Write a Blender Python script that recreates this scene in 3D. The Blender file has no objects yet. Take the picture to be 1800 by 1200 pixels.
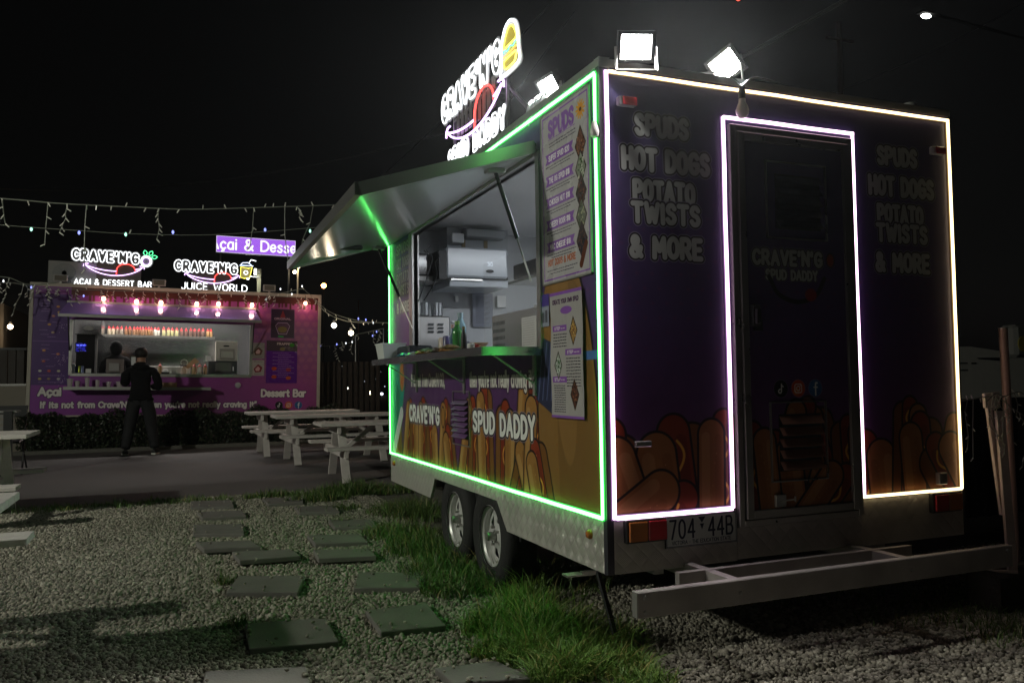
import bpy, bmesh, math, random
import numpy as np
from mathutils import Vector, Matrix

# ------------------------------------------------------------------ camera, world, exposure
S = bpy.context.scene
COL = S.collection
YAW, PITCH, ROLL, FPX = 0.388935, 0.046468, -0.014191, 1457.78
CAMZ = 1.2
def _basis():
    cy, sy = math.cos(YAW), math.sin(YAW)
    f = np.array([sy*math.cos(PITCH), cy*math.cos(PITCH), math.sin(PITCH)])
    r = np.array([cy, -sy, 0.0]); u = np.cross(r, f)
    return (math.cos(ROLL)*r+math.sin(ROLL)*u, -math.sin(ROLL)*r+math.cos(ROLL)*u, f)
CR, CU, CF = _basis()
cam = bpy.data.cameras.new('camera'); camo = bpy.data.objects.new('camera', cam); COL.objects.link(camo)
M = Matrix([[CR[i], CU[i], -CF[i], 0] for i in range(3)] + [[0, 0, 0, 1]])
M[2][3] = CAMZ
camo.matrix_world = M
cam.sensor_width = 36; cam.lens = FPX/1800*36; cam.clip_end = 600; cam.clip_start = 0.05
S.camera = camo

W = bpy.data.worlds.new("World"); S.world = W; W.use_nodes = True
wn = W.node_tree.nodes; wl = W.node_tree.links
bg = wn.get('Background')
sky = wn.new('ShaderNodeTexSky'); sky.sky_type = 'NISHITA'; sky.sun_disc = False
sky.sun_elevation = math.radians(1.0); sky.sun_rotation = math.radians(250)
hsv = wn.new('ShaderNodeHueSaturation'); hsv.inputs['Saturation'].default_value = 0.12
wl.new(sky.outputs[0], hsv.inputs['Color'])
wl.new(hsv.outputs[0], bg.inputs['Color']); bg.inputs['Strength'].default_value = 0.0012
S.view_settings.view_transform = 'Standard'; S.view_settings.look = 'None'
S.view_settings.exposure = 0.42; S.view_settings.gamma = 1.0
S.view_settings.use_curve_mapping = False
S.cycles.use_denoising = True
S.cycles.max_bounces = 6
S.cycles.sample_clamp_indirect = 4.0

# photograph measurements -> world metres (the photograph is 1800 x 1200)
O3 = np.array([0, 0, CAMZ])
def ray(u, v):
    return CR*(u-900)/FPX - CU*(v-600)/FPX + CF
def RP(u, v, y):
    d = ray(u, v); return d*y/d[1]+O3
def SP(u, v, x):
    d = ray(u, v); return d*x/d[0]+O3
def GP(u, v, z=0.0):
    d = ray(u, v); return d*(z-CAMZ)/d[2]+O3

rnd = random.Random(7); nr = np.random.RandomState(11)

# ------------------------------------------------------------------ materials
MATS = {}
def mat(name, color=(.5,.5,.5), rough=.6, metal=0, emit=None, es=1, noise=0, nscale=8, bump=0, bscale=40, spec=None, alpha=None, trans=None, coat=0):
    if name in MATS: return MATS[name]
    m = bpy.data.materials.new(name); m.use_nodes = True; MATS[name] = m
    nt = m.node_tree; b = nt.nodes['Principled BSDF']
    c = (*color, 1)
    b.inputs['Base Color'].default_value = c
    b.inputs['Roughness'].default_value = rough; b.inputs['Metallic'].default_value = metal
    if spec is not None: b.inputs['Specular IOR Level'].default_value = spec
    if coat: b.inputs['Coat Weight'].default_value = coat
    if trans: b.inputs['Transmission Weight'].default_value = trans
    if alpha is not None: b.inputs['Alpha'].default_value = alpha
    if emit:
        b.inputs['Emission Color'].default_value = (*emit, 1); b.inputs['Emission Strength'].default_value = es
    if noise or bump:
        tc = nt.nodes.new('ShaderNodeTexCoord')
        n = nt.nodes.new('ShaderNodeTexNoise'); n.inputs['Scale'].default_value = nscale; n.inputs['Detail'].default_value = 6
        nt.links.new(tc.outputs['Object'], n.inputs['Vector'])
        if noise:
            mx = nt.nodes.new('ShaderNodeMix'); mx.data_type = 'RGBA'
            mx.inputs['A'].default_value = tuple(max(0, x*(1-noise)) for x in color)+(1,)
            mx.inputs['B'].default_value = tuple(min(1, x*(1+noise)) for x in color)+(1,)
            nt.links.new(n.outputs['Fac'], mx.inputs['Factor']); nt.links.new(mx.outputs['Result'], b.inputs['Base Color'])
            mr = nt.nodes.new('ShaderNodeMapRange'); mr.inputs['To Min'].default_value = max(.05, rough-.12); mr.inputs['To Max'].default_value = min(1, rough+.12)
            nt.links.new(n.outputs['Fac'], mr.inputs['Value']); nt.links.new(mr.outputs['Result'], b.inputs['Roughness'])
        if bump:
            n2 = nt.nodes.new('ShaderNodeTexNoise'); n2.inputs['Scale'].default_value = bscale; n2.inputs['Detail'].default_value = 4
            nt.links.new(tc.outputs['Object'], n2.inputs['Vector'])
            bp = nt.nodes.new('ShaderNodeBump'); bp.inputs['Strength'].default_value = bump; bp.inputs['Distance'].default_value = .01
            nt.links.new(n2.outputs['Fac'], bp.inputs['Height']); nt.links.new(bp.outputs['Normal'], b.inputs['Normal'])
    return m

def img_mat(name, canvas, rough=.35, emit=0, spec=.5, bump=0.0):
    m = bpy.data.materials.new(name); m.use_nodes = True
    nt = m.node_tree; b = nt.nodes['Principled BSDF']
    t = nt.nodes.new('ShaderNodeTexImage'); t.image = canvas.image(name)
    uv = nt.nodes.new('ShaderNodeUVMap'); uv.uv_map = 'UVMap'
    nt.links.new(uv.outputs[0], t.inputs[0])
    b.inputs['Roughness'].default_value = rough; b.inputs['Specular IOR Level'].default_value = spec
    if emit:
        b.inputs['Base Color'].default_value = (0.02, .02, .02, 1)
        nt.links.new(t.outputs[0], b.inputs['Emission Color']); b.inputs['Emission Strength'].default_value = emit
    else:
        # slight wear: fine dust dulls the print a little, unevenly
        n = nt.nodes.new('ShaderNodeTexNoise'); n.inputs['Scale'].default_value = 6; n.inputs['Detail'].default_value = 8
        tc = nt.nodes.new('ShaderNodeTexCoord'); nt.links.new(tc.outputs['Object'], n.inputs['Vector'])
        mr = nt.nodes.new('ShaderNodeMapRange'); mr.inputs['To Min'].default_value = rough-.1; mr.inputs['To Max'].default_value = rough+.2
        nt.links.new(n.outputs['Fac'], mr.inputs['Value']); nt.links.new(mr.outputs['Result'], b.inputs['Roughness'])
        nt.links.new(t.outputs[0], b.inputs['Base Color'])
        if bump:
            n2 = nt.nodes.new('ShaderNodeTexNoise'); n2.inputs['Scale'].default_value = 9; n2.inputs['Detail'].default_value = 2
            nt.links.new(tc.outputs['Object'], n2.inputs['Vector'])
            bp = nt.nodes.new('ShaderNodeBump'); bp.inputs['Strength'].default_value = bump; bp.inputs['Distance'].default_value = .03
            nt.links.new(n2.outputs['Fac'], bp.inputs['Height']); nt.links.new(bp.outputs['Normal'], b.inputs['Normal'])
    return m

def led(name, color, strength):
    return mat(name, (.1,.1,.1), .5, emit=color, es=strength)

# tread plate: lozenge relief from two crossed wave fields
def tread_mat():
    m = mat('aluminium_tread_plate', (.50,.47,.44), .42, .35, noise=.25, nscale=5)
    nt = m.node_tree; b = nt.nodes['Principled BSDF']
    tc = nt.nodes.new('ShaderNodeTexCoord'); sx = nt.nodes.new('ShaderNodeSeparateXYZ'); nt.links.new(tc.outputs['Object'], sx.inputs[0])
    def math_(op, a, b_=None, v=None):
        n = nt.nodes.new('ShaderNodeMath'); n.operation = op; nt.links.new(a, n.inputs[0])
        if b_ is not None: nt.links.new(b_, n.inputs[1])
        if v is not None: n.inputs[1].default_value = v
        return n.outputs[0]
    h = math_('ADD', sx.outputs['X'], sx.outputs['Y'])
    K = 2*math.pi/.078
    p = math_('ADD', h, sx.outputs['Z']); q = math_('SUBTRACT', h, sx.outputs['Z'])
    chk = math_('MULTIPLY', math_('SINE', math_('MULTIPLY', p, v=K*.5)), math_('SINE', math_('MULTIPLY', q, v=K*.5)))
    st = math_('GREATER_THAN', chk, v=0.0)
    fine = 2*math.pi/.0085
    a = math_('SINE', math_('MULTIPLY', p, v=fine)); c = math_('SINE', math_('MULTIPLY', q, v=fine))
    mixn = nt.nodes.new('ShaderNodeMix'); nt.links.new(st, mixn.inputs['Factor']); nt.links.new(a, mixn.inputs['A']); nt.links.new(c, mixn.inputs['B'])
    ab = math_('ABSOLUTE', chk)
    sq = math_('POWER', ab, v=.45)
    hh = math_('ADD', sq, math_('MULTIPLY', math_('MULTIPLY', mixn.outputs['Result'], ab), v=.22))
    bp = nt.nodes.new('ShaderNodeBump'); bp.inputs['Strength'].default_value = .8; bp.inputs['Distance'].default_value = .0035
    nt.links.new(hh, bp.inputs['Height']); nt.links.new(bp.outputs['Normal'], b.inputs['Normal'])
    return m

# ------------------------------------------------------------------ mesh building
class MB:
    def __init__(s): s.v = []; s.f = []
    def add(s, vs, fs):
        n = len(s.v); s.v += [tuple(map(float, p)) for p in vs]; s.f += [tuple(i+n for i in f) for f in fs]; return s
    def box(s, a, b, bev=0):
        x0,y0,z0 = [min(p,q) for p,q in zip(a,b)]; x1,y1,z1 = [max(p,q) for p,q in zip(a,b)]
        if bev <= 0:
            return s.add([(x0,y0,z0),(x1,y0,z0),(x1,y1,z0),(x0,y1,z0),(x0,y0,z1),(x1,y0,z1),(x1,y1,z1),(x0,y1,z1)],
                [(0,3,2,1),(4,5,6,7),(0,1,5,4),(1,2,6,5),(2,3,7,6),(3,0,4,7)])
        bm = bmesh.new(); bmesh.ops.create_cube(bm, size=1)
        for v in bm.verts:
            v.co = Vector(((x0+x1)/2+v.co.x*(x1-x0), (y0+y1)/2+v.co.y*(y1-y0), (z0+z1)/2+v.co.z*(z1-z0)))
        bmesh.ops.bevel(bm, geom=bm.edges[:], offset=bev, segments=1, affect='EDGES')
        bm.verts.index_update()
        s.add([v.co for v in bm.verts], [[v.index for v in f.verts] for f in bm.faces]); bm.free(); return s
    def beam(s, p, q, w, h, up=(0,0,1)):
        p, q = Vector(p), Vector(q); d = (q-p).normalized(); a = d.cross(Vector(up))
        if a.length < 1e-4: a = d.cross(Vector((0,1,0)))
        a.normalize(); b = a.cross(d); a *= w/2; b *= h/2
        vs = [p-a-b, p+a-b, p+a+b, p-a+b, q-a-b, q+a-b, q+a+b, q-a+b]
        return s.add(vs, [(0,1,2,3),(7,6,5,4),(0,4,5,1),(1,5,6,2),(2,6,7,3),(3,7,4,0)])
    def tube(s, path, r, n=8, closed=False, caps=True):
        P = [Vector(p) for p in path]; m = len(P); R = r if hasattr(r, '__len__') else [r]*m
        vs = []; prev = None
        for i, p in enumerate(P):
            if closed: d = P[(i+1)%m]-P[i-1]
            else: d = P[min(i+1,m-1)]-P[max(i-1,0)]
            if d.length < 1e-9: d = Vector((0,0,1))
            d.normalize()
            if prev is None:
                a = d.cross(Vector((0,0,1)));
                if a.length < 1e-3: a = d.cross(Vector((0,1,0)))
            else: a = prev - d*prev.dot(d)
            if a.length < 1e-6: a = d.orthogonal()
            a.normalize(); prev = a; b = d.cross(a)
            for k in range(n):
                t = 2*math.pi*k/n; vs.append(p+(a*math.cos(t)+b*math.sin(t))*R[i])
        fs = []
        for i in range(m if closed else m-1):
            j = (i+1)%m
            for k in range(n):
                l = (k+1)%n; fs.append((i*n+k, i*n+l, j*n+l, j*n+k))
        if caps and not closed: fs += [tuple(range(n))[::-1], tuple((m-1)*n+k for k in range(n))]
        return s.add(vs, fs)
    def lathe(s, prof, c=(0,0,0), n=20, axis='z', cap=True):
        vs = []
        for (r, h) in prof:
            for k in range(n):
                t = 2*math.pi*k/n; x, y = r*math.cos(t), r*math.sin(t)
                vs.append({'z':(c[0]+x,c[1]+y,c[2]+h),'x':(c[0]+h,c[1]+x,c[2]+y),'y':(c[0]+x,c[1]+h,c[2]+y)}[axis])
        fs = []
        for i in range(len(prof)-1):
            for k in range(n):
                l = (k+1)%n; fs.append((i*n+k, i*n+l, (i+1)*n+l, (i+1)*n+k))
        if cap and prof[0][0] > 1e-5: fs.append(tuple(range(n))[::-1])
        if cap and prof[-1][0] > 1e-5: fs.append(tuple((len(prof)-1)*n+k for k in range(n)))
        return s.add(vs, fs)
    def prism(s, poly, h):    # poly: list of 3D points, extruded by vector h
        n = len(poly); h = Vector(h); a = [Vector(p) for p in poly]
        return s.add(a+[p+h for p in a], [tuple(range(n))[::-1], tuple(range(n,2*n))]+[(i,(i+1)%n,(i+1)%n+n,i+n) for i in range(n)])
    def build(s, name, m=None, parent=None, smooth=False, uv=None, **kw):
        me = bpy.data.meshes.new(name); off = worldloc(parent)
        v = [(p[0]-off[0], p[1]-off[1], p[2]-off[2]) for p in s.v]
        me.from_pydata(v, [], s.f)
        if not uv:
            bm = bmesh.new(); bm.from_mesh(me); bmesh.ops.recalc_face_normals(bm, faces=bm.faces); bm.to_mesh(me); bm.free()
        if smooth:
            me.polygons.foreach_set('use_smooth', [True]*len(me.polygons))
            try: me.set_sharp_from_angle(angle=math.radians(40))
            except Exception: pass
        if uv:
            l = me.uv_layers.new(name='UVMap')
            for poly in me.polygons:
                for li in poly.loop_indices:
                    l.data[li].uv = uv(s.v[me.loops[li].vertex_index])
        me.update()
        o = bpy.data.objects.new(name, me); COL.objects.link(o)
        if m: me.materials.append(m)
        if parent: o.parent = parent
        for k, x in kw.items(): o[k] = x
        return o

def worldloc(p):
    x = Vector((0,0,0))
    while p is not None:
        x = x+p.location; p = p.parent
    return x
def thing(name, label, cat, loc=(0,0,0), rot=(0,0,0), group=None):
    o = bpy.data.objects.new(name, None); COL.objects.link(o); o.empty_display_size = .1
    o.location = loc; o.rotation_euler = rot; o['label'] = label; o['category'] = cat
    if group: o['group'] = group
    return o
def tag(o, label, cat, group=None):
    o['label'] = label; o['category'] = cat
    if group: o['group'] = group
    return o
def cptree(o, parent=None):
    c = o.copy(); COL.objects.link(c); c.parent = parent
    for ch in KIDS.get(o.name, None) or [x for x in list(COL.objects) if x.parent == o]: cptree(ch, c)
    return c
KIDS = {}
def dup(root, label, loc=None, rot=None, group=None):
    c = cptree(root)
    if loc is not None: c.location = loc
    if rot is not None: c.rotation_euler = rot
    c['label'] = label
    if group: c['group'] = group
    return c

# ------------------------------------------------------------------ stroke font
F = {
'A':(7,'l0,0 3.5,10 7,0|l1.5,3.4 5.5,3.4'),'B':(6,'l0,0 0,10|s0,10 4,9.8 5.2,7.6 4,5.4 0,5.2|s0,5.2 4.6,5 6,2.6 4.4,.2 0,0'),
'C':(6.3,'s6.3,8 4.5,9.8 2,9.4 .2,6.8 .2,3.2 2,.6 4.5,.2 6.3,2'),'D':(6.3,'l0,0 0,10|s0,10 3.8,9.6 6.3,7 6.3,3 3.8,.4 0,0'),
'E':(5.2,'l5.2,10 0,10 0,0 5.2,0|l0,5 4.5,5'),'F':(5.2,'l5.2,10 0,10 0,0|l0,5 4.5,5'),
'G':(6.8,'s6.3,8.2 4.5,9.8 2,9.4 .2,6.8 .2,3.2 2,.6 4.5,.2 6.5,1.8|l6.5,1.8 6.6,4.6 4,4.6'),
'H':(6.4,'l0,0 0,10|l6.4,0 6.4,10|l0,5 6.4,5'),'I':(0.6,'l.3,0 .3,10'),'J':(4.5,'s4.5,10 4.5,3 3.4,.4 1.2,.2 0,2.2'),
'K':(6,'l0,0 0,10|l6,10 0,4.6|l1.5,6 6,0'),'L':(5,'l0,10 0,0 5,0'),'M':(8,'l0,0 .5,10 4,3.5 7.5,10 8,0'),
'N':(6.4,'l0,0 0,10 6.4,0 6.4,10'),'O':(6.6,'s3.3,10 .7,8.4 0,5 .7,1.6 3.3,0 5.9,1.6 6.6,5 5.9,8.4 3.3,10'),
'P':(6,'l0,0 0,10|s0,10 4.4,9.8 6,7.4 4.4,4.9 0,4.6'),'R':(6.2,'l0,0 0,10|s0,10 4.4,9.8 5.8,7.4 4.4,5 0,4.8|l3,4.8 6.2,0'),
'S':(5.6,'s5.4,8.3 3.8,9.9 1.4,9.6 .2,7.6 1.4,5.8 4.2,4.6 5.5,2.5 4.2,.4 1.6,.2 0,1.8'),
'T':(6.6,'l0,10 6.6,10|l3.3,10 3.3,0'),'U':(6.2,'s0,10 0,4 .9,1 3.1,0 5.3,1 6.2,4 6.2,10'),'V':(6.8,'l0,10 3.4,0 6.8,10'),
'W':(9,'l0,10 2.2,0 4.5,7.5 6.8,0 9,10'),'X':(6,'l0,0 6,10|l0,10 6,0'),'Y':(6.6,'l0,10 3.3,5 6.6,10|l3.3,5 3.3,0'),'Z':(6,'l0,10 6,10 0,0 6,0'),
'&':(7,'s7,0 3.6,4.2 1.3,7.4 1.8,9.6 3.6,9.9 4.8,8.4 3.8,6.2 .6,3.6 .2,1.6 1.6,.1 4,.2 6,2.4 6.8,4.4'),
"'":(.8,'l.6,10.2 .2,7.8'),'"':(2.4,'l.6,10.2 .2,7.8|l2.4,10.2 2,7.8'),',':(.8,'l.6,.6 0,-1.6'),'.':(.6,'l.2,0 .3,.1'),'-':(3.4,'l0,4.6 3.4,4.6'),' ':(3.2,''),
'$':(5.6,'s5.4,8 3.8,9.4 1.4,9 .2,7.4 1.4,5.8 4.2,4.6 5.5,2.7 4.2,1 1.6,.8 0,2|l2.8,11 2.8,-1'),
'0':(5.4,'s2.7,10 .6,8.4 0,5 .6,1.6 2.7,0 4.8,1.6 5.4,5 4.8,8.4 2.7,10'),'1':(2,'l0,8 2,10 2,0'),'2':(5.2,'s.2,7.8 1.4,9.8 3.8,9.8 5,7.8 4.2,5 0,0|l0,0 5.2,0'),
'3':(5.2,'s.2,8.6 2.4,10 4.8,8 3.6,5.6 2,5.2|s2,5.2 4.6,4.4 5.2,2.2 3,0 0,1.2'),'4':(5.8,'l4.4,0 4.4,10 0,3 5.8,3'),'5':(5.2,'l4.8,10 .6,10 .3,5.6|s.3,5.6 3,6.2 5.2,3.4 3.4,.2 0,.8'),
'7':(5.2,'l0,10 5.2,10 1.6,0'),'8':(5.4,'s2.7,5.2 .4,7.6 2.7,10 5,7.6 2.7,5.2 0,2.6 2.7,0 5.4,2.6 2.7,5.2'),
'a':(4.6,'s4.4,6 2,6.8 .2,4.6 .4,1.2 2.6,0 4.4,1.6|l4.4,6.6 4.5,0'),'c':(4.2,'s4.2,5.6 2.4,6.8 .4,5 .2,2 2,0 4.2,1'),'b':(4.6,'l.1,10 .1,0|s.1,5 2.2,6.8 4.5,4.6 4.3,1.4 2,0 .1,1'),
'e':(4.4,'s.3,3.4 4.3,3.8 3.6,6.2 2,6.8 .3,4.8 .3,1.8 2.2,0 4.2,1.2'),'f':(3.4,'s3.6,9.4 2,9.8 1.4,8 1.4,0|l0,6.4 3.2,6.4'),'g':(4.6,'s4.4,6 2,6.8 .2,4.6 .4,1.4 2.6,.2 4.4,1.6|s4.5,6.6 4.4,-1.6 2.4,-3 .2,-2.2'),
'h':(4.4,'l.1,10 .1,0|s.1,4.6 2.2,6.7 4.2,5.4 4.3,0'),'i':(.6,'l.3,6.6 .3,0|l.3,9.2 .3,9.3'),'k':(4,'l0,10 0,0|l4,6.6 0,3|l1.4,4.2 4,0'),'l':(.6,'l.3,10 .3,0'),
'm':(7.4,'l.1,6.8 .1,0|s.1,4.6 2,6.7 3.7,5.4 3.7,0|s3.7,4.6 5.6,6.7 7.3,5.4 7.3,0'),'n':(4.4,'l.1,6.8 .1,0|s.1,4.6 2.2,6.7 4.2,5.4 4.3,0'),'o':(4.6,'s2.3,6.8 .3,5.2 .2,1.8 2.3,0 4.4,1.8 4.3,5.2 2.3,6.8'),
'p':(4.6,'l.1,6.8 .1,-3|s.1,5 2.2,6.8 4.5,4.6 4.3,1.4 2,0 .1,1'),'r':(3.2,'l.1,6.8 .1,0|s.1,4.4 1.6,6.4 3.2,6.6'),'s':(3.8,'s3.7,5.8 2,6.8 .4,5.4 1.6,3.8 3.6,2.4 3,.3 1.4,0 0,1.2'),
't':(3.2,'s1.4,9.2 1.4,2 2,.2 3.2,.4|l0,6.4 3.2,6.4'),'u':(4.4,'s.1,6.8 .1,1.8 2,0 4.2,1.8|l4.3,6.8 4.3,0'),'v':(4.4,'l0,6.8 2.2,0 4.4,6.8'),'w':(6.4,'l0,6.8 1.7,0 3.2,5 4.7,0 6.4,6.8'),'y':(4.4,'l0,6.8 2.3,.4|l4.4,6.8 1.4,-3'),
}
def catmull(P, k=5):
    P = np.array(P, float); out = []
    closed = np.allclose(P[0], P[-1]) and len(P) > 3
    n = len(P)
    for i in range(n-1):
        p1, p2 = P[i], P[i+1]
        p0 = P[i-1] if i > 0 else (P[-2] if closed else p1*2-p2)
        p3 = P[i+2] if i+2 < n else (P[1] if closed else p2*2-p1)
        for t in np.arange(k)/k:
            out.append(.5*((2*p1)+(-p0+p2)*t+(2*p0-5*p1+4*p2-p3)*t*t+(-p0+3*p1-3*p2+p3)*t**3))
    out.append(P[-1]); return np.array(out)
def parse(spec):
    res = []
    for part in spec.split('|'):
        if not part: continue
        pts = [tuple(map(float, q.split(','))) for q in part[1:].split()]
        res.append(catmull(pts) if part[0] == 's' else np.array(pts, float))
    return res
def strokes(txt, x, y, h, width=None, gap=2.2, align='l', slope=0.0, wob=0.0):
    """polylines of a text: cap height h, optional total width"""
    out = []; cx = 0
    for i, ch in enumerate(txt):
        if ch == 'ç':
            w, sp = F['c']; sp = sp+'|s2.2,0 2.8,-1.4 1.2,-2.2'
        else: w, sp = F.get(ch) or F[ch.upper()]
        dy = wob*math.sin(i*2.3)*.5; ro = wob*.06*math.sin(i*3.7+1)
        for p in parse(sp):
            q = p.copy(); q = q-[w/2, 5]; q = np.c_[q[:,0]*math.cos(ro)-q[:,1]*math.sin(ro), q[:,0]*math.sin(ro)+q[:,1]*math.cos(ro)]+[w/2, 5]
            out.append(q+[cx, dy])
        cx += w+gap
    tot = cx-gap; sy = h/10; sx = sy if width is None else width/tot
    off = {'l':0, 'c':-tot*sx/2, 'r':-tot*sx}[align]
    return [np.c_[x+off+p[:,0]*sx, y+p[:,1]*sy+slope*(p[:,0]*sx)] for p in out]

def seg_dist(X, Y, polys):
    d = np.full(X.shape, 1e9)
    for P in polys:
        for a, b in zip(P[:-1], P[1:]):
            ab = b-a; L = ab@ab+1e-12
            t = np.clip(((X-a[0])*ab[0]+(Y-a[1])*ab[1])/L, 0, 1)
            d = np.minimum(d, (X-a[0]-t*ab[0])**2+(Y-a[1]-t*ab[1])**2)
    return np.sqrt(d)

# flat prints are painted into pixel canvases in metres (x right, y up)
def srgb(h): return tuple(int(h[i:i+2], 16)/255 for i in (0, 2, 4))
class Canvas:
    def __init__(s, w, h, ppm, col=(0,0,0), x0=0, y0=0):
        s.w, s.h, s.p, s.x0, s.y0 = w, h, ppm, x0, y0
        s.nx, s.ny = int(round(w*ppm)), int(round(h*ppm))
        s.a = np.ones((s.ny, s.nx, 3), np.float32)*np.array(col, np.float32)
        s.X, s.Y = np.meshgrid(x0+(np.arange(s.nx)+.5)/ppm, y0+(np.arange(s.ny)+.5)/ppm)
    def win(s, xa, ya, xb, yb):
        i0 = max(0, int((xa-s.x0)*s.p)-2); i1 = min(s.nx, int((xb-s.x0)*s.p)+3)
        j0 = max(0, int((ya-s.y0)*s.p)-2); j1 = min(s.ny, int((yb-s.y0)*s.p)+3)
        return (slice(j0, max(j0, j1)), slice(i0, max(i0, i1)))
    def blend(s, w, d, col, op=1.0):
        al = np.clip(.5-d*s.p, 0, 1)[..., None]*op
        s.a[w] = s.a[w]*(1-al)+np.array(col, np.float32)*al
    def line(s, polys, r, col, op=1.0):
        polys = [np.array(p, float) for p in polys]
        al = np.concatenate(polys); m = r+.01
        w = s.win(al[:,0].min()-m, al[:,1].min()-m, al[:,0].max()+m, al[:,1].max()+m)
        if s.X[w].size: s.blend(w, seg_dist(s.X[w], s.Y[w], polys)-r, col, op)
    def text(s, t, x, y, h, r, col, outline=None, ocol=(0,0,0), outline2=None, o2col=(1,1,1), **kw):
        st = strokes(t, x, y, h, **kw)
        letters = []
        al = np.concatenate(st); m = r+(outline or 0)+(outline2 or 0)+.01
        w = s.win(al[:,0].min()-m, al[:,1].min()-m, al[:,0].max()+m, al[:,1].max()+m)
        if not s.X[w].size: return
        d = seg_dist(s.X[w], s.Y[w], st)
        if outline2: s.blend(w, d-(r+outline+outline2), o2col)
        if outline: s.blend(w, d-(r+outline), ocol)
        s.blend(w, d-r, col)
    def rect(s, xa, ya, xb, yb, col, op=1.0):
        w = s.win(xa, ya, xb, yb); X, Y = s.X[w], s.Y[w]
        d = np.maximum(np.abs(X-(xa+xb)/2)-abs(xb-xa)/2, np.abs(Y-(ya+yb)/2)-abs(yb-ya)/2); s.blend(w, d, col, op)
    def frame(s, xa, ya, xb, yb, t, col):
        s.rect(xa, ya, xb, ya+t, col); s.rect(xa, yb-t, xb, yb, col); s.rect(xa, ya, xa+t, yb, col); s.rect(xb-t, ya, xb, yb, col)
    def ell(s, x, y, rx, ry, col, ang=0, op=1.0):
        m = max(rx, ry); w = s.win(x-m, y-m, x+m, y+m); X, Y = s.X[w]-x, s.Y[w]-y
        c, n = math.cos(ang), math.sin(ang); U, V = (X*c+Y*n)/rx, (-X*n+Y*c)/ry
        s.blend(w, (np.sqrt(U*U+V*V)-1)*min(rx, ry), col, op)
    def poly(s, pts, col, op=1.0):
        P = np.array(pts, float); w = s.win(P[:,0].min(), P[:,1].min(), P[:,0].max(), P[:,1].max()); X, Y = s.X[w], s.Y[w]
        ins = np.zeros(X.shape, bool)
        for a, b in zip(P, np.roll(P, -1, 0)):
            c = ((a[1] > Y) != (b[1] > Y)) & (X < (b[0]-a[0])*(Y-a[1])/(b[1]-a[1]+1e-12)+a[0]); ins ^= c
        d = seg_dist(X, Y, [np.vstack([P, P[:1]])]); s.blend(w, np.where(ins, -d, d), col, op)
    def fuzz(s, amt, cell=.02):
        n = nr.rand(int(s.h/cell)+3, int(s.w/cell)+3); j = ((s.Y-s.y0)/cell); i = ((s.X-s.x0)/cell)
        J, I = j.astype(int), i.astype(int); fj, fi = j-J, i-I
        v = n[J,I]*(1-fj)*(1-fi)+n[J+1,I]*fj*(1-fi)+n[J,I+1]*(1-fj)*fi+n[J+1,I+1]*fj*fi
        s.a *= (1+amt*(v-.5))[..., None]
    def image(s, name):
        im = bpy.data.images.new(name, s.nx, s.ny); im.colorspace_settings.name = 'sRGB'
        px = np.ones((s.ny, s.nx, 4), np.float32); px[..., :3] = np.clip(s.a, 0, 1)
        im.pixels.foreach_set(px.ravel()); im.update(); im.pack(); return im
    def uv(s, fx):   # fx maps a world point to canvas metres
        return lambda p: ((fx(p)[0]-s.x0)/s.w, (fx(p)[1]-s.y0)/s.h)

BUN, BUNHI, BUND, SAUS, SAUD, MUST, INK = srgb('9d7038'), srgb('b58d55'), srgb('7a4f22'), srgb('8a3418'), srgb('6b2410'), srgb('d59a3c'), srgb('1b1216')
def hotdog(c, x, y, L, wd, ang, side=1, sausage=True):
    d = np.array([math.sin(ang), math.cos(ang)]); n = np.array([d[1], -d[0]])*side
    a = np.array([x, y]); b = a+d*L; ow = .011
    if sausage:
        c.line([[a+n*wd*.55, b+n*wd*.55-d*wd*.2]], wd*.62+ow, INK)
        c.line([[a+n*wd*.55, b+n*wd*.55-d*wd*.2]], wd*.62, BUND)
        c.line([[a, b+d*wd*.25]], wd*.5+ow, INK)
        c.line([[a, b+d*wd*.25]], wd*.5, SAUS)
        c.line([[a+n*wd*.2, b+n*wd*.2]], wd*.2, SAUD, .6)
        t = np.linspace(0, 1, 40)
        sq = a+np.outer(t*(L+.1*wd), d)+np.outer(np.sin(t*L/wd*3.4)*wd*.26, n)
        c.line([catmull(sq[::2], 4)], .0065, MUST)
    c.line([[a-n*wd*.62, b-n*wd*.62-d*wd*.25]], wd*.6+ow, INK)
    c.line([[a-n*wd*.62, b-n*wd*.62-d*wd*.25]], wd*.6, BUN)
    c.line([[a-n*wd*.9, b-n*wd*.9-d*wd*.35]], wd*.2, BUNHI, .8)
    c.line([[a-n*wd*.3, b-n*wd*.3-d*wd*.4]], wd*.16, BUND, .35)
    for k in range(7):
        q = a+d*L*(.2+.7*((k*.37)%1))-n*wd*(.35+.5*((k*.61)%1)); c.ell(q[0], q[1], .0035, .0035, BUNHI)
def bubble(c, t, x, y, h, col=srgb('b3b5b2'), k=.16, **kw):
    c.text(t, x, y, h, h*k, col, outline=h*.085, ocol=INK, outline2=h*.045, o2col=srgb('8b8698'), wob=kw.pop('wob', .35), gap=kw.pop('gap', 3.6), **kw)
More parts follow.
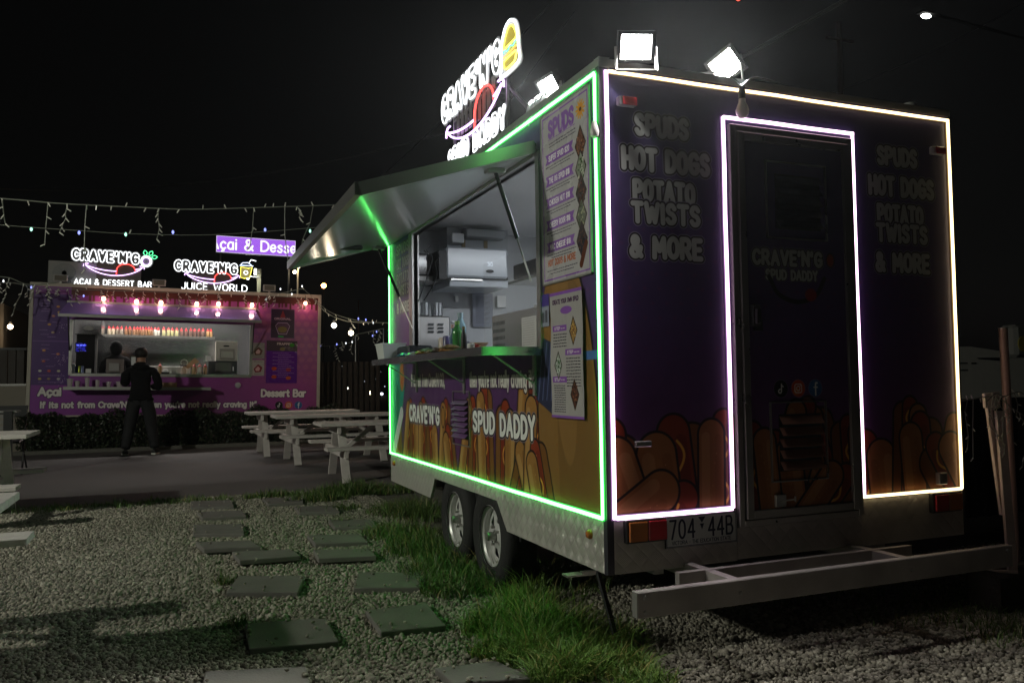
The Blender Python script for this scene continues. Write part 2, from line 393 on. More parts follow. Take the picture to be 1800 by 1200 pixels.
def social(c, x, y, r):
    W1 = srgb('e4e4e4')
    for k, col in enumerate((srgb('141414'), srgb('c2472a'), srgb('2c5a92'))):
        cx = x+k*r*2.55; c.ell(cx, y, r*1.06, r*1.06, W1, op=.35); c.ell(cx, y, r, r, col)
        u = r/10
        if k == 0:
            c.line(parse_at('s1.2,5 1.6,3.4 3.4,2.4', cx, y, u), u*.9, W1); c.line([[(cx+u*.9, y+u*5.4), (cx+u*.9, y-u*2.6)]], u*.9, W1)
            c.line(parse_at('s.9,-2.6 -.2,-4.8 -2.6,-4.6 -3.4,-2.4 -1.8,-.8 -.8,-.7', cx, y, u), u*.9, W1)
        elif k == 1:
            c.ell(cx-r*.25, y-r*.35, r*.5, r*.45, srgb('d98a3a'), op=.6)
            c.line(parse_at('l-3.6,-5 3.6,-5 5,-3.6 5,3.6 3.6,5 -3.6,5 -5,3.6 -5,-3.6 -3.6,-5', cx, y, u), u*.6, W1)
            c.line(parse_at('s0,2.5 -1.8,1.8 -2.5,0 -1.8,-1.8 0,-2.5 1.8,-1.8 2.5,0 1.8,1.8 0,2.5', cx, y, u), u*.55, W1); c.ell(cx+u*3.1, y+u*3.1, u*.7, u*.7, W1)
        else:
            c.line(parse_at('s3,6 1,6 .4,4 .4,-8', cx, y, u), u*1.1, W1); c.line(parse_at('l-2,1 3,1', cx, y, u), u*.95, W1)
def parse_at(sp, x, y, u): return [p*u+[x, y] for p in parse(sp)]

# contour tools for the neon signs
def grid_phi(polys, m, h):
    al = np.concatenate(polys); x0, y0 = al.min(0)-m; x1, y1 = al.max(0)+m
    xs = np.arange(x0, x1+h, h); ys = np.arange(y0, y1+h, h); X, Y = np.meshgrid(xs, ys)
    return seg_dist(X, Y, polys), x0, y0
def contours(phi, x0, y0, h, iso):
    g = phi-iso; ny, nx = g.shape; segs = {}
    def pt(j, i, e):
        if e == 0: t = g[j,i]/(g[j,i]-g[j,i+1]); return ('h', j, i), (x0+(i+t)*h, y0+j*h)
        t = g[j,i]/(g[j,i]-g[j+1,i]); return ('v', j, i), (x0+i*h, y0+(j+t)*h)
    P = {}; adj = {}
    for j in range(ny-1):
        for i in range(nx-1):
            c = (g[j,i] < 0)+2*(g[j,i+1] < 0)+4*(g[j+1,i+1] < 0)+8*(g[j+1,i] < 0)
            if c in (0, 15): continue
            es = []
            if (g[j,i] < 0) != (g[j,i+1] < 0): es.append(pt(j, i, 0))
            if (g[j,i+1] < 0) != (g[j+1,i+1] < 0): es.append(pt(j, i+1, 1))
            if (g[j+1,i] < 0) != (g[j+1,i+1] < 0): es.append(pt(j+1, i, 0))
            if (g[j,i] < 0) != (g[j+1,i] < 0): es.append(pt(j, i, 1))
            for k in range(0, len(es)-1, 2):
                a, b = es[k], es[k+1]; P[a[0]] = a[1]; P[b[0]] = b[1]
                adj.setdefault(a[0], []).append(b[0]); adj.setdefault(b[0], []).append(a[0])
    loops = []; seen = set()
    for s0 in adj:
        if s0 in seen: continue
        lp = [s0]; seen.add(s0); cur = s0
        while True:
            nx_ = [q for q in adj[cur] if q not in seen]
            if not nx_: break
            cur = nx_[0]; seen.add(cur); lp.append(cur)
        if len(lp) > 6: loops.append([P[q] for q in lp])
    return loops
def fill_mesh(mb, phi, x0, y0, h, iso, to3, depth):
    """solid flat plate of phi<iso; to3(x,y,d) -> 3D"""
    g = phi < iso; ny, nx = g.shape
    for j in range(ny-1):
        i = 0; row = g[j,:-1] & g[j,1:] & g[j+1,:-1] & g[j+1,1:]
        while i < nx-1:
            if row[i]:
                k = i
                while k < nx-1 and row[k]: k += 1
                xa, xb, ya, yb = x0+i*h, x0+k*h, y0+j*h, y0+(j+1)*h
                mb.add([to3(xa,ya,0), to3(xb,ya,0), to3(xb,yb,0), to3(xa,yb,0)], [(0,1,2,3)])
                i = k
            else: i += 1
    for lp in contours(phi, x0, y0, h, iso-h*.5):
        n = len(lp); mb.add([to3(a,b,0) for a,b in lp]+[to3(a,b,depth) for a,b in lp], [(i,(i+1)%n,(i+1)%n+n,i+n) for i in range(n)])

# ------------------------------------------------------------------ shared materials
ALU = mat('brushed_aluminium', (.55,.54,.52), .35, .9, noise=.12, nscale=14)
ALUD = mat('dull_aluminium', (.36,.35,.34), .5, .8, noise=.2, nscale=10)
STEEL = mat('stainless_steel', (.5,.51,.52), .24, .95, noise=.1, nscale=3, bump=.12, bscale=3)
BLACK = mat('black_plastic', (.012,.012,.013), .5)
RUBBER = mat('tyre_rubber', (.018,.018,.018), .8, bump=.4, bscale=60)
WHITEP = mat('white_enamel', (.62,.63,.64), .35)
DARKM = mat('black_painted_steel', (.02,.02,.022), .45, noise=.3)
TREAD = tread_mat()
PAINTW = mat('weathered_white_timber', (.62,.57,.54), .65, noise=.22, nscale=9, bump=.35, bscale=55)
GLASS = mat('clear_glass', (.9,.95,.95), .04, trans=1.0)
CARD = mat('brown_cardboard', (.34,.22,.12), .8, noise=.1)
PAPER = mat('white_paper', (.62,.62,.6), .7)
LW = led('led_white', (1,.97,1), 5)

# ------------------------------------------------------------------ ground
def sheet(name, poly, z, m, nx=2):
    mb = MB(); mb.add([(x, y, z if not callable(z) else z(x, y)) for x, y in poly], [tuple(range(len(poly)))])
    o = mb.build(name, m); o['kind'] = 'structure'; return o
soil = mat('dark_soil', (.05,.043,.034), .95, noise=.4, nscale=3, bump=.8, bscale=30)
sheet('ground', [(-300,-60),(400,-60),(400,500),(-300,500)], -.03, soil)
def padz(y): return -.004+.0082*(y-9.3)
conc = mat('concrete_surface', (.11,.098,.098), .8, noise=.3, nscale=1.3, bump=.25, bscale=14)
edge = [(-14,9.55),(-1,9.42),(.15,9.36),(1.5,9.32),(3.5,9.3),(9,9.3)]
mb = MB(); n = len(edge)
top = [(x,y,padz(y)) for x,y in edge]+[(9,30,padz(30)),(-14,30,padz(30))]
mb.prism(top, (0,0,-.12)); o = mb.build('concrete_pad', conc); o['kind'] = 'structure'

# gravel: every stone is real geometry
def ico():
    bm = bmesh.new(); bmesh.ops.create_icosphere(bm, subdivisions=1, radius=1); v = np.array([x.co for x in bm.verts]); f = np.array([[q.index for q in x.verts] for x in bm.faces])
    bm2 = bmesh.new(); bmesh.ops.create_icosphere(bm2, subdivisions=2, radius=1); v2 = np.array([x.co for x in bm2.verts]); f2 = np.array([[q.index for q in x.verts] for x in bm2.faces])
    return (v, f), (v2, f2)
ICO1, ICO2 = ico()
QUADS = []
def stones(name, pts, base, smin, smax, m, zoff=0.0, flat=.72):
    v, f = base; N = len(pts); V = len(v)
    vars_ = []
    for k in range(24):
        a, b, c = nr.randn(3)*1.4, nr.randn(3)*1.4, nr.randn(3)*2.2
        w = v*(1+.16*np.sin(v@a*1.6)[:,None]+.12*np.cos(v@b*1.9+1)[:,None]+.08*np.sin(v@c)[:,None]); vars_.append(w*[1, nr.uniform(.65,.9), flat])
    vars_ = np.array(vars_); k = nr.randint(0, 24, N)
    s = nr.uniform(smin, smax, N)*(1+.75*(nr.rand(N) > .94)); th = nr.rand(N)*6.283; tl = nr.randn(N)*.4
    P = vars_[k]*s[:,None,None]
    y = P[:,:,1]*np.cos(tl)[:,None]-P[:,:,2]*np.sin(tl)[:,None]; z = P[:,:,1]*np.sin(tl)[:,None]+P[:,:,2]*np.cos(tl)[:,None]; x = P[:,:,0]
    X = x*np.cos(th)[:,None]-y*np.sin(th)[:,None]; Y = x*np.sin(th)[:,None]+y*np.cos(th)[:,None]
    A = np.stack([X+pts[:,0:1], Y+pts[:,1:2], z+(zoff+nr.rand(N)*smax*.7)[:,None]], -1).reshape(-1, 3)
    Fc = (f[None]+(np.arange(N)*V)[:,None,None]).reshape(-1)
    me = bpy.data.meshes.new(name); me.vertices.add(len(A)); me.vertices.foreach_set('co', A.astype(np.float32).ravel())
    nf = len(Fc)//3; me.loops.add(nf*3); me.loops.foreach_set('vertex_index', Fc.astype(np.int32))
    me.polygons.add(nf); me.polygons.foreach_set('loop_start', np.arange(0, nf*3, 3, dtype=np.int32)); me.polygons.foreach_set('loop_total', np.full(nf, 3, np.int32))
    me.polygons.foreach_set('use_smooth', np.ones(nf, bool))
    at = me.attributes.new('tone', 'FLOAT', 'POINT'); at.data.foreach_set('value', np.repeat(nr.rand(N), V).astype(np.float32))
    me.update(); me.materials.append(m); o = bpy.data.objects.new(name, me); COL.objects.link(o); return o
def stone_mat():
    m = mat('crushed_limestone_gravel', (.33,.31,.26), .85, bump=.5, bscale=160)
    nt = m.node_tree; b = nt.nodes['Principled BSDF']; a = nt.nodes.new('ShaderNodeAttribute'); a.attribute_name = 'tone'
    r = nt.nodes.new('ShaderNodeValToRGB'); nt.links.new(a.outputs['Fac'], r.inputs[0])
    e = r.color_ramp.elements; e[0].color = (.13,.115,.09,1); e[1].color = (.46,.43,.36,1)
    x = e.new(.35); x.color = (.27,.25,.205,1); x = e.new(.8); x.color = (.37,.335,.27,1)
    tc = nt.nodes.new('ShaderNodeTexCoord'); n = nt.nodes.new('ShaderNodeTexNoise'); n.inputs['Scale'].default_value = 1.1; n.inputs['Detail'].default_value = 5; nt.links.new(tc.outputs['Object'], n.inputs['Vector'])
    mr = nt.nodes.new('ShaderNodeMapRange'); mr.inputs['From Min'].default_value = .35; mr.inputs['From Max'].default_value = .6; mr.inputs['To Min'].default_value = .75; mr.inputs['To Max'].default_value = 1.05; nt.links.new(n.outputs['Fac'], mr.inputs['Value'])
    mx = nt.nodes.new('ShaderNodeMix'); mx.data_type = 'RGBA'; mx.inputs['A'].default_value = (.09,.085,.06,1); nt.links.new(mr.outputs['Result'], mx.inputs['Factor']); nt.links.new(r.outputs[0], mx.inputs['B'])
    nt.links.new(mx.outputs['Result'], b.inputs['Base Color']); return m
GM = stone_mat()
def infrust(P, mu=140, z=0.0):
    d = np.c_[P[:,0], P[:,1], np.full(len(P), z-CAMZ)]
    w = d@CF; u = 900+FPX*(d@CR)/w; v = 600-FPX*(d@CU)/w
    return (w > .5) & (u > -mu) & (u < 1800+mu) & (v < 1200+mu)
def inpoly(P, poly):
    ins = np.zeros(len(P), bool); q = np.array(poly)
    for a, b in zip(q, np.roll(q, -1, 0)):
        ins ^= ((a[1] > P[:,1]) != (b[1] > P[:,1])) & (P[:,0] < (b[0]-a[0])*(P[:,1]-a[1])/(b[1]-a[1]+1e-12)+a[0])
    return ins
def jgrid(xa, ya, xb, yb, s):
    X, Y = np.meshgrid(np.arange(xa, xb, s), np.arange(ya, yb, s*.87)); X = X+(np.arange(X.shape[0])%2)[:,None]*s/2
    P = np.c_[X.ravel(), Y.ravel()]; return P+nr.uniform(-.42, .42, P.shape)*s
gr = []
A = jgrid(-2.2, 2.3, 5.4, 4.7, .0185); A = A[infrust(A)]; A = A[~((A[:,0] > 2.6) & (A[:,1] > 4.2))]
B = jgrid(-3.6, 4.7, 2.4, 9.5, .021); B = B[infrust(B)]; B = B[B[:,0] < 2.0]
g1 = stones('gravel', A, ICO2 if False else ICO1, .0085, .0145, GM, -.008); g1['kind'] = 'stuff'; g1['label'] = 'pale crushed stone gravel spread around the trailer in the foreground'
g2 = stones('gravel', B, ICO1, .009, .015, GM, -.008); g2['kind'] = 'stuff'; g2['label'] = 'pale crushed stone gravel up to the edge of the concrete'
gbase = mat('packed_gravel_fines', (.15,.14,.115), .95, noise=.35, nscale=60, bump=1, bscale=110)
sheet('gravel_bed', [(-6,1.2),(5.2,1.2),(5.2,3.4),(3.5,5),(3.3,9.25),(-6,9.4)], -.012, gbase)

# stepping pavers, outlines measured on the photograph and laid at ground level
pav = mat('charcoal_concrete_paver', (.15,.14,.128), .8, noise=.4, nscale=5, bump=.3, bscale=90)
PV = [
 ('farthest paver of the left row, in the gravel just before the grass edge', [(120,103),(365,96),(382,134),(122,142)]),
 ('second paver of the left row counted from the concrete edge', [(160,168),(430,158),(457,192),(190,206)]),
 ('squarely laid paver third from the concrete edge in the left row', [(138,245),(440,240),(443,298),(135,300)]),
 ('paver of the left row whose right corner touches the tilted paver', [(150,348),(490,340),(545,393),(200,407)]),
 ('tilted paver with a raised shaded front edge in the middle of the left row', [(370,408),(730,390),(782,450),(415,478)]),
 ('paver with a small grass tuft at its left corner in the left row', [(408,552),(812,552),(768,650),(335,650)]),
 ('largest fully visible paver, turned slightly, in the left row near the camera', [(445,840),(935,803),(1015,945),(472,992)]),
 ('nearest paver of the left row, cut off by the bottom of the photo', [(205,1125),(815,1095),(860,1290),(180,1320)]),
 ('farthest paver of the right row, half grown over by the grass edge', [(553,85),(795,78),(800,112),(590,122)]),
 ('second paver of the right row, grass clump at its right end', [(745,135),(990,130),(1020,165),(775,172)]),
 ('small looking paver of the right row in front of the pinkish gravel', [(950,215),(1215,212),(1240,255),(985,260)]),
 ('green lit paver of the right row beside the far wheel grass', [(820,308),(1140,300),(1190,347),(870,360)]),
 ('green lit paver of the right row just right of the tilted paver', [(860,395),(1195,388),(1240,450),(890,466)]),
 ('strongly green lit paver level with the near wheel', [(1130,530),(1510,533),(1508,622),(1100,625)]),
 ('green lit paver partly under the bright grass clump', [(1175,760),(1540,715),(1660,850),(1265,890)]),
 ('nearest paver of the right row at the bottom edge beside the bright grass', [(1590,1105),(1960,1062),(2190,1165),(1700,1200)]),
]
for lab, q in PV:
    c = [GP(300+a/3.428, 850+b/3.428, .030) for a, b in q]
    mb = MB(); mb.prism([tuple(p) for p in c], (0,0,-.035))
    if 'tilted' in lab:
        mb.v = [(x, y, z+.02*(1 if k%4 in (2,3) else 0)) for k, (x,y,z) in enumerate(mb.v)]
    o = mb.build('stepping_paver', pav)
    bv = o.modifiers.new('bevel', 'BEVEL'); bv.width = .006; bv.segments = 2
    tag(o, lab, 'paver', 'stepping pavers laid in the gravel'); QUADS.append([(p[0],p[1]) for p in c])

sp_ = []
for q in QUADS:
    q = np.array(q); c_ = q.mean(0)
    for a, b in zip(q, np.roll(q, -1, 0)):
        for k in range(rnd.randint(1, 5)):
            t = rnd.random(); p = a*(1-t)+b*t; sp_.append(p*.93+c_*.07 if rnd.random() < .8 else p*.6+c_*.4)
g3 = stones('gravel', np.array(sp_), ICO1, .006, .012, GM, .036); g3['kind'] = 'stuff'; g3['label'] = 'a few loose stones spilled on the pavers'
# grass: blades as real ribbons
def grass(name, pts, h, w, m, lean=.5, label=None):
    N = len(pts); K = 4; hh = h*nr.uniform(.45, 1.15, N)*(pts[:,2] if pts.shape[1] > 2 else 1); th = nr.rand(N)*6.283; ph = nr.rand(N)*6.283; le = lean*nr.uniform(.2, 1.3, N)
    ts = np.linspace(0, 1, K); V = np.zeros((N, K, 2, 3))
    for k, t in enumerate(ts):
        fx = hh*le*t**1.8; z = hh*(t-.35*le*t**2.4); ww = w*(1-t**1.6*.95)
        for s_, sg in ((0, -1), (1, 1)):
            V[:,k,s_,0] = pts[:,0]+np.cos(th)*fx+np.cos(ph)*ww*sg/2; V[:,k,s_,1] = pts[:,1]+np.sin(th)*fx+np.sin(ph)*ww*sg/2; V[:,k,s_,2] = z
    A = V.reshape(-1, 3); base = np.arange(N)*K*2; F_ = []
    for k in range(K-1): F_.append(np.stack([base+2*k, base+2*k+1, base+2*k+3, base+2*k+2], -1))
    Fc = np.concatenate(F_).reshape(-1)
    me = bpy.data.meshes.new(name); me.vertices.add(len(A)); me.vertices.foreach_set('co', A.astype(np.float32).ravel())
    nf = len(Fc)//4; me.loops.add(nf*4); me.loops.foreach_set('vertex_index', Fc.astype(np.int32)); me.polygons.add(nf)
    me.polygons.foreach_set('loop_start', np.arange(0, nf*4, 4, dtype=np.int32)); me.polygons.foreach_set('loop_total', np.full(nf, 4, np.int32))
    at = me.attributes.new('tone', 'FLOAT', 'POINT'); at.data.foreach_set('value', np.repeat(nr.rand(N), K*2).astype(np.float32))
    me.update(); me.materials.append(m); o = bpy.data.objects.new(name, me); COL.objects.link(o); o['kind'] = 'stuff'
    if label: o['label'] = label
    return o
def leafmat(name, lo, hi, rough=.5):
    m = mat(name, lo, rough); nt = m.node_tree; b = nt.nodes['Principled BSDF']; a = nt.nodes.new('ShaderNodeAttribute'); a.attribute_name = 'tone'
    r = nt.nodes.new('ShaderNodeValToRGB'); nt.links.new(a.outputs['Fac'], r.inputs[0]); e = r.color_ramp.elements
    e[0].color = (*lo, 1); e[1].color = (*hi, 1); x = e.new(.86); x.color = (*hi, 1); x = e.new(.9); x.color = (hi[0]*1.9, hi[1]*1.0, hi[2]*1.8, 1); e[-1].color = (hi[0]*2.2, hi[1]*1.05, hi[2]*2.2, 1)
    nt.links.new(r.outputs[0], b.inputs['Base Color']); b.inputs['Subsurface Weight'].default_value = 0; return m
GRM = leafmat('green_grass', (.04,.085,.015), (.12,.21,.04))
def clump(n, cx, cy, rx, ry, hs=1.0):
    n = int(n*.5)
    hs = hs*nr.uniform(.85,1.2)
    r = np.sqrt(nr.rand(n)); t = nr.rand(n)*6.283; P = np.c_[cx+rx*r*np.cos(t), cy+ry*r*np.sin(t), hs*(1.15-.6*r)]; return P
# strip along the concrete edge
P = []
for i in range(260):
    x = nr.uniform(-4.2, 2.6); y = np.interp(x, [e[0] for e in edge], [e[1] for e in edge])-.14+nr.randn()*.09
    P.append(clump(26, x, y, .10, .09, nr.uniform(.6, 1.2)))
grass('grass', np.concatenate(P), .085, .009, GRM, .6, 'low green grass strip between gravel and concrete')
def at_clump(u, v, n, rx, ry, hs=1): 
    g = GP(u, v); return clump(n, g[0], g[1], rx, ry, hs)
P = [at_clump(620,868,2200,.42,.22,1.2), at_clump(560,880,900,.35,.15,.8), at_clump(680,865,1200,.4,.2,.9), at_clump(600,895,400,.2,.12,.6), at_clump(480,873,500,.3,.1,.8)]
grass('grass', np.concatenate(P), .17, .009, GRM, .7, 'grass clump around the near foot of the right picnic table')
P = []
for (u, v, n, rx, ry, hs) in [(735,905,1500,.28,.45,1.25),(700,940,1300,.3,.3,.9),(745,965,1500,.26,.4,1.1),(790,985,1500,.24,.4,1.1),(765,1010,900,.22,.3,.9),(830,1000,1500,.22,.3,1.15),(700,900,900,.3,.4,.8),(880,1030,1400,.22,.25,1.1),(800,1040,900,.2,.2,.8),(660,975,350,.25,.2,.5),(960,1010,900,.3,.3,1),(1000,1030,600,.25,.3,.9)]:
    P.append(at_clump(u, v, n, rx, ry, hs))
grass('grass', np.concatenate(P), .175, .007, GRM, 1.0, 'long grass growing under the trailer beside its wheels')
P = []
for (u, v, n, rx, ry, hs) in [(905,1095,1900,.16,.13,1.25),(860,1110,1300,.14,.11,1.05),(950,1120,1700,.17,.12,1.2),(1000,1130,1600,.16,.12,1.1),(1040,1150,1200,.14,.12,.95),(940,1160,1500,.17,.1,1),(1000,1190,1500,.18,.1,.95),(870,1150,700,.12,.08,.7),(1090,1180,1000,.16,.12,.8),(1080,1130,700,.14,.14,.8),(1130,1210,700,.15,.1,.7),(930,1060,800,.14,.14,1.0)]:
    P.append(at_clump(u, v, n, rx, ry, hs))
GRB_ = leafmat('strip_lit_grass', (.08,.16,.025), (.2,.34,.06))  # lit copy of the grass: the green strips' light is put into the colour
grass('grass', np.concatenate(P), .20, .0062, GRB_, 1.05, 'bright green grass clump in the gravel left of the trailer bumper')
P = []
for (u, v, n, r) in [(395,1026,160,.06),(412,1100,260,.07),(600,920,200,.1),(1740,1090,500,.3),(1690,1060,500,.35),(1600,1085,300,.3),(1780,1120,500,.25),(1400,1060,300,.3),(1560,1040,400,.4),(1270,1050,200,.25)]:
    P.append(at_clump(u, v, n, r, r*.7, .8))
grass('grass', np.concatenate(P), .13, .0045, GRM, .9, 'sparse weeds in the dark gravel right of the trailer bumper')

# ------------------------------------------------------------------ near trailer
TX, TY, TZ = 1.705, 3.125, .60          # side plane, rear plane, body bottom
TX1, TY1, TZ1 = 3.80, 6.89, 2.555
PPM = 420
PUR1, PUR2, PUR3 = srgb('423a62'), srgb('4c3568'), srgb('5c2e58')
def wrap_bg(c):
    t = np.clip((c.Y-TZ)/(TZ1-TZ), 0, 1)[..., None]
    base = np.where(t < .45, np.array(PUR3)*(1-t/.45)+np.array(PUR2)*(t/.45), np.array(PUR2)*(1-(t-.45)/.55)+np.array(PUR1)*((t-.45)/.55))
    c.a[:] = base
    # faint halftone dots in magenta
    px, py = c.X/.075, c.Y/.065; row = np.floor(py); fx = (px+.5*(row%2))%1-.5; fy = py%1-.5
    d = np.sqrt(fx*fx+fy*fy); al = (np.clip((.2-d)*6, 0, 1)*np.clip(1-np.abs(t[...,0]-.5)*3, 0, 1)*.28)[..., None]
    c.a[:] = c.a*(1-al)+np.array(srgb('8c2f5a'))*al
    c.fuzz(.10, .25); c.fuzz(.05, .03)
rear = Canvas(TX1-TX, TZ1-TZ, PPM, x0=TX, y0=TZ); wrap_bg(rear)
_pal = (BUN, BUNHI, BUND, SAUS, SAUD)
BUN, BUNHI, BUND, SAUS, SAUD = srgb('925c36'), srgb('a8754c'), srgb('744526'), srgb('7c2f1e'), srgb('5f2016')  # darker copy of the palette, the dimmer rear lighting put into the print colours
for (x, y, L, w, a, s) in [(1.60,.62,.32,.15,.35,1),(2.10,.48,.44,.16,-.12,1),(2.50,.62,.30,.10,-.25,-1),(2.30,.42,.55,.11,.02,1),(1.78,.48,.40,.16,-.35,-1),(1.70,.42,.42,.15,1.0,1),
     (3.18,.50,.32,.15,-.1,-1),(3.42,.60,.42,.09,.06,-1),(3.55,.5,.42,.12,-.08,1),(3.72,.66,.30,.09,.30,1),(3.82,.5,.36,.13,-.55,-1)]:
    hotdog(rear, x, y, L, w, a, s)
for dx in (0, 1.405):
    k = .97 if dx else 1
    bubble(rear, 'SPUDS', 2.02+dx-(.003 if dx else 0), 2.278-(.01 if dx else 0), .080, width=.262*k, align='c')
    bubble(rear, 'HOT DOGS', 2.04+dx, 2.122-(.01 if dx else 0), .085, width=.44*k, align='c')
    bubble(rear, 'POTATO', 2.025+dx, 1.985-(.012 if dx else 0), .080, width=.305*k, align='c')
    bubble(rear, 'TWISTS', 2.032+dx, 1.888-(.012 if dx else 0), .078, width=.34*k, align='c')
    bubble(rear, '& MORE', 2.03+dx, 1.735-(.01 if dx else 0), .082, width=.36*k, align='c')
rearM = img_mat('printed_vinyl_wrap_rear', rear, .36, bump=.05)

_pr = (BUN, BUNHI, BUND, SAUS, SAUD); BUN, BUNHI, BUND, SAUS, SAUD = _pal
# side print, x runs from the far end (left as seen) to the near corner
side = Canvas(TY1-TY, TZ1-TZ, PPM, x0=-TY1, y0=TZ); wrap_bg(side)
sx_ = lambda y: -y
side.rect(-6.89, 1.36, -6.1, 2.56, srgb('6b5a9c'))
t = np.clip((side.Y-1.36)/1.1, 0, 1)
w = side.win(-6.89, 1.36, -6.14, 2.4)
tt = t[w][..., None]
side.a[w] = np.array(srgb('7a3f7a'))*(1-tt)+np.array(srgb('4a49a8'))*tt
for k, (tx, z) in enumerate((('SPUDS', 2.235), ('HOT DOGS', 2.12), ('POTATO', 2.0), ('TWISTS', 1.9), ('& MORE', 1.76))):
    bubble(side, tx, -6.46, z, .07, width=.36, align='c', k=.15)
for (x, y, L, w_, a, s) in [(-6.62,.55,.36,.10,-.1,1),(-6.38,.6,.42,.09,.3,1),(-6.15,.6,.30,.1,.0,-1),(-5.92,.55,.46,.1,.05,1),(-5.66,.55,.30,.11,-.1,-1),(-5.42,.6,.42,.09,.15,1),(-5.22,.55,.30,.1,-.3,1),(-4.98,.6,.46,.1,.35,1),
     (-4.78,.55,.30,.11,.1,-1),(-4.58,.55,.55,.11,-.05,1),(-4.3,.5,.5,.12,.05,-1),(-4.05,.55,.6,.11,.18,1),(-4.12,.5,.36,.12,.5,-1),(-3.82,.5,.42,.11,-.5,1)]:
    hotdog(side, x, y, L, w_, a, s)
# big plain potato shape near the corner, white outline, band and pleats only
hotdog(side, -3.9, .45, .62, .12, .1, 1)
side.ell(-3.50, .92, .33, .92, INK, .04); side.ell(-3.50, .92, .318, .905, srgb('8a6634'), .05); side.ell(-3.40, .88, .20, .78, srgb('6f4f26'), .04, .5)
side.ell(-3.52, 1.3, .12, .5, srgb('9c7640'), .1, .5)
for k in range(16): side.ell(-3.42+.22*math.sin(k*2.1), .7+.8*((k*.618)%1), .01, .006, srgb('8a5a25'))
side.rect(-3.36, 1.285, -3.15, 1.325, srgb('4a6fae')); side.poly([(-3.85,1.10),(-3.62,1.02),(-3.58,1.36),(-3.80,1.42)], srgb('2a2f4a'))
for k in range(4): side.line([[(-3.82+k*.05,1.1),(-3.76+k*.05,1.38)]], .004, srgb('5c6690'))
hotdog(side, -3.72, .42, .42, .11, -.35, 1)
# teal folded cloth shape at the far end
side.poly([(-6.89,1.34),(-6.5,1.34),(-6.42,1.15),(-6.5,.98),(-6.62,.9),(-6.6,.78),(-6.74,.66),(-6.89,.72)], srgb('1f7f76')); side.poly([(-6.68,1.2),(-6.56,1.1),(-6.62,.92),(-6.72,.84)], srgb('155c58'))
side.line([[(-6.52,.95),(-6.75,.66)]], .05, srgb('c9c6cc')); side.ell(-6.5,1.24,.07,.12,srgb('a5552c')); side.line(parse_at('s0,0 .5,1 1.2,.6 1.2,-1.2 .4,-2', -6.46, 1.28, .07), .008, INK)
side.text("If its not from Crave'N GO,", -6.22, 1.165, .085, .0085, srgb('c9c6bf'), outline=.008, ocol=srgb('2a1a30'), width=.84, gap=1.9)
side.text("then you're not really craving it\"", -4.86, 1.165, .085, .0085, srgb('c9c6bf'), outline=.008, ocol=srgb('2a1a30'), width=.98, gap=1.9)
bubble(side, "CRAVE'N'G", -6.27, .905, .105, width=.76, col=srgb('e6e8e4'), k=.15); side.ell(-5.42, .955, .045, .075, INK); side.ell(-5.42, .955, .036, .065, BUN)
bubble(side, 'SPUD DADDY', -4.80, .90, .105, width=.92, col=srgb('e6e8e4'), k=.15)
sideM = img_mat('printed_vinyl_wrap_side', side, .3, bump=.05)
social(side, -3.62, 1.64, .045)

tr = thing('food_trailer', 'large purple food trailer in front, outlined by green and pink LED strips, serving hatch open', 'food trailer', (TX, TY, 0))
ruv = rear.uv(lambda p: (p[0], p[2])); suv = side.uv(lambda p: (-p[1], p[2]))
def face_rear(mb, xa, za, xb, zb, y=TY): mb.add([(xa,y,za),(xb,y,za),(xb,y,zb),(xa,y,zb)], [(0,1,2,3)])
def face_side(mb, ya, za, yb, zb, x=TX): mb.add([(x,ya,za),(x,ya,zb),(x,yb,zb),(x,yb,za)], [(0,1,2,3)])
mb = MB()
for (a, b, c, d) in [(TX+.03,TZ,2.372,TZ1),(3.10,TZ,TX1-.01,TZ1),(2.372,2.37,3.10,TZ1)]: face_rear(mb, a, b, c, d)
mb.build('rear_wall', rearM, tr, uv=ruv)
HY0, HY1, HZ0, HZ1 = 3.79, 6.135, 1.365, 2.325     # serving opening
mb = MB()
for (a, b, c, d) in [(TY+.03,TZ,TY1,HZ0),(TY+.03,HZ1,TY1,TZ1),(TY+.03,HZ0,HY0,HZ1),(HY1,HZ0,TY1,HZ1)]: face_side(mb, a, b, c, d)
mb.build('service_wall', sideM, tr, uv=suv)
INW = mat('interior_panel', (.42,.43,.44), .45, noise=.1, nscale=3, bump=.1, bscale=4)
mb = MB()      # inner skins, sit 3 cm inside
for (a, b, c, d) in [(TY+.03,TZ,TY1,HZ0),(TY+.03,HZ1,TY1,TZ1),(TY+.03,HZ0,HY0,HZ1),(HY1,HZ0,TY1,HZ1)]: mb.box((TX+.004,a,b),(TX+.035,c,d))
mb.box((TX1-.04,TY+.03,TZ),(TX1-.004,TY1-.03,TZ1-.03)); mb.box((TX+.036,TY1-.035,TZ),(TX1,TY1,TZ1-.002)); mb.box((TX+.036,TY+.03,TZ),(TX1-.041,TY+.06,TZ1-.03))
mb.build('interior_lining', INW, tr)
MB().box((TX+.036,TY+.061,TZ),(TX1-.041,TY1-.036,TZ+.03)).build('floor', ALUD, tr)
MB().box((TX+.036,TY+.061,TZ1-.06),(TX1-.041,TY1-.036,TZ1-.031)).build('ceiling', WHITEP, tr)
MB().box((TX-.004,TY-.004,TZ1),(TX1,TY1,TZ1+.035)).build('roof', ALU, tr)
mb = MB(); mb.box((TX-.003,TY-.003,.372),(TX+.029,TY+.029,TZ1)); mb.build('corner_trim', mat('dark_corner_trim', (.05,.045,.06), .4, .3), tr)
mb = MB(); mb.box((TX1-.012,TY-.004,TZ-.22),(TX1+.006,TY+.03,TZ1)); mb.build('corner_trim', BLACK, tr)
mb = MB(); mb.box((TX-.002,TY-.006,TZ1-.004),(TX+.05,TY+.04,TZ1+.04)); mb.build('corner_cap', ALU, tr)
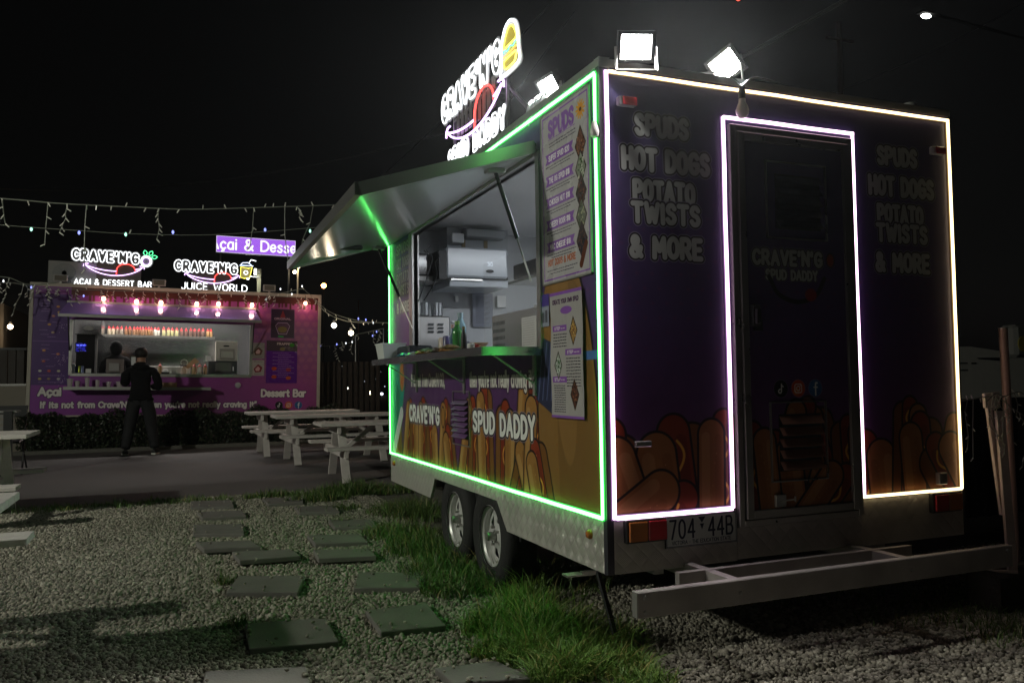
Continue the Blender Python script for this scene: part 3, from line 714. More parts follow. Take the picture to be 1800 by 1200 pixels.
# opening frame
for nm, a, b in [('opening_jamb',(TX-.014,HY0-.045,HZ0-.01),(TX+.045,HY0,HZ1+.02)),('opening_jamb',(TX-.010,HY1,HZ0-.01),(TX+.045,HY1+.10,HZ1+.02)),('opening_header',(TX-.02,HY0,HZ1),(TX+.045,HY1,HZ1+.04))]:
    MB().box(a, b).build(nm, ALU, tr)
# skirts of tread plate
yz = [(6.88,.372),(5.73,.372),(5.62,.52),(4.42,.52),(4.27,.372),(3.15,.372),(3.15,.598),(6.88,.598)]
MB().prism([(TX-.001,y,z) for y,z in yz], (.02,0,0)).build('side_skirt', TREAD, tr)
MB().box((1.735,TY-.001,.372),(2.365,TY+.02,.598)).build('rear_skirt', TREAD, tr)
MB().box((2.367,TY-.003,.378),(3.102,TY+.02,.518)).build('rear_skirt', TREAD, tr)
MB().box((3.105,TY-.001,.372),(3.789,TY+.02,.598)).build('rear_skirt', TREAD, tr)
# chassis below
mb = MB()
for y in (3.3, 4.2, 5.9, 6.7): mb.box((1.8,y,.42),(3.7,y+.05,.5))
mb.box((2.05,3.32,.30),(2.10,6.9,.40)); mb.box((3.40,3.32,.30),(3.45,6.9,.40)); mb.box((TX+.02,TY+.02,.52),(TX1-.02,TY1,.6)); mb.build('chassis', ALUD, tr)
BUM = mat('galvanised_bumper', (.34,.31,.30), .55, .45, noise=.5, nscale=5, bump=.15, bscale=30)
mb = MB(); mb.box((1.628,2.76,.293),(3.66,2.80,.392), .004); mb.build('bumper', BUM, tr)
mb = MB(); mb.box((1.95,2.965,.335),(3.25,2.995,.39)); mb.build('bumper_rail', BUM, tr)
for x in (2.08, 3.0): MB().box((x,2.802,.33),(x+.045,3.3,.388)).build('bumper_arm', BUM, tr)
for x_, z_ in ((1.66,.37),(1.66,.315),(3.62,.37),(2.1,.34),(3.02,.34)):
    MB().lathe([(.009,0),(.009,-.006),(0,-.007)], (x_,2.76,z_), 6, 'y').build('bolt', ALUD, tr)
MB().box((1.6265,2.762,.295),(1.6285,2.798,.390)).build('end_plate', ALUD, tr)
# wheels
def wheel(y, x=1.765, z=.281):
    w = MB(); prof = [(.175,-.02),(.20,-.035),(.25,-.04),(.285,-.03),(.302,-.005),(.305,.03),(.305,.10),(.302,.135),(.285,.155),(.20,.155),(.175,.14)]
    w.lathe(prof, (x, y, z), 40, 'x', False); t_ = w.build('tyre', RUBBER, tr, smooth=True)
    RM = mat('white_steel_rim', (.62,.62,.60), .35, .2, noise=.1)
    r = MB(); r.lathe([(.182,-.028),(.186,-.02),(.178,-.012),(.166,.0),(.163,.10)], (x, y, z), 40, 'x', False)
    # spoked disc: ring + six spokes + hub
    r.lathe([(.165,.035),(.150,.028),(.132,.03)], (x, y, z), 40, 'x', False); r.lathe([(.078,.02),(.06,.012),(.036,.006)], (x, y, z), 24, 'x', False)
    for k in range(6):
        t0 = k*math.pi/3+.2; P = []
        for (rr, dt, h) in ((.135,-.26,.029),(.135,.26,.029),(.075,.34,.019),(.075,-.34,.019)):
            P.append((x+h, y+rr*math.cos(t0+dt), z+rr*math.sin(t0+dt)))
        r.prism(P, (.004,0,0))
    rim = r.build('rim', RM, tr, smooth=True)
    h = MB(); h.lathe([(0,-.045),(.022,-.045),(.026,-.035),(.028,.01),(.036,.012)], (x, y, z), 16, 'x'); h.build('hub_cap', ALU, rim, smooth=True)
    for k in range(5):
        a = k*2*math.pi/5; h = MB(); h.lathe([(0,-.012),(.008,-.012),(.009,.012)], (x, y+.052*math.cos(a), z+.052*math.sin(a)), 6, 'x'); h.build('wheel_nut', ALU, rim)
    MB().lathe([(.17,.09),(.0,.09)], (x, y, z), 24, 'x').build('brake_drum', BLACK, rim)
wheel(5.29); wheel(4.63)
MB().box((1.80,4.3,.30),(1.95,5.75,.57)).build('wheel_well', BLACK, tr)
# corner jack
mb = MB(); mb.beam((1.80,3.42,.36),(1.84,3.30,.02),.022,.014); mb.box((1.79,3.26,.0),(1.89,3.34,.012)); mb.build('corner_jack', DARKM, tr)
mb = MB(); mb.box((1.60,3.30,.335),(1.68,3.36,.343)); mb.box((1.68,3.32,.33),(1.75,3.34,.35)); mb.build('fold_step', ALU, tr)

# LED strips (part) with the glow around them added as a dim sleeve
G_C, P_C, Y_C = led('led_green', (.11,1,.15), 8), led('led_pink_white', (1,.66,.92), 3.4), led('led_warm_white', (1,.78,.42), 2.9)
G_S, P_S, Y_S = led('led_halo_green', (.0,1,.08), .45), led('led_halo_violet', (.62,.25,.85), .2), led('led_halo_amber', (1,.55,.12), .15)
def strip(p, q, core, sl, face, w=.008, sw=.0135):
    p, q = Vector(p), Vector(q); nrm = Vector(face)
    d = (q-p).normalized(); a = d.cross(nrm); 
    w *= .9; sw *= .9
    n_ = max(2, int((q-p).length/.22)); offs = [0]+[rnd.uniform(-.0016,.0016) for _ in range(n_-1)]+[0]
    def bar(hw, t0, t1):
        mb = MB(); vs = []
        for k in range(n_+1):
            s_ = p.lerp(q, k/n_)+a*offs[k]
            if k == 0: s_ = s_-d*hw
            if k == n_: s_ = s_+d*hw
            vs += [s_-a*hw+nrm*t0, s_+a*hw+nrm*t0, s_+a*hw+nrm*t1, s_-a*hw+nrm*t1]
        fs = [(0,1,2,3), tuple(4*n_+k for k in (3,2,1,0))]
        for k in range(n_):
            b_ = 4*k; fs += [(b_,b_+4,b_+5,b_+1),(b_+1,b_+5,b_+6,b_+2),(b_+2,b_+6,b_+7,b_+3),(b_+3,b_+7,b_+4,b_)]
        mb.add(vs, fs); return mb
    o = bar(w, .001, .014).build('led_strip', core, tr); bar(sw, .001, .006).build('halo_band', sl, o); return o
R_, S_ = (0,-1,0), (-1,0,0); ry = TY; sx0 = TX
strip((1.735,ry,.612),(1.735,ry,2.528), P_C, P_S, R_)
strip((1.752,ry,2.533),(3.776,ry,2.533), Y_C, Y_S, R_, .0065, .011)
strip((3.776,ry,.614),(3.776,ry,2.52), Y_C, Y_S, R_, .0065, .011)
strip((3.117,ry,.609),(3.768,ry,.609), Y_C, Y_S, R_, .007, .011)
strip((3.117,ry,.622),(3.117,ry,2.383), P_C, P_S, R_, .0065, .011)
for z_ in (2.22,1.78,1.42,1.2,.98,.80):
    MB().box((3.128,ry-.013,z_-.005),(3.136,ry-.001,z_+.005)).build('strip_clip', BLACK, tr)
strip((2.352,ry,2.396),(3.117,ry,2.396), P_C, P_S, R_, .008, .012)
strip((2.343,ry,.618),(2.343,ry,2.39), P_C, P_S, R_, .0075, .0125)
strip((1.755,ry,.609),(2.332,ry,.609), P_C, P_S, R_, .0095, .015)
strip((sx0,3.148,.61),(sx0,3.148,2.52), G_C, G_S, S_, .0065, .013)
strip((sx0,3.155,2.53),(sx0,6.86,2.53), G_C, G_S, S_, .007, .013)
strip((sx0,3.155,.607),(sx0,6.86,.607), G_C, G_S, S_, .008, .014)
strip((sx0,6.862,1.40),(sx0,6.862,2.52), G_C, G_S, S_, .008, .017)
strip((sx0,6.862,.62),(sx0,6.862,1.33), G_C, G_S, S_, .008, .017)

# door
BUN, BUNHI, BUND, SAUS, SAUD = _pr
door = Canvas(.66, 1.82, 500, x0=2.42, y0=.54); wrap_bg(door)
for (x, y, L, w_, a, s) in [(2.90,.72,.28,.10,-.35,1),(2.62,.62,.44,.09,.35,1),(2.95,.5,.4,.1,.75,1),(2.62,.5,.36,.12,-.1,-1),(2.5,.5,.42,.10,-.1,-1),(3.04,.62,.32,.09,-.05,-1),(2.75,.45,.34,.11,.75,1)]: hotdog(door, x, y, L, w_, a, s)
bubble(door, "CRAVE'N'G", 2.49, 1.725, .062, width=.40); door.ell(2.945,1.755,.026,.036,INK); door.ell(2.945,1.755,.021,.031,srgb('a14526'))
bubble(door, 'SPUD DADDY', 2.56, 1.655, .042, width=.30)
door.line(parse_at('s-3,1.2 -2,-.3 0,-.9 2,-.3 3,1.2', 2.74, 1.60, .055), .011, INK); door.ell(2.82,1.585,.035,.03,srgb('8f1f24'))
social(door, 2.625, 1.142, .040)
BUN, BUNHI, BUND, SAUS, SAUD = _pal
doorM = img_mat('printed_vinyl_wrap_door', door, .38, bump=.05)
mb = MB(); face_rear(mb, 2.445, .575, 3.055, 2.315, TY-.016); d_ = mb.build('door', doorM, tr, uv=door.uv(lambda p: (p[0], p[2])))
FR = mat('aluminium_door_frame', (.5,.48,.46), .3, .85, noise=.15, nscale=6)
for a, b in [((2.372,TY-.02,.522),(2.402,TY+.02,2.367)),((3.072,TY-.02,.522),(3.102,TY+.02,2.367)),((2.402,TY-.02,2.337),(3.072,TY+.02,2.367)),((2.402,TY-.02,.522),(3.072,TY+.02,.55))]:
    MB().box(a, b, .002).build('door_frame', FR, tr)
for a, b in [((2.408,TY-.03,.555),(2.446,TY-.005,2.332)),((3.032,TY-.03,.555),(3.068,TY-.005,2.332)),((2.446,TY-.03,2.294),(3.032,TY-.005,2.332)),((2.446,TY-.03,.555),(3.032,TY-.005,.592))]:
    MB().box(a, b, .002).build('edge_rail', FR, d_)
mb = MB(); mb.box((2.455,TY-.045,1.43),(2.50,TY-.016,1.53),.004); mb.box((2.463,TY-.062,1.44),(2.49,TY-.045,1.51),.004); mb.build('handle', BLACK, d_)
mb = MB(); mb.box((2.475,TY-.03,1.41),(2.52,TY-.017,1.46)); mb.build('lock', BLACK, d_)
mb = MB(); mb.box((2.565,TY-.034,.60),(2.625,TY-.017,.655),.003); mb.tube([(2.59,TY-.04,.628),(2.67,TY-.04,.632)],.004); mb.tube([(2.67,TY-.04,.62),(2.67,TY-.04,.645)],.004); mb.build('door_catch', ALU, d_)
def vent(x0, z0, x1, z1, m, sm, n=5, plane='r', ins=.16):
    w_, h_ = x1-x0, z1-z0; f = MB(); Y = TY-.017 if plane == 'r' else None
    def B(mb, a, za, b, zb, d0, d1):
        if plane == 'r': mb.box((a,Y-d1,za),(b,Y-d0,zb))
        else: mb.box((TX-d1,a,za),(TX-d0,b,zb))
    t_ = .006
    B(f, x0, z0, x1, z0+t_, 0, .01); B(f, x0, z1-t_, x1, z1, 0, .01); B(f, x0, z0+t_, x0+t_, z1-t_, 0, .01); B(f, x1-t_, z0+t_, x1, z1-t_, 0, .01)
    v = f.build('louvre_vent', FR if plane == 'r' else ALU, tr)
    ix0, ix1, iz0, iz1 = x0+w_*ins, x1-w_*ins*.6, z0+h_*.13, z1-h_*.16
    b = MB(); B(b, ix0, iz0, ix1, iz1, .0005, .0015); b.build('vent_opening', BLACK, v)
    st = (iz1-iz0)/n
    for k in range(n):
        z = iz0+k*st; s_ = MB()
        if plane == 'r': s_.prism([(ix0,Y-.002,z+st*.85),(ix1,Y-.002,z+st*.85),(ix1,Y-.026,z+st*.2),(ix0,Y-.026,z+st*.2)], (0,-.002,-.003))
        else: s_.prism([(TX-.002,ix0,z+st*.85),(TX-.002,ix1,z+st*.85),(TX-.028,ix1,z+st*.25),(TX-.028,ix0,z+st*.25)], (-.002,0,-.003))
        s_.build('slat', sm, v)
SLD = mat('dark_glossy_louvre', (.05,.05,.06), .2, .7)
vent(2.564, 1.845, 2.925, 2.212, None, SLD, 5)
vent(2.553, .712, 2.885, 1.082, None, mat('bronze_printed_louvre', (.22,.10,.07), .4), 5)
vent(4.85, .79, 5.185, 1.135, None, mat('purple_printed_louvre', (.16,.08,.2), .3), 7, 's', .12)
# plate, tail lights, markers
pl = Canvas(.372, .134, 1400, srgb('b9bab6')); pl.frame(.002,.002,.370,.132,.003,srgb('30344a'))
NV = srgb('1c2036')
pl.text('704', .022, .038, .078, .0048, NV, width=.125, gap=3); pl.text('44B', .222, .038, .078, .0048, NV, width=.128, gap=3)
pl.poly([(.168,.124),(.206,.124),(.187,.098)], NV); pl.poly([(.176,.094),(.198,.094),(.187,.068)], NV)
pl.text('VICTORIA - THE EDUCATION STATE', .03, .012, .015, .0011, NV, width=.31)
mb = MB(); mb.add([(0,0,0),(.372,0,0),(.372,0,.134),(0,0,.134)], [(0,1,2,3)]); mb.v = [(x+1.985, TY-.012, z+.462) for x,y,z in mb.v]
np_ = mb.build('number_plate', img_mat('number_plate_print', pl, .5), tr, uv=lambda p: ((p[0]-1.985)/.372, (p[2]-.462)/.134))
MB().box((1.983,TY-.0115,.460),(2.359,TY-.002,.598)).build('plate_backing', BLACK, np_)
def tail(x, flip):
    b = MB(); b.box((x-.006,TY-.03,.500),(x+.196,TY-.001,.600),.004); o = b.build('tail_light', BLACK, tr)
    a, c = (mat('amber_lens', (.42,.13,.03), .25, coat=.5), mat('red_lens', (.45,.02,.03), .25, coat=.5))
    if flip: a, c = c, a
    MB().box((x+.004,TY-.042,.508),(x+.094,TY-.0305,.592),.004).build('lens', a, o); MB().box((x+.098,TY-.042,.508),(x+.19,TY-.0305,.592),.004).build('lens', c, o)
tail(1.785, False); tail(3.553, True)
for x, z in ((1.83,2.405),(3.685,2.36)):
    b = MB(); b.box((x-.045,TY-.03,z-.02),(x+.045,TY-.001,z+.02),.005); o = b.build('marker_light', mat('grey_housing', (.3,.3,.32), .5), tr)
    MB().box((x-.028,TY-.036,z-.018),(x+.044,TY-.0305,z+.019),.003).build('lens', MATS['red_lens'], o)
for y, z in ((3.28,.52),(6.75,.53)):
    MB().lathe([(.022,0),(.022,-.008),(.015,-.018),(0,-.022)], (TX-.001,y,z), 14, 'x').build('side_reflector', MATS['amber_lens'], tr, smooth=True)
mb = MB(); mb.box((1.84,TY-.02,.905),(1.92,TY-.002,.93),.003); mb.build('latch', ALU, tr)
mb = MB(); mb.box((3.60,TY-.03,.64),(3.655,TY-.002,.70),.003); mb.build('latch', ALU, tr)

# serving shelf, brackets
mb = MB(); mb.box((1.39,3.775,1.345),(TX+.03,6.16,1.362),.002); mb.build('serving_shelf', STEEL, tr)
mb = MB(); mb.box((1.385,3.77,1.322),(1.39,6.165,1.364)); mb.box((1.39,3.765,1.322),(TX-.002,3.772,1.364)); mb.build('shelf_lip', STEEL, tr)
for y in (3.85, 4.95, 6.05):
    mb = MB(); mb.beam((1.46,y,1.335),(TX-.005,y,1.18),.018,.006); mb.beam((1.43,y,1.338),(TX-.003,y,1.338),.03,.008); mb.box((TX-.012,y-.015,1.12),(TX-.002,y+.015,1.34)); mb.build('shelf_bracket', ALUD, tr)

# hatch
UND = mat('glossy_hatch_lining', (.5,.52,.51), .14, .0, bump=.03, bscale=5)
hz = 2.345; a0 = Vector((TX-.015,3.80,hz)); a1 = Vector((TX-.015,6.77,hz)); b1 = Vector((.885,6.77,2.13)); b0 = Vector((.79,3.80,2.075))
b0 = Vector((.80,3.80,2.082)); b1 = Vector((.87,6.77,2.128))
mb = MB(); up = Vector((-.02,0,.035)); mb.prism([a0,a1,b1,b0], up); mb.build('hatch_panel', UND, tr)
HF = mat('hatch_edge_aluminium', (.42,.42,.4), .3, .9)
def edgebar(p, q, w=.04, h=.06): mb = MB(); mb.beam(p, q, w, h); return mb.build('hatch_edge', HF, tr)
edgebar(b0+Vector((-.01,-.02,.012)), b1+Vector((-.01,.02,.012)), .03, .06)
edgebar(a0+Vector((0,-.012,.03)), b0+Vector((0,-.012,.012)), .03, .062)
edgebar(a1+Vector((0,.012,.03)), b1+Vector((0,.012,.012)), .03, .062)
mb = MB(); mb.beam(a0.lerp(a1,.0)+Vector((0,0,.03)), a1+Vector((0,0,.03)), .03, .05); mb.build('hatch_hinge', DARKM, tr)
for (y, foot, tx) in ((3.98, (TX-.012, 3.86, 1.70), .12), (6.62, (TX-.012, 6.12, 1.60), .10)):
    tp = a0.lerp(b0, .16); tp = Vector((tp.x, y, tp.z-.01)); f = Vector(foot); m_ = tp.lerp(f, .62)
    mb = MB(); mb.tube([tp, m_], .011, 10); o = mb.build('gas_strut', mat('strut_body', (.06,.06,.065), .35, .6), tr, smooth=True)
    mb = MB(); mb.tube([m_, f], .005, 8); mb.build('strut_rod', ALU, o, smooth=True)
    mb = MB(); mb.box((tp.x-.05,y-.03,tp.z-.02),(tp.x+.05,y+.03,tp.z+.008),.005); mb.build('strut_mount', ALUD, o)
mb = MB(); c = a1.lerp(b1,.55).lerp(a0.lerp(b0,.55),.18); mb.box(c+Vector((-.10,-.04,-.02)), c+Vector((.10,.04,.012)), .01); mb.build('hatch_latch', BLACK, tr)

# ------------------------------------------------------------------ floodlights on the roof (each carries its own lamp)
FLW = led('floodlight_led_panel', (1,1,.98), 30)
def flood(loc, aim, label, power, size=(.20,.155), roll=0.0, lit=True, spread=120):
    aim = Vector(aim).normalized(); loc = Vector(loc)
    r = Vector((0,0,1)).cross(aim); r.normalize(); u = aim.cross(r)
    r2 = r*math.cos(roll)+u*math.sin(roll); u2 = -r*math.sin(roll)+u*math.cos(roll)
    root = thing('floodlight', label, 'floodlight', loc-Vector((0,0,size[1]*.5+.05)), group='floodlights on the trailer roof')
    def P(a, b, c): return loc+r2*a+u2*b+aim*c
    w_, h_ = size[0]/2, size[1]/2
    def slab(mb, x0, y0, z0, x1, y1, z1): mb.prism([P(x0,y0,z0),P(x1,y0,z0),P(x1,y1,z0),P(x0,y1,z0)], aim*(z1-z0))
    mb = MB(); slab(mb, -w_-.014, -h_-.014, -.03, w_+.014, h_+.014, -.004)
    for (a, b, c, d) in ((-w_-.014,-h_-.014,-w_,h_+.014),(w_,-h_-.014,w_+.014,h_+.014),(-w_,-h_-.014,w_,-h_),(-w_,h_,w_,h_+.014)): slab(mb, a, b, -.0035, c, d, .010)
    for k in range(6): slab(mb, -w_*.8+k*w_*.32, -h_*.8, -.05, -w_*.8+k*w_*.32+.006, h_*.8, -.0305)
    mb.build('housing', BLACK if lit else mat('grey_housing2', (.25,.25,.25), .5), root)
    mb = MB(); slab(mb, -w_+.002, -h_+.002, -.003, w_-.002, h_-.002, .001); mb.build('led_panel', FLW if lit else mat('unlit_flood_glass', (.2,.2,.2), .2), root)
    base = root.location
    mb = MB()
    for s_ in (-1, 1): mb.tube([P(s_*(w_+.02),0,-.01), P(s_*(w_+.02),0,-.01)*.4+Vector((base.x,base.y,base.z))*.6+r*s_*(w_+.02)*.6, base+r*s_*(w_+.02)], .006, 6)
    mb.beam(base+r*(w_+.02), base-r*(w_+.02), .02, .006); mb.build('bracket', ALUD, root)
    if lit:
        l = bpy.data.lights.new('flood_lamp', 'AREA'); l.shape = 'RECTANGLE'; l.size = size[0]; l.size_y = size[1]; l.energy = power; l.color = (1,.99,.93); l.spread = math.radians(spread)
        o = bpy.data.objects.new('flood_lamp', l); COL.objects.link(o); o.parent = root
        o.matrix_local = Matrix.Translation(loc+aim*.02-root.location) @ Matrix((-r2, u2, -aim)).transposed().to_4x4()
    return root
flood(RP(1118,83,3.06), (-.35,-1,-.5), 'largest bright floodlight facing forward above the left part of the trailer rear', 46, (.135,.105), spread=165)
flood(RP(1275,116,3.22), (-.9,-.72,-.30), 'bright floodlight turned on its corner above the door of the trailer', 45, (.125,.115), .5)
flood(SP(966,154,1.80), (-1,-.12,-.62), 'bright floodlight above the serving side beside the roof sign', 240, (.15,.10))
flood_un = None
# ------------------------------------------------------------------ neon signs
NW, NV_, NR_, NG_, NY_, NO_ = led('neon_white', (.93,.97,1), 2.4), led('neon_violet', (.72,.45,1), 2.6), led('neon_red', (1,.06,.05), 2.2), led('neon_green', (.1,1,.35), 2.2), led('neon_yellow', (1,.85,.1), 2.0), led('neon_orange', (1,.3,.04), 2.0)
NVD = led('neon_violet_edge', (.28,.08,.9), .8)
ACR = mat('smoked_acrylic_backing', (.13,.13,.13), .35)
ACG = mat('clear_acrylic_plate', (.33,.33,.34), .25)
def cont_tubes(mb, loops, to3, r, n=6, d=0):
    for lp in loops:
        P = np.array(lp); k = max(1, int(len(P)/max(12, len(P)//2))); P = P[::2] if len(P) > 20 else P
        mb.tube([to3(a, b, d) for a, b in P], r, n, closed=True)
def neon_outline(root, to3, polys, iso, r, res, m, back=.018, depth=.006, inner=True):
    m_ = iso+back+res*3; phi, x0, y0 = grid_phi(polys, m_, res)
    mb = MB(); cont_tubes(mb, contours(phi, x0, y0, res, iso), lambda a, b, d: to3(a, b, r+.002), r); mb.build('neon_outline', m, root)
    mb = MB(); fill_mesh(mb, phi, x0, y0, res, iso+back, lambda a, b, d: to3(a, b, d), -depth); mb.build('backing_plate', ACG if inner else ACR, root)
    mb = MB(); fill_mesh(mb, phi, x0, y0, res, iso-r*1.2, lambda a, b, d: to3(a, b, d+.003), -.003); mb.build('letter_faces', ACR, root)['kind'] = 'stuff'
def neon_line(root, to3, polys, r, m, name='neon_tube', closed=False, d=.012):
    mb = MB()
    for p in polys: mb.tube([to3(a, b, d) for a, b in p], r, 6, closed=closed)
    return mb.build(name, m, root)
def smile(root, to3, x0, x1, y, sag, r, tongue=True, edge=True):
    w = x1-x0; t = np.linspace(0, 1, 25)
    low = np.c_[x0+w*t, y-sag*(4*t*(1-t))**.8]; up = np.c_[x0+w*t, y-sag*.52*(4*t*(1-t))**.9]
    k0, k1 = 13, 21
    mat_ = NV_
    neon_line(root, to3, [low, up[:k0+1], up[k1:]], r, mat_)
    for sx_, s_ in ((x0, 1), (x1, -1)):
        neon_line(root, to3, [np.array([[sx_-s_*w*.035, y-w*.03],[sx_-s_*w*.03, y+w*.008],[sx_, y+w*.03],[sx_+s_*w*.05, y+w*.03]])], r, mat_)
    cx0, cx1 = up[k0][0], up[k1][0]; cc = (cx0+cx1)/2; a = np.linspace(math.pi, 0, 13)
    yb0, yb1 = low[k0][1], up[k1][1]
    P = [[cx0-.0*w, yb0]]+[[cc+(cx1-cx0)/2*math.cos(q), up[k0][1]+w*.02+(w*.13)*math.sin(q)] for q in a]+[[cx1, yb1]]
    neon_line(root, to3, [np.array(P)], r, NR_)
# big sign over the serving side of the near trailer
sg = thing('roof_sign', 'neon roof sign with burger above the serving side of the large trailer', 'neon sign', (1.80, 5.0, 2.59))
XS = 1.80
t3 = lambda a, b, d: (XS-d, -a, b)
neon_outline(sg, t3, strokes("CRAVE'N'G", -5.63, 3.06, .16, width=1.11, gap=4.8, wob=.35), .024, .0045, .007, NW, .024)
# burger
bx, by = -4.335, 3.02
bo = [np.array([[bx-.11,by-.02],[bx-.115,by+.03],[bx-.105,by+.14],[bx-.05,by+.215],[bx+.03,by+.22],[bx+.09,by+.16],[bx+.11,by+.05],[bx+.105,by-.02],[bx-.11,by-.02]])]
phi_s = [catmull(bo[0], 4)]
mb = MB(); P = [(XS+.004, -a*1, b) for a, b in phi_s[0][:-1]]
cx, cy = bx, by+.09
big = [(XS, -(cx+(a-cx)*1.28), cy+(b-cy)*1.24) for a, b in phi_s[0][:-1]]
mb.prism(big, (.006,0,0)); mb.build('burger_plate', ACG, sg)
neon_line(sg, t3, [np.array([(cx+(a-cx)*1.18, cy+(b-cy)*1.15) for a, b in phi_s[0][:-1]])], .0075, NW, closed=True)
YF = led('burger_bun_face', (.55,.42,.02), .55)
def ringfill(P, m, me, d=.004):
    P = np.array(P); P = P[:-1] if np.allclose(P[0], P[-1]) else P
    mb = MB(); mb.prism([t3(a, b, d) for a, b in P], (-.002,0,0)); mb.build('burger_face', me, sg)
    neon_line(sg, t3, [P], .0058, m, closed=True)
ringfill(catmull(np.array([[bx-.095,by+.115],[bx-.08,by+.165],[bx-.03,by+.21],[bx+.03,by+.21],[bx+.08,by+.165],[bx+.095,by+.115],[bx,by+.11],[bx-.095,by+.115]]), 4), NY_, YF)
ringfill(catmull(np.array([[bx-.09,by+.04],[bx+.09,by+.04],[bx+.09,by+.01],[bx+.06,by-.015],[bx-.06,by-.015],[bx-.09,by+.01],[bx-.09,by+.04]]), 3), NY_, YF)
neon_line(sg, t3, [np.c_[np.linspace(bx-.10,bx+.10,20), by+.092+.008*np.sin(np.linspace(0,15,20))]], .0045, NG_)
neon_line(sg, t3, [np.array([[bx-.10,by+.062],[bx+.10,by+.066]])], .0045, NO_)
smile(sg, t3, -5.50, -4.47, 2.945, .14, .0075)
neon_outline(sg, t3, strokes("SPUD DADDY", -5.50, 2.685, .115, width=1.05, gap=4.4, wob=.3), .014, .0042, .006, NW, .014)
for y in (5.45, 4.46): MB().box((1.815,y-.008,2.59),(1.831,y+.008,3.2)).build('upright', ALUD, sg)
for y in (5.3, 4.6): mb = MB(); mb.beam((1.83,y,3.05),(2.35,y+.1,2.60),.018,.018); mb.build('stay', ALUD, sg)
for y0_, z in ((4.46,3.0),(4.46,2.8)): mb = MB(); mb.box((1.812,y0_,z),(1.826,5.45,z+.015)); mb.build('cross_rail', ALUD, sg)
WR = mat('sign_ribbed_backing', (.16,.14,.13), .4, .5)
mb = MB()
for k in range(9): mb.box((1.808,4.62+k*.085,2.86),(1.811,4.685+k*.085,3.06))
mb.build('rib_panel', WR, sg)

# ------------------------------------------------------------------ far trailer in its own slightly tilted frame
YL = 16.6
LO = Vector(RP(50, 730, YL)); LANG = math.radians(1.196)      # falls to the right
EX, EZ = Vector((math.cos(LANG), 0, -math.sin(LANG))), Vector((math.sin(LANG), 0, math.cos(LANG)))
def LFW(p): return LO+EX*p[0]+Vector((0, p[1], 0))+EZ*p[2]
def LL(u, v, y=YL):
    d = Vector(RP(u, v, y))-LO; return (d.dot(EX), d.y, d.dot(EZ))
LTOP = []
def thingL(name, label, cat, base, group=None):
    o = thing(name, label, cat, base, group=group); LTOP.append((o, Vector(base))); return o
def meshL(mb, name, m, base, label, cat, group=None, smooth=False, **kw):
    mb.v = [(x-base[0], y-base[1], z-base[2]) for x, y, z in mb.v]
    o = mb.build(name, m, smooth=smooth, **kw); o.location = base; tag(o, label, cat, group); LTOP.append((o, Vector(base))); return o
LW_, LH = 5.0, 2.307
fc = Canvas(LW_, LH, 230, srgb('6d2f86'))
tx = np.clip(fc.X/LW_, 0, 1)[..., None]; ty = np.clip(fc.Y/LH, 0, 1)[..., None]
fc.a[:] = np.array(srgb('7a308c'))*(1-tx)+np.array(srgb('8f447c'))*tx
wv = (np.sin(fc.X*1.7+fc.Y*3)*.5+np.sin(fc.X*3.1-fc.Y*2+1)*.5)[..., None]; fc.a += wv*np.array([.05,-.02,.05])
px, py = fc.X/.16, fc.Y/.14; row = np.floor(py); fx = (px+.5*(row%2))%1-.5; fy = py%1-.5; dd = np.sqrt(fx*fx+fy*fy)
al = (np.clip((.40-dd)*8, 0, 1)*np.clip((fc.X-3.2)*1.2, 0, 1)*.25*np.clip((fc.Y-.5)*2, 0, 1))[..., None]; fc.a[:] = fc.a*(1-al)+np.array(srgb('c77a86'))*al
# chocolate drips along the top
br = srgb('4a1a12'); fc.rect(.6, 2.14, 5, 2.307, br)
for k in range(64):
    x = .62+k*.07+rnd.uniform(-.02,.02); fc.line([[(x,2.2),(x,2.2-rnd.uniform(.03,.2))]], rnd.uniform(.010,.024), br)
# menu panel
fc.rect(.02, .53, .60, 2.14, srgb('47186e')); fc.rect(.02,1.30,.60,1.308,srgb('8a5aa8'))
def dashes(c, x0, x1, y, h, col, n=6, op=.8):
    x = x0
    while x < x1:
        w_ = rnd.uniform(.3, 1)*h*3.2
        c.line([[(x, y+rnd.uniform(-.12,.12)*h),(min(x1, x+w_), y+rnd.uniform(-.12,.12)*h)]], h*.28, col, op); x += w_+h*.9
PK = srgb('cdb2dc')
for (x, z) in [(.14,2.02),(.14,1.97),(.14,1.92),(.14,1.87),(.14,1.83),(.12,1.66),(.32,1.64),(.12,1.5),(.14,1.42),(.25,1.38),(.16,1.24),(.15,1.17),(.32,1.08),(.16,.98),(.24,.86),(.13,.70),(.27,.70),(.40,.70),(.13,.58),(.27,.58),(.40,.58)]:
    dashes(fc, x, x+.13, z, .011, PK)
for (x, z, c) in [(.40,1.92,'c9772b'),(.42,1.82,'d4a33a'),(.33,1.75,'b06050'),(.27,1.6,'c98a2b'),(.33,1.46,'b99a80'),(.20,1.14,'cf8a3a'),(.42,1.08,'c96e4a'),(.20,.95,'b84a3a'),(.15,.78,'d0cfc0'),(.29,.78,'c93a2a'),(.44,.78,'c9c0a0'),(.15,.64,'b9a050'),(.29,.64,'8a6a4a'),(.44,.64,'b9b0b0')]:
    fc.ell(x, z, .028, .02, srgb(c)); fc.ell(x-.008, z+.006, .011, .008, (.8,.75,.7), op=.5)
for k in range(90):
    a = rnd.gauss(0,1)*.05; b = rnd.gauss(0,1)*.05; c0 = [(.5,1.58),(.5,1.0),(.48,.62),(.47,1.0)][k%4]; fc.ell(c0[0]+a, c0[1]+b, .004, .004, srgb('e8d8ee'))
LT = srgb('e4dcda')
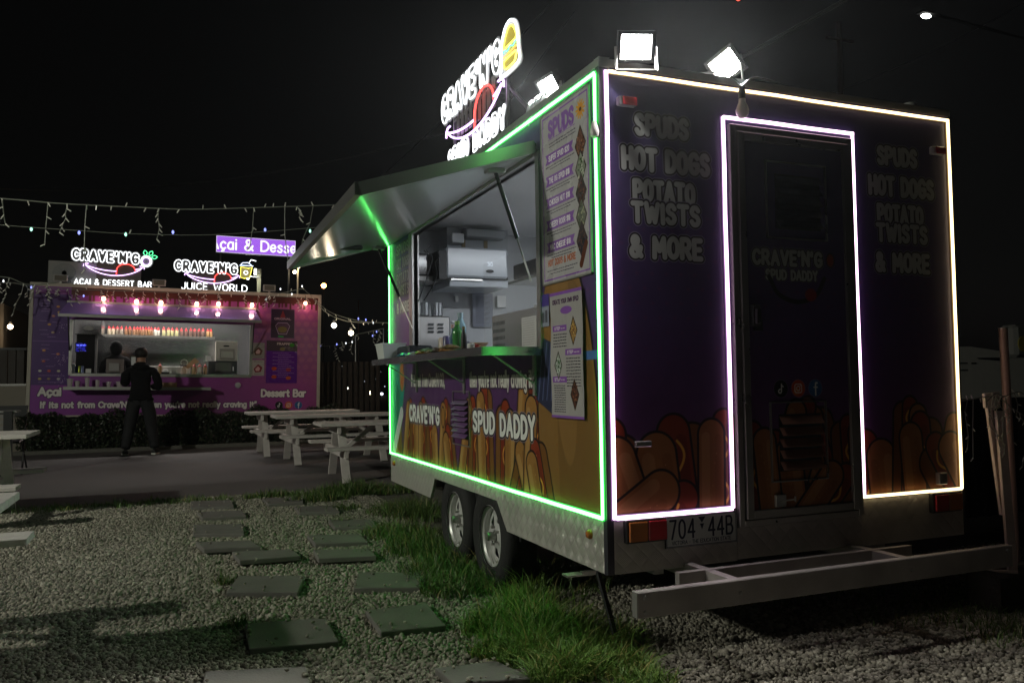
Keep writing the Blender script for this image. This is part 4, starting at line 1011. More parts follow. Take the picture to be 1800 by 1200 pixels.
def ltext(t, x, y, h, w_): fc.text(t, x, y, h, h*.155, LT, outline=h*.09, ocol=srgb('3a1640'), width=w_, gap=1.9)
ltext('Açai', .14, .35, .13, .34); ltext('Dessert Bar', 3.90, .335, .125, .82)
ltext("If its not from Crave'N GO, then you're not really craving it\"", .18, .135, .098, 3.62)
social(fc, 4.225, .165, .072)
fc.fuzz(.12, .3); fc.fuzz(.04, .02)
fcM = img_mat('printed_vinyl_wrap_far_trailer', fc, .38, bump=.04)
LY = 0.0
ft = thingL('dessert_trailer', 'purple dessert bar trailer with lit serving window behind the hedge', 'food trailer', (0,0,0))
WX0, WX1, WZ0, WZ1 = .64, 3.66, .74, 1.70
mb = MB()
for (a, b, c, d) in [(0,0,LW_,WZ0),(0,WZ1,LW_,LH),(0,WZ0,WX0,WZ1),(WX1,WZ0,LW_,WZ1)]: mb.add([(a,0,b),(c,0,b),(c,0,d),(a,0,d)], [(0,1,2,3)])
mb.build('front_wall', fcM, ft, uv=lambda p: (p[0]/LW_, p[2]/LH))
CRM = mat('cream_painted_steel', (.42,.38,.32), .5, noise=.15)
for a, b in [((-.05,-.012,-.02),(.012,.05,LH+.03)),((LW_-.06,-.012,-.02),(LW_+.0,.05,LH+.03)),((.012,-.012,LH-.035),(LW_-.06,.05,LH+.03)),((0,-.006,-.03),(LW_,.04,.0))]:
    MB().box(a, b, .004).build('edge_trim', CRM, ft)
mb = MB(); mb.box((.0,.055,.0),(LW_,.06,WZ0)); mb.box((0,.055,WZ1),(LW_,.06,LH)); mb.box((0,.055,WZ0),(WX0,.06,WZ1)); mb.box((WX1,.055,WZ0),(LW_,.06,WZ1))
mb.box((0,2.1,0),(.03,.06,LH)); mb.box((LW_-.03,.06,0),(LW_,2.1,LH)); mb.box((.031,.061,-.28),(LW_-.031,2.1,-.25)); mb.box((0,.06,LH-.02),(LW_,2.1,LH+.02)); mb.box((0,2.1,0),(LW_,2.13,LH))
mb.build('shell', mat('white_sandwich_panel', (.4,.4,.4), .5), ft)
mb = MB(); mb.box((.05,2.06,.4),(LW_-.05,2.09,LH-.05)); 
BR = mat('brushed_steel_wall', (.36,.37,.38), .12, .95); _nt = BR.node_tree; _b = _nt.nodes['Principled BSDF']
_tc = _nt.nodes.new('ShaderNodeTexCoord'); _mp = _nt.nodes.new('ShaderNodeMapping'); _mp.inputs['Scale'].default_value = (1.2,1.2,55); _n = _nt.nodes.new('ShaderNodeTexNoise'); _n.inputs['Scale'].default_value = 6; _n.inputs['Detail'].default_value = 5
_bp = _nt.nodes.new('ShaderNodeBump'); _bp.inputs['Strength'].default_value = .2; _bp.inputs['Distance'].default_value = .004
_nt.links.new(_tc.outputs['Object'], _mp.inputs[0]); _nt.links.new(_mp.outputs[0], _n.inputs['Vector']); _nt.links.new(_n.outputs['Fac'], _bp.inputs['Height']); _nt.links.new(_bp.outputs['Normal'], _b.inputs['Normal'])
mb.build('steel_back_wall', BR, ft)
for a, b in [((WX0-.05,-.015,WZ0-.03),(WX0,.06,WZ1)),((WX1,-.015,WZ0-.03),(WX1+.05,.06,WZ1)),((WX0-.02,-.02,WZ0-.05),(WX1+.03,.06,WZ0))]:
    MB().box(a, b, .003).build('window_frame', ALU, ft)
mb = MB(); mb.box((WX0+.01,.06,WZ0-.02),(WX1,.55,WZ0+.01)); mb.build('inner_bench', STEEL, ft)
# hatch: short glossy lilac awning
AWN = mat('glossy_lilac_awning', (.24,.17,.50), .17, .15, noise=.12, nscale=3, bump=.05, bscale=6)
mb = MB(); mb.prism([(.56,-.02,2.0),(3.74,-.02,1.98),(3.82,-.42,1.74),(.46,-.42,1.76)], (0,.0,.02)); mb.build('awning', AWN, ft)
mb = MB(); mb.box((.45,-.45,1.715),(3.83,-.42,1.765)); mb.build('awning_edge', ALUD, ft)
mb = MB(); mb.box((.54,-.06,1.99),(3.76,-.012,2.03)); mb.build('awning_hinge', ALUD, ft)
for x in (.60, 3.70): mb = MB(); mb.beam((x,-.03,1.15),(x,-.38,1.72),.02,.02); mb.build('awning_strut', DARKM, ft)
mb = MB(); mb.box((.56,-.34,.475),(2.96,-.012,.50)); mb.box((.555,-.345,.45),(2.965,-.34,.505)); mb.build('serving_counter', ALUD, ft)
mb = MB(); mb.lathe([(.055,0),(.055,-.02),(.04,-.03),(0,-.03)], (3.46,-.001,.545), 18, 'y'); mb.build('round_vent', mat('grey_vent', (.35,.33,.36), .5), ft, smooth=True)
# posters on it
def poster(c, x0, z0, x1, z1, name, rough, label_=None, y=-.006, bump=.0, parent=ft):
    mb = MB(); mb.add([(x0,y,z0),(x1,y,z0),(x1,y,z1),(x0,y,z1)], [(0,1,2,3)]); o = mb.build('poster', img_mat(name, c, rough, bump=bump), parent, uv=lambda p: ((p[0]-x0)/(x1-x0), (p[2]-z0)/(z1-z0))); return o
c = Canvas(.45, .57, 300, srgb('2a1030')); c.frame(0,0,.45,.57,.008,srgb('6b4a6e')); c.text('ORIGINAL', .07, .36, .035, .004, srgb('c9a9b9'), width=.31)
c.poly([(.14,.30),(.31,.30),(.36,.24),(.30,.08),(.15,.08),(.09,.24)], srgb('4a2a48')); c.line([[(.14,.30),(.31,.30),(.36,.24),(.30,.08),(.15,.08),(.09,.24),(.14,.30)]], .004, srgb('b9a0c0'))
c.ell(.22,.17,.09,.06,srgb('6a5a2a')); c.poly([(.17,.40),(.225,.55),(.28,.40)], srgb('7a1f2a')); c.line([[(.15,.035),(.24,.03)]], .008, srgb('2ab84a')); 
poster(c, 4.04, 1.46, 4.49, 2.03, 'sundae_poster', .35)
c = Canvas(.58, .82, 300, srgb('5a2080'))
c.rect(0,.62,.58,.82,srgb('4a3a44')); c.text('FRAPPES', .2, .74, .04, .005, srgb('c9b0b0'), width=.28)
for k in range(14): dashes(c, .12+.1*(k%2), .42+.05*(k%3), .58-k*.035, .012, srgb('c9a9c9'))
for (x, z, cc) in [(.15,.28,'b0402a'),(.15,.12,'b0402a'),(.42,.10,'b05030'),(.42,.26,'9a3a4a'),(.3,.66,'7a6a4a'),(.48,.74,'3a7a2a')]: c.ell(x, z, .05, .035, srgb(cc))
poster(c, 3.97, .59, 4.55, 1.41, 'glossy_drinks_poster', .12, y=-.012, bump=.55)
for z0, z1, cc, d in ((1.06,1.36,'8a8480','5a3a30'),(.73,1.03,'a39a96','7a2030')):
    c = Canvas(.235, .30, 300, srgb(cc)); c.poly([(.04,.13),(.12,.22),(.2,.16),(.17,.07),(.07,.06)], srgb(d)); c.poly([(.07,.13),(.12,.18),(.16,.14),(.14,.09),(.08,.09)], srgb('c9a0a0'))
    dashes(c, .04, .2, .27, .012, srgb('3a3030')); dashes(c, .05, .18, .03, .010, srgb('3a3030')); poster(c, 3.70, z0, 3.935, z1, 'small_menu_%d'%int(z0*100), .25, bump=.2)

# inside the far trailer -------------------------------------------------------
l = bpy.data.lights.new('strip_light', 'AREA'); l.shape = 'RECTANGLE'; l.size = 2.6; l.size_y = .08; l.energy = 55; l.color = (1,.93,.86)
o = bpy.data.objects.new('ceiling_strip_lamp', l); COL.objects.link(o); o.parent = ft; o.location = (2.2,1.45,LH-.06)
mb = MB(); mb.box((.9,1.41,LH-.045),(3.5,1.49,LH-.021)); mb.build('ceiling_strip_light', led('tube_white_warm', (1,.95,.9), 3), ft)
for x in (1.3, 2.2, 3.15, 4.0):      # vertical wall lights seen as bright reflections in the steel
    pass
shy = 1.72
sA, sB = LL(184,589,YL+shy), LL(377,589,YL+shy)
mb = MB(); mb.box((sA[0],shy-.13,sA[2]-.03),(sB[0],shy+.15,sA[2]+.0)); mb.box((sA[0],shy-.14,sA[2]-.035),(sB[0],shy-.13,sA[2]+.012)); mb.build('bottle_shelf', ALU, ft)
REDC = mat('red_nozzle_cap', (.5,.02,.03), .4)
def bottle(base, col, label, group, s=1.0, capm=None, proto={}):
    r = thingL('sauce_bottle', label, 'bottle', base, group)
    x, y, z = base
    m = mat('squeeze_bottle_%02x%02x%02x'%tuple(int(q*255) for q in col), col, .4)
    mb = MB(); mb.lathe([(.030*s,0),(.033*s,.008*s),(.033*s,.12*s),(.028*s,.14*s),(.02*s,.15*s)], (x,y,z), 12); mb.build('body', m, r, smooth=True)
    mb = MB(); mb.lathe([(.029*s,.138*s),(.029*s,.160*s),(.012*s,.172*s),(.004*s,.205*s)], (x,y,z), 10); mb.build('cap', capm or REDC, r, smooth=True)
cols = {'c':(.40,.34,.25),'g':(.22,.19,.15),'b':(.20,.11,.06),'w':(.52,.50,.45),'y':(.38,.38,.20),'d':(.12,.075,.06),'o':(.35,.22,.10)}
seq = [(458,'c','tall cream bottle at the left end of the shelf'),(493,'c','cream bottle leaning second on the shelf'),(528,'g','grey brown bottle third from the left on the shelf'),(567,'g','grey brown bottle fourth from the left on the shelf')]
bxs = [458,493,528,567,607,640,678,706,730,754,782,806,830,862,890,938,980,1014,1052,1095,1135,1176,1210,1248,1284,1325,1354]
kin = 'ccggbbbbbbbobwwyyyyddddddoo'
desc = {'c':'cream sauce bottle at the left end of the shelf','g':'grey sauce bottle near the left end of the shelf','b':'brown sauce bottle in the crowded left middle of the shelf','w':'white sauce bottle in the middle of the shelf','y':'pale yellow green sauce bottle right of the white ones','d':'dark chocolate sauce bottle on the right part of the shelf','o':'orange brown sauce bottle on the shelf'}
ORD = ['first','second','third','fourth','fifth','sixth','seventh','eighth','ninth']
BL_ = []; cnt = {}
cn_ = {'c':'cream','g':'grey','b':'brown','w':'white','y':'pale yellow green','d':'dark chocolate','o':'orange brown'}
for kk in kin: cnt[kk] = cnt.get(kk, 0)+1; BL_.append('%s sauce bottle, %s of its colour from the left on the high shelf' % (cn_[kk], ORD[cnt[kk]-1]))
for k, (bxp, kk) in enumerate(zip(bxs, kin)):
    p = LL(100+bxp/5, 588, YL+shy); bottle((p[0], shy+.0+.03*((k%3)-1), sA[2]+.001), cols[kk], BL_[k], 'sauce bottles on the shelf of the far trailer', .93+.05*((k*.37)%1))
bz = WZ0+.012
def bench(u, y=.3): return LL(u, 655, YL+y)[0]
for (u, kk, lb) in ((281,'o','orange sauce bottle right beside the standing customer'),(341,'o','left orange bottle of three on the bench by the microwave'),(351,'w','pale bottle in the middle of three on the bench'),(360.5,'o','right orange bottle of three on the bench by the microwave')):
    bottle((bench(u), .3, bz), cols[kk], lb, 'bottles on the bench of the far trailer')
# machines
def rbox(mb, u0, v0, u1, v1, y0, y1):
    a = LL(u0, v1, YL+y0); b = LL(u1, v0, YL+y0); mb.box((a[0], y0, max(a[2], .03)), (b[0], y1, b[2]), .008); return a, b
r = thingL('toaster_oven', 'cream oven with square door on top of the microwave', 'oven', (LL(398,634,YL+.9)[0],.9,LL(398,634,YL+.9)[2]))
mb = MB(); a, b = rbox(mb, 379, 600, 418, 634, .8, 1.15); mb.build('body', mat('cream_enamel', (.42,.40,.35), .4), r)
mb = MB(); rbox(mb, 385, 613, 413, 631, .775, .797); o_ = mb.build('door', mat('oven_door', (.28,.26,.23), .3), r)
mb = MB(); rbox(mb, 388, 617, 410, 628, .768, .774); mb.build('window', mat('oven_glass', (.38,.36,.32), .15), o_)
mb = MB(); rbox(mb, 393, 607, 403, 609, .785, .798); mb.build('handle', BLACK, r)
r = thingL('microwave', 'dark microwave under the cream oven in the far trailer', 'microwave', (LL(390,656,YL+.8)[0],.8,bz))
mb = MB(); rbox(mb, 366, 635, 417, 656, .7, 1.1); mb.build('body', mat('dark_grey_metal', (.06,.06,.065), .35, .5), r)
mb = MB(); rbox(mb, 378, 637, 408, 653, .69, .699); mb.build('door', mat('dark_glass', (.10,.09,.09), .15), r)
mb = MB(); rbox(mb, 409, 644, 411, 652, .68, .69); mb.build('handle', WHITEP, r)
r = thingL('drinks_fridge', 'black drinks machine with blue glowing display at the left of the window', 'machine', (LL(150,655,YL+1.0)[0],1.0,.03))
mb = MB(); a, b = rbox(mb, 131, 588, 168, 700, .9, 1.5); mb.build('cabinet', BLACK, r)
dc = Canvas(.4, .3, 160, (0,0,0.01))
for k in range(120): x, y = rnd.uniform(.03,.36), rnd.uniform(.03,.27); dc.line([[(x,y),(x+rnd.uniform(-.03,.03),y+rnd.uniform(-.02,.02))]], .003, (.12,.12,.95) if rnd.random() < .8 else (.5,.5,1))
for x in (.04,.15,.25): dc.rect(x,.2,x+.08,.235,(.35,.4,1))
a = LL(132, 619, YL+.89); b = LL(154, 602, YL+.89)
mb = MB(); mb.add([(a[0],.89,a[2]),(b[0],.89,a[2]),(b[0],.89,b[2]),(a[0],.89,b[2])], [(0,1,2,3)]); mb.build('display', img_mat('blue_display', dc, emit=1.6), r, uv=lambda p: ((p[0]-a[0])/(b[0]-a[0]), (p[2]-a[2])/(b[2]-a[2])))
mb = MB(); rbox(mb, 168, 588, 171, 700, .88, .92); mb.build('edge_bar', ALU, r)
r = thingL('range_hood', 'stainless hood with oval badge above the black machine', 'hood', (LL(155,586,YL+.8)[0],.8,LL(155,586,YL+.8)[2]))
mb = MB(); rbox(mb, 131, 562, 179, 587, .75, 1.6); mb.build('hood_body', STEEL, r)
p = LL(156,577,YL+.74); mb = MB(); mb.lathe([(.09,0),(.09,-.006),(0,-.006)], (0,0,0), 20, 'y'); mb.v = [(p[0]+x,.748+y,p[2]+z*.45) for x,y,z in mb.v]; mb.build('badge', ALU, r)
r = thingL('register_screen', 'grey brown till screen facing the vendor on the bench', 'till', (bench(203,.25),.25,bz))
mb = MB(); rbox(mb, 186, 631, 218, 655, .22, .25); mb.build('screen', mat('taupe_plastic', (.16,.13,.12), .4), r)
mb = MB(); rbox(mb, 191, 638, 210, 652, .19, .205); mb.build('card_sign', mat('grey_card', (.3,.29,.28), .6), r)
mb = MB(); x_ = bench(203,.25); mb.box((x_-.08,.2,bz),(x_+.08,.36,bz+.02)); mb.build('stand', BLACK, r)
for k, (u, c_, lb) in enumerate([(125,(.25,.32,.34),'pale blue drink can leftmost on the bench'),(129.5,(.3,.34,.36),'silver blue drink can second from the left'),(134,(.02,.03,.12),'dark blue drink can in the middle'),(139,(.28,.34,.04),'yellow green drink can'),(144.5,(.15,.18,.3),'blue and silver drink can rightmost of the row')]):
    x_ = bench(u,.2); mb = MB(); mb.lathe([(.02,0),(.026,.006),(.026,.115 if k > 1 else .15),(.02,.125 if k > 1 else .165),(0,.124 if k > 1 else .164)], (x_,.2,bz), 12)
    meshL(mb, 'drink_can', mat('can_%d'%k, c_, .3, .6), (x_,.2,bz), lb+', far trailer', 'can', 'drink cans in the left corner of the window', smooth=True)
x_ = bench(155,.15); mb = MB(); mb.prism([(x_-.045,.15,bz),(x_+.045,.15,bz),(x_+.045,.19,bz+.075),(x_-.045,.19,bz+.075)], (0,.004,.0)); meshL(mb, 'table_card', PAPER, (x_,.15,bz), 'small white card standing beside the drink cans', 'card')
# kitchen clutter
x_ = bench(323,.35); r = thingL('spray_bottle', 'beige spray bottle with black head on the bench', 'spray bottle', (x_,.35,bz))
mb = MB(); mb.lathe([(.045,0),(.05,.01),(.045,.09),(.02,.13),(.015,.15)], (x_,.35,bz), 14); mb.build('body', mat('beige_plastic', (.38,.28,.2), .45), r, smooth=True)
mb = MB(); mb.box((x_-.08,.335,bz+.15),(x_+.05,.365,bz+.18),.008); mb.box((x_-.06,.34,bz+.12),(x_-.045,.36,bz+.15)); mb.build('trigger_head', BLACK, r)
x_ = bench(291,.3); r = thingL('tape_dispenser', 'low white and black dispenser on the bench right of the customer', 'dispenser', (x_,.3,bz))
mb = MB(); mb.box((x_-.07,.26,bz),(x_+.07,.36,bz+.035),.01); mb.build('base', BLACK, r); mb = MB(); mb.lathe([(0,-.02),(.045,-.02),(.05,0),(.045,.02),(0,.02)], (x_,.3,bz+.045), 14, 'y'); mb.build('roll', WHITEP, r, smooth=True)
x_ = bench(336,.5); r = thingL('cardboard_scoop', 'tilted brown cardboard piece behind the sauce bottles', 'cardboard', (x_,.5,bz+.15))
mb = MB(); mb.prism([(x_-.12,.5,bz+.14),(x_-.06,.5,bz+.10),(x_+.14,.5,bz+.24),(x_+.06,.5,bz+.32)], (0,.01,0)); mb.build('flap', CARD, r); mb = MB(); mb.tube([(x_-.12,.52,bz+.2+.05*math.sin(t)) if False else (x_-.13+.06*math.cos(t),.52,bz+.22+.06*math.sin(t)) for t in np.linspace(0,6.28,14)], .006, 6); mb.build('wire_ring', ALU, r)
mb = MB(); x_ = bench(275,.7); mb.box((x_-.15,.7,bz),(x_+.6,1.0,bz+.15),.01); meshL(mb, 'steel_tray', ALU, (x_,.7,bz), 'low stainless tray along the bench behind the bottles', 'tray')
mb = MB(); x_ = LL(367,634,YL+.8)[0]; p = LL(367,634,YL+.8); mb.box((x_-.06,.8,p[2]),(x_+.05,.85,p[2]+.10)); meshL(mb, 'paper_box', PAPER, (x_,.8,p[2]), 'small white box standing left of the cream oven', 'box')
# on the outer counter
cz = .5
for k, (u, w_, h_, c_, lb) in enumerate([(122.5,.05,.13,None,'glass jar with cream content at the left end of the counter'),(136,.04,.09,1,'short clear cup second on the counter'),(153,.04,.15,1,'tall clear cup third on the counter'),(171,.035,.11,1,'clear cup fourth on the counter'),(191,.04,.08,1,'low clear cup fifth on the counter'),(210,.055,.085,1,'wide clear cup beside the customer')]):
    x_ = LL(u, 680, YL-.2)[0]; r = thingL('display_cup', lb+', far trailer', 'cup', (x_,-.2,cz+.002), 'cups and jar on the far trailer counter')
    mb = MB(); mb.lathe([(w_*.75,0),(w_,h_),(w_*.94,h_),(w_*.7,.006),(0,.006)], (x_,-.2,cz+.002), 16); mb.build('cup_wall', mat('milky_clear_plastic', (.45,.4,.42), .25), r, smooth=True)
    mb = MB(); mb.lathe([(w_*1.04,h_),(w_*1.04,h_+.012),(0,h_+.016)], (x_,-.2,cz+.002), 16); mb.build('lid', mat('grey_lid', (.3,.28,.28), .4), r)
for k, u in enumerate((285, 302)):
    x_ = LL(u, 680, YL-.2)[0]; r = thingL('cardboard_box', ('left' if k == 0 else 'right')+' one of two small cardboard boxes on the far trailer counter', 'box', (x_,-.2,cz+.002), 'cardboard boxes on the counter')
    mb = MB(); mb.box((x_-.085,-.3,cz+.002),(x_+.085,-.1,cz+.075)); mb.box((x_-.088,-.305,cz+.076),(x_+.088,-.1,cz+.09)); mb.build('carton', CARD, r); mb = MB(); mb.box((x_-.02,-.303,cz+.05),(x_+.03,-.3015,cz+.055)); mb.build('label', PAPER, r)
# roof things -------------------------------------------------------------------
zr = LH+.03
r = thingL('air_conditioner', 'white outdoor air conditioner with round fan grille on the far trailer roof', 'air conditioner', (.52,.3,zr))
mb = MB(); mb.box((.2,.15,zr),(1.05,.45,zr+.42),.01); mb.build('casing', mat('off_white_casing', (.25,.24,.23), .5), r)
mb = MB(); mb.lathe([(.185,0),(.18,-.012),(.165,-.012)], (.46,.149,zr+.2), 30, 'y'); mb.lathe([(.04,-.012),(0,-.012)], (.46,.149,zr+.2), 14, 'y')
for k in range(24): a = k*math.pi/12; mb.tube([(.46+.04*math.cos(a),.14,zr+.2+.04*math.sin(a)),(.46+.10*math.cos(a+.25),.138,zr+.2+.10*math.sin(a+.25)),(.46+.17*math.cos(a+.35),.138,zr+.2+.17*math.sin(a+.35))], .0035, 4)
mb.build('fan_grille', mat('grille_grey', (.2,.2,.2), .5), r)
mb = MB(); mb.lathe([(.17,0),(0,-.001)], (.46,.1485,zr+.2), 30, 'y'); mb.build('fan_opening', BLACK, r)
def smallflood(x, z, label):
    r = thingL('floodlight', label, 'floodlight', (x,.05,z), 'unlit floodlights on the far trailer roof')
    mb = MB(); mb.box((x-.115,-.03,z+.03),(x+.115,.03,z+.15),.006); mb.build('housing', mat('pale_grey_housing', (.3,.28,.27), .5), r)
    mb = MB(); mb.box((x-.09,-.036,z+.045),(x+.09,-.031,z+.135)); mb.build('glass', mat('unlit_lamp_glass', (.14,.13,.11), .2), r)
    mb = MB(); mb.box((x-.02,-.01,z),(x+.02,.02,z+.03)); mb.build('bracket', ALUD, r)
smallflood(.42, zr, 'small unlit floodlight in front of the air conditioner'); smallflood(4.0, zr, 'small unlit floodlight at the right end of the far roof'); smallflood(2.03, zr-.0, 'small unlit floodlight between the two neon signs')
tL = lambda y_: (lambda a, b, d: (a, y_-d, b))
r = thingL('neon_sign', 'neon sign reading acai and dessert bar with green leafed fruit, left on the roof', 'neon sign', (1.2,.1,zr), 'neon smile signs on the far trailer roof')
T = tL(.1)
neon_outline(r, T, strokes("CRAVE'N'G", .60, 2.80, .165, width=1.06, gap=4.6, slope=-.02, wob=.3), .027, .0062, .009, NW, .030)
neon_line(r, T, [np.array([[1.80+.088*math.cos(t),2.825+.095*math.sin(t)] for t in np.linspace(0,6.2,22)])], .010, NW, closed=True)
neon_line(r, T, [np.array([[1.80+.066*math.cos(t),2.825+.07*math.sin(t)] for t in np.linspace(0,6.2,20)])], .007, NV_, closed=True)
mb = MB(); mb.lathe([(.12,0),(.12,.006),(0,.006)], (1.80,.1,2.825), 24, 'y'); mb.build('fruit_plate', ACG, r)
for (cx, cy, a) in ((1.79,2.93,1.75),(1.85,2.935,1.0),(1.89,2.90,.2)):
    P = np.array([[cx+.10*t*math.cos(a)-.032*s_*math.sin(t*3.14)*math.sin(a), cy+.10*t*math.sin(a)+.032*s_*math.sin(t*3.14)*math.cos(a)] for s_, ts in ((1,np.linspace(0,1,7)),(-1,np.linspace(1,0,7)[1:-1])) for t in ts]); neon_line(r, T, [P], .006, NG_, closed=True)
smile(r, T, .80, 1.74, 2.70, .17, .0085)
neon_line(r, T, strokes('ACAI & DESSERT BAR', .63, 2.345, .10, width=1.27, gap=2.6), .0075, NW)
mb = MB(); mb.box((.98,.108,2.34),(1.72,.115,2.86)); mb.build('clear_panel', mat('grey_brown_panel', (.12,.10,.085), .35, .3), r)
for x in (1.0, 1.35, 1.7): MB().box((x,.12,zr),(x+.015,.135,2.8)).build('upright', ALUD, r)
r = thingL('neon_sign', 'neon sign reading juice world with drink cup and straw, right on the roof', 'neon sign', (3.0,.1,zr), 'neon smile signs on the far trailer roof')
neon_outline(r, T, strokes("CRAVE'N'G", 2.31, 2.70, .165, width=1.08, gap=4.6, slope=-.01, wob=.3), .027, .0062, .009, NW, .022)
neon_line(r, T, [np.array([[3.47,2.82],[3.62,2.80],[3.68,2.83],[3.64,2.62],[3.54,2.60],[3.47,2.62]])], .007, NY_, closed=True)
mb = MB(); mb.prism([T(a,b,.002) for a,b in [(3.47,2.82),(3.68,2.82),(3.64,2.61),(3.49,2.61)]], (0,.004,0)); mb.build('cup_face', led('cup_face_glow', (.4,.33,.08), .5), r)
neon_line(r, T, [np.array([[3.46,2.85],[3.50,2.90],[3.60,2.91],[3.67,2.86]]), np.array([[3.45,2.85],[3.70,2.85]])], .007, led('neon_pale_blue', (.55,.7,1), 2.2))
neon_line(r, T, [np.array([[3.62,2.91],[3.66,2.97],[3.75,2.95]])], .008, NW)
neon_line(r, T, [np.array([[3.565+.035*math.cos(t),2.715+.035*math.sin(t)] for t in np.linspace(0,6,14)])], .007, NW, closed=True)
smile(r, T, 2.50, 3.42, 2.63, .15, .0085)
neon_line(r, T, strokes('JUICE WORLD', 2.42, 2.345, .125, width=1.17, gap=2.6), .0085, NW)
mb = MB(); mb.box((2.6,.108,2.36),(3.3,.115,2.80)); mb.build('clear_panel', MATS['grey_brown_panel'], r)
for x in (2.6, 2.95, 3.25): MB().box((x,.12,zr),(x+.015,.135,2.75)).build('upright', ALUD, r)
# LED text display on its frame
dc = Canvas(1.5, .32, 420, srgb('7a3ad0'))
row = (np.floor(dc.Y/.0075)%2)[..., None]; colm = (np.sin(dc.X/.009+np.floor(dc.Y/.0075)*1.3) > -.3)[..., None]
dc.a[:] = np.where((row > .5) & colm, np.array(srgb('7a28d8')), np.array(srgb('b274f2'))*.95)
dc.text('Açai & Desse', -.115, .07, .20, .0185, (1,1,1), width=1.62, gap=2.2)
dc.frame(0,0,1.5,.32,.008,srgb('f0e6ff'))
r = thingL('led_display', 'purple scrolling LED text board above the roof of the far trailer', 'LED display', (3.78,.4,zr))
mb = MB(); mb.add([(3.03,.4,3.13),(4.53,.4,3.13),(4.53,.4,3.45),(3.03,.4,3.45)], [(0,1,2,3)]); mb.build('screen', img_mat('led_matrix', dc, emit=.85), r, uv=lambda p: ((p[0]-3.03)/1.5, (p[2]-3.13)/.32))
mb = MB(); mb.box((3.02,.405,3.12),(4.54,.47,3.46)); mb.build('case', BLACK, r)
for x in (3.1, 4.4): MB().box((x,.41,zr),(x+.03,.44,3.12)).build('leg', DARKM, r)
# pole with two lit tubes; white lamp pole
def lamp_point(parent, loc, e, col, r_=.03):
    l = bpy.data.lights.new('lamp', 'POINT'); l.energy = e; l.color = col; l.shadow_soft_size = r_
    o = bpy.data.objects.new('lamp', l); COL.objects.link(o); o.parent = parent; o.location = Vector(loc)-parent.location if parent else loc; return o
r = thingL('lamp_post', 'square post with two lit tubes right of the juice sign', 'lamp', (3.9,1.0,zr))
x0_, _, z0_ = LL(435.5,486,YL+.95); x1_, _, z1_ = LL(448.5,478,YL+.95)
MB().box((3.86,.98,zr),(3.93,1.05,2.92)).build('post', mat('olive_post', (.16,.15,.10), .6), r)
for xx, zz in ((x0_, z0_), (x1_, z1_)):
    mb = MB(); mb.tube([(xx,.92,zz-.06),(xx,.92,zz+.06)], .022, 10); mb.build('tube_lamp', led('cool_tube', (.95,1,.88), 8), r); mb = MB(); mb.box((xx-.012,.94,zz-.01),(3.9,.985,zz+.01)); mb.build('arm', ALUD, r)
lamp_point(r, (x0_,.80,z0_), 12, (.95,1,.9))
r = thingL('bulb_pole', 'thin pale pole with two warm bulbs at the right end of the far trailer roof', 'lamp', (LL(523,520,YL+.1)[0],.1,zr))
xp = LL(523,520,YL+.1)[0]; ztop = LL(523,468,YL+.1)[2]
MB().lathe([(.016,zr),(.016,ztop)], (xp,.1,0), 10).build('pole', mat('cream_pole', (.45,.4,.3), .5), r)
WB = led('warm_bulb', (1,.80,.52), 14)
for (u, v) in ((525,468),(518,478)):
    p = LL(u, v, YL+.05); mb = MB(); mb.lathe([(0,-.035),(.025,-.025),(.035,0),(.025,.025),(0,.035)], p, 12); mb.build('bulb', WB, r, smooth=True)
lamp_point(r, (xp-.05,-.1,ztop), 3, (1,.8,.5))
# festoon bulbs under the roof edge
WBB = led('festoon_bulb_glass', (1,.50,.30), 9)
for k, (u, v) in enumerate(((182,525),(240,530),(283,532),(346,534),(384,534),(443,536),(537,533))):
    p = LL(u, v, YL-.10); names_ = ['first from the left','second from the left','third from the left','fourth, above the middle of the awning','fifth, above the awning','sixth, at the right end of the awning','seventh, apart at the far right of the trailer']
    r = thingL('festoon_bulb', 'lit festoon bulb, '+names_[k], 'light bulb', (p[0],p[1],p[2]), 'festoon bulbs along the far trailer')
    mb = MB(); mb.lathe([(0,-.04),(.022,-.035),(.036,-.005),(.030,.02),(.016,.04)], p, 12); mb.build('glass', WBB, r, smooth=True)
    mb = MB(); mb.lathe([(.018,.038),(.018,.085),(.006,.10),(.004,.16)], p, 10); mb.build('socket', BLACK, r)
    lamp_point(r, (p[0],p[1]-.02,p[2]-.01), 4.0, (1,.55,.40), .036)

for o, b in LTOP:
    o.location = LFW(b); o.rotation_euler = (0, LANG, 0)

# ------------------------------------------------------------------ near trailer: things on and in it
# menus on the service wall (parts of the trailer)
c = Canvas(.52, .86, 900, srgb('b3b0b2')); VIO = srgb('8a5cae')
def menuheader(c, x0, x1, y, h, t_):
    c.poly([(x0,y),(x1,y),(x1-.02,y+h/2),(x1,y+h),(x0,y+h),(x0+.02,y+h/2)], VIO); c.text(t_, x0+.04, y+h*.27, h*.48, h*.055, srgb('f0ecf0'), width=(x1-x0)*.72, gap=2.6)
def food(c, x, y, r, cols_):
    c.poly([(x-r*.75,y),(x,y+r*1.25),(x+r*.75,y),(x,y-r*1.25)], srgb('3a2a20')); c.poly([(x-r*.62,y),(x,y+r*1.05),(x+r*.62,y),(x,y-r*1.05)], srgb(cols_[0]))
    for k in range(26): a = rnd.uniform(-.45,.45)*r; b = rnd.uniform(-.6,.6)*r; c.ell(x+a, y+b, r*.10, r*.06, srgb(cols_[1+k%(len(cols_)-1)]), rnd.uniform(0,3))
c.frame(.012,.012,.508,.848,.008,VIO)
c.text('SPUDS', .09, .735, .075, .011, VIO, width=.27, gap=3); c.rect(.08,.72,.38,.723,VIO)
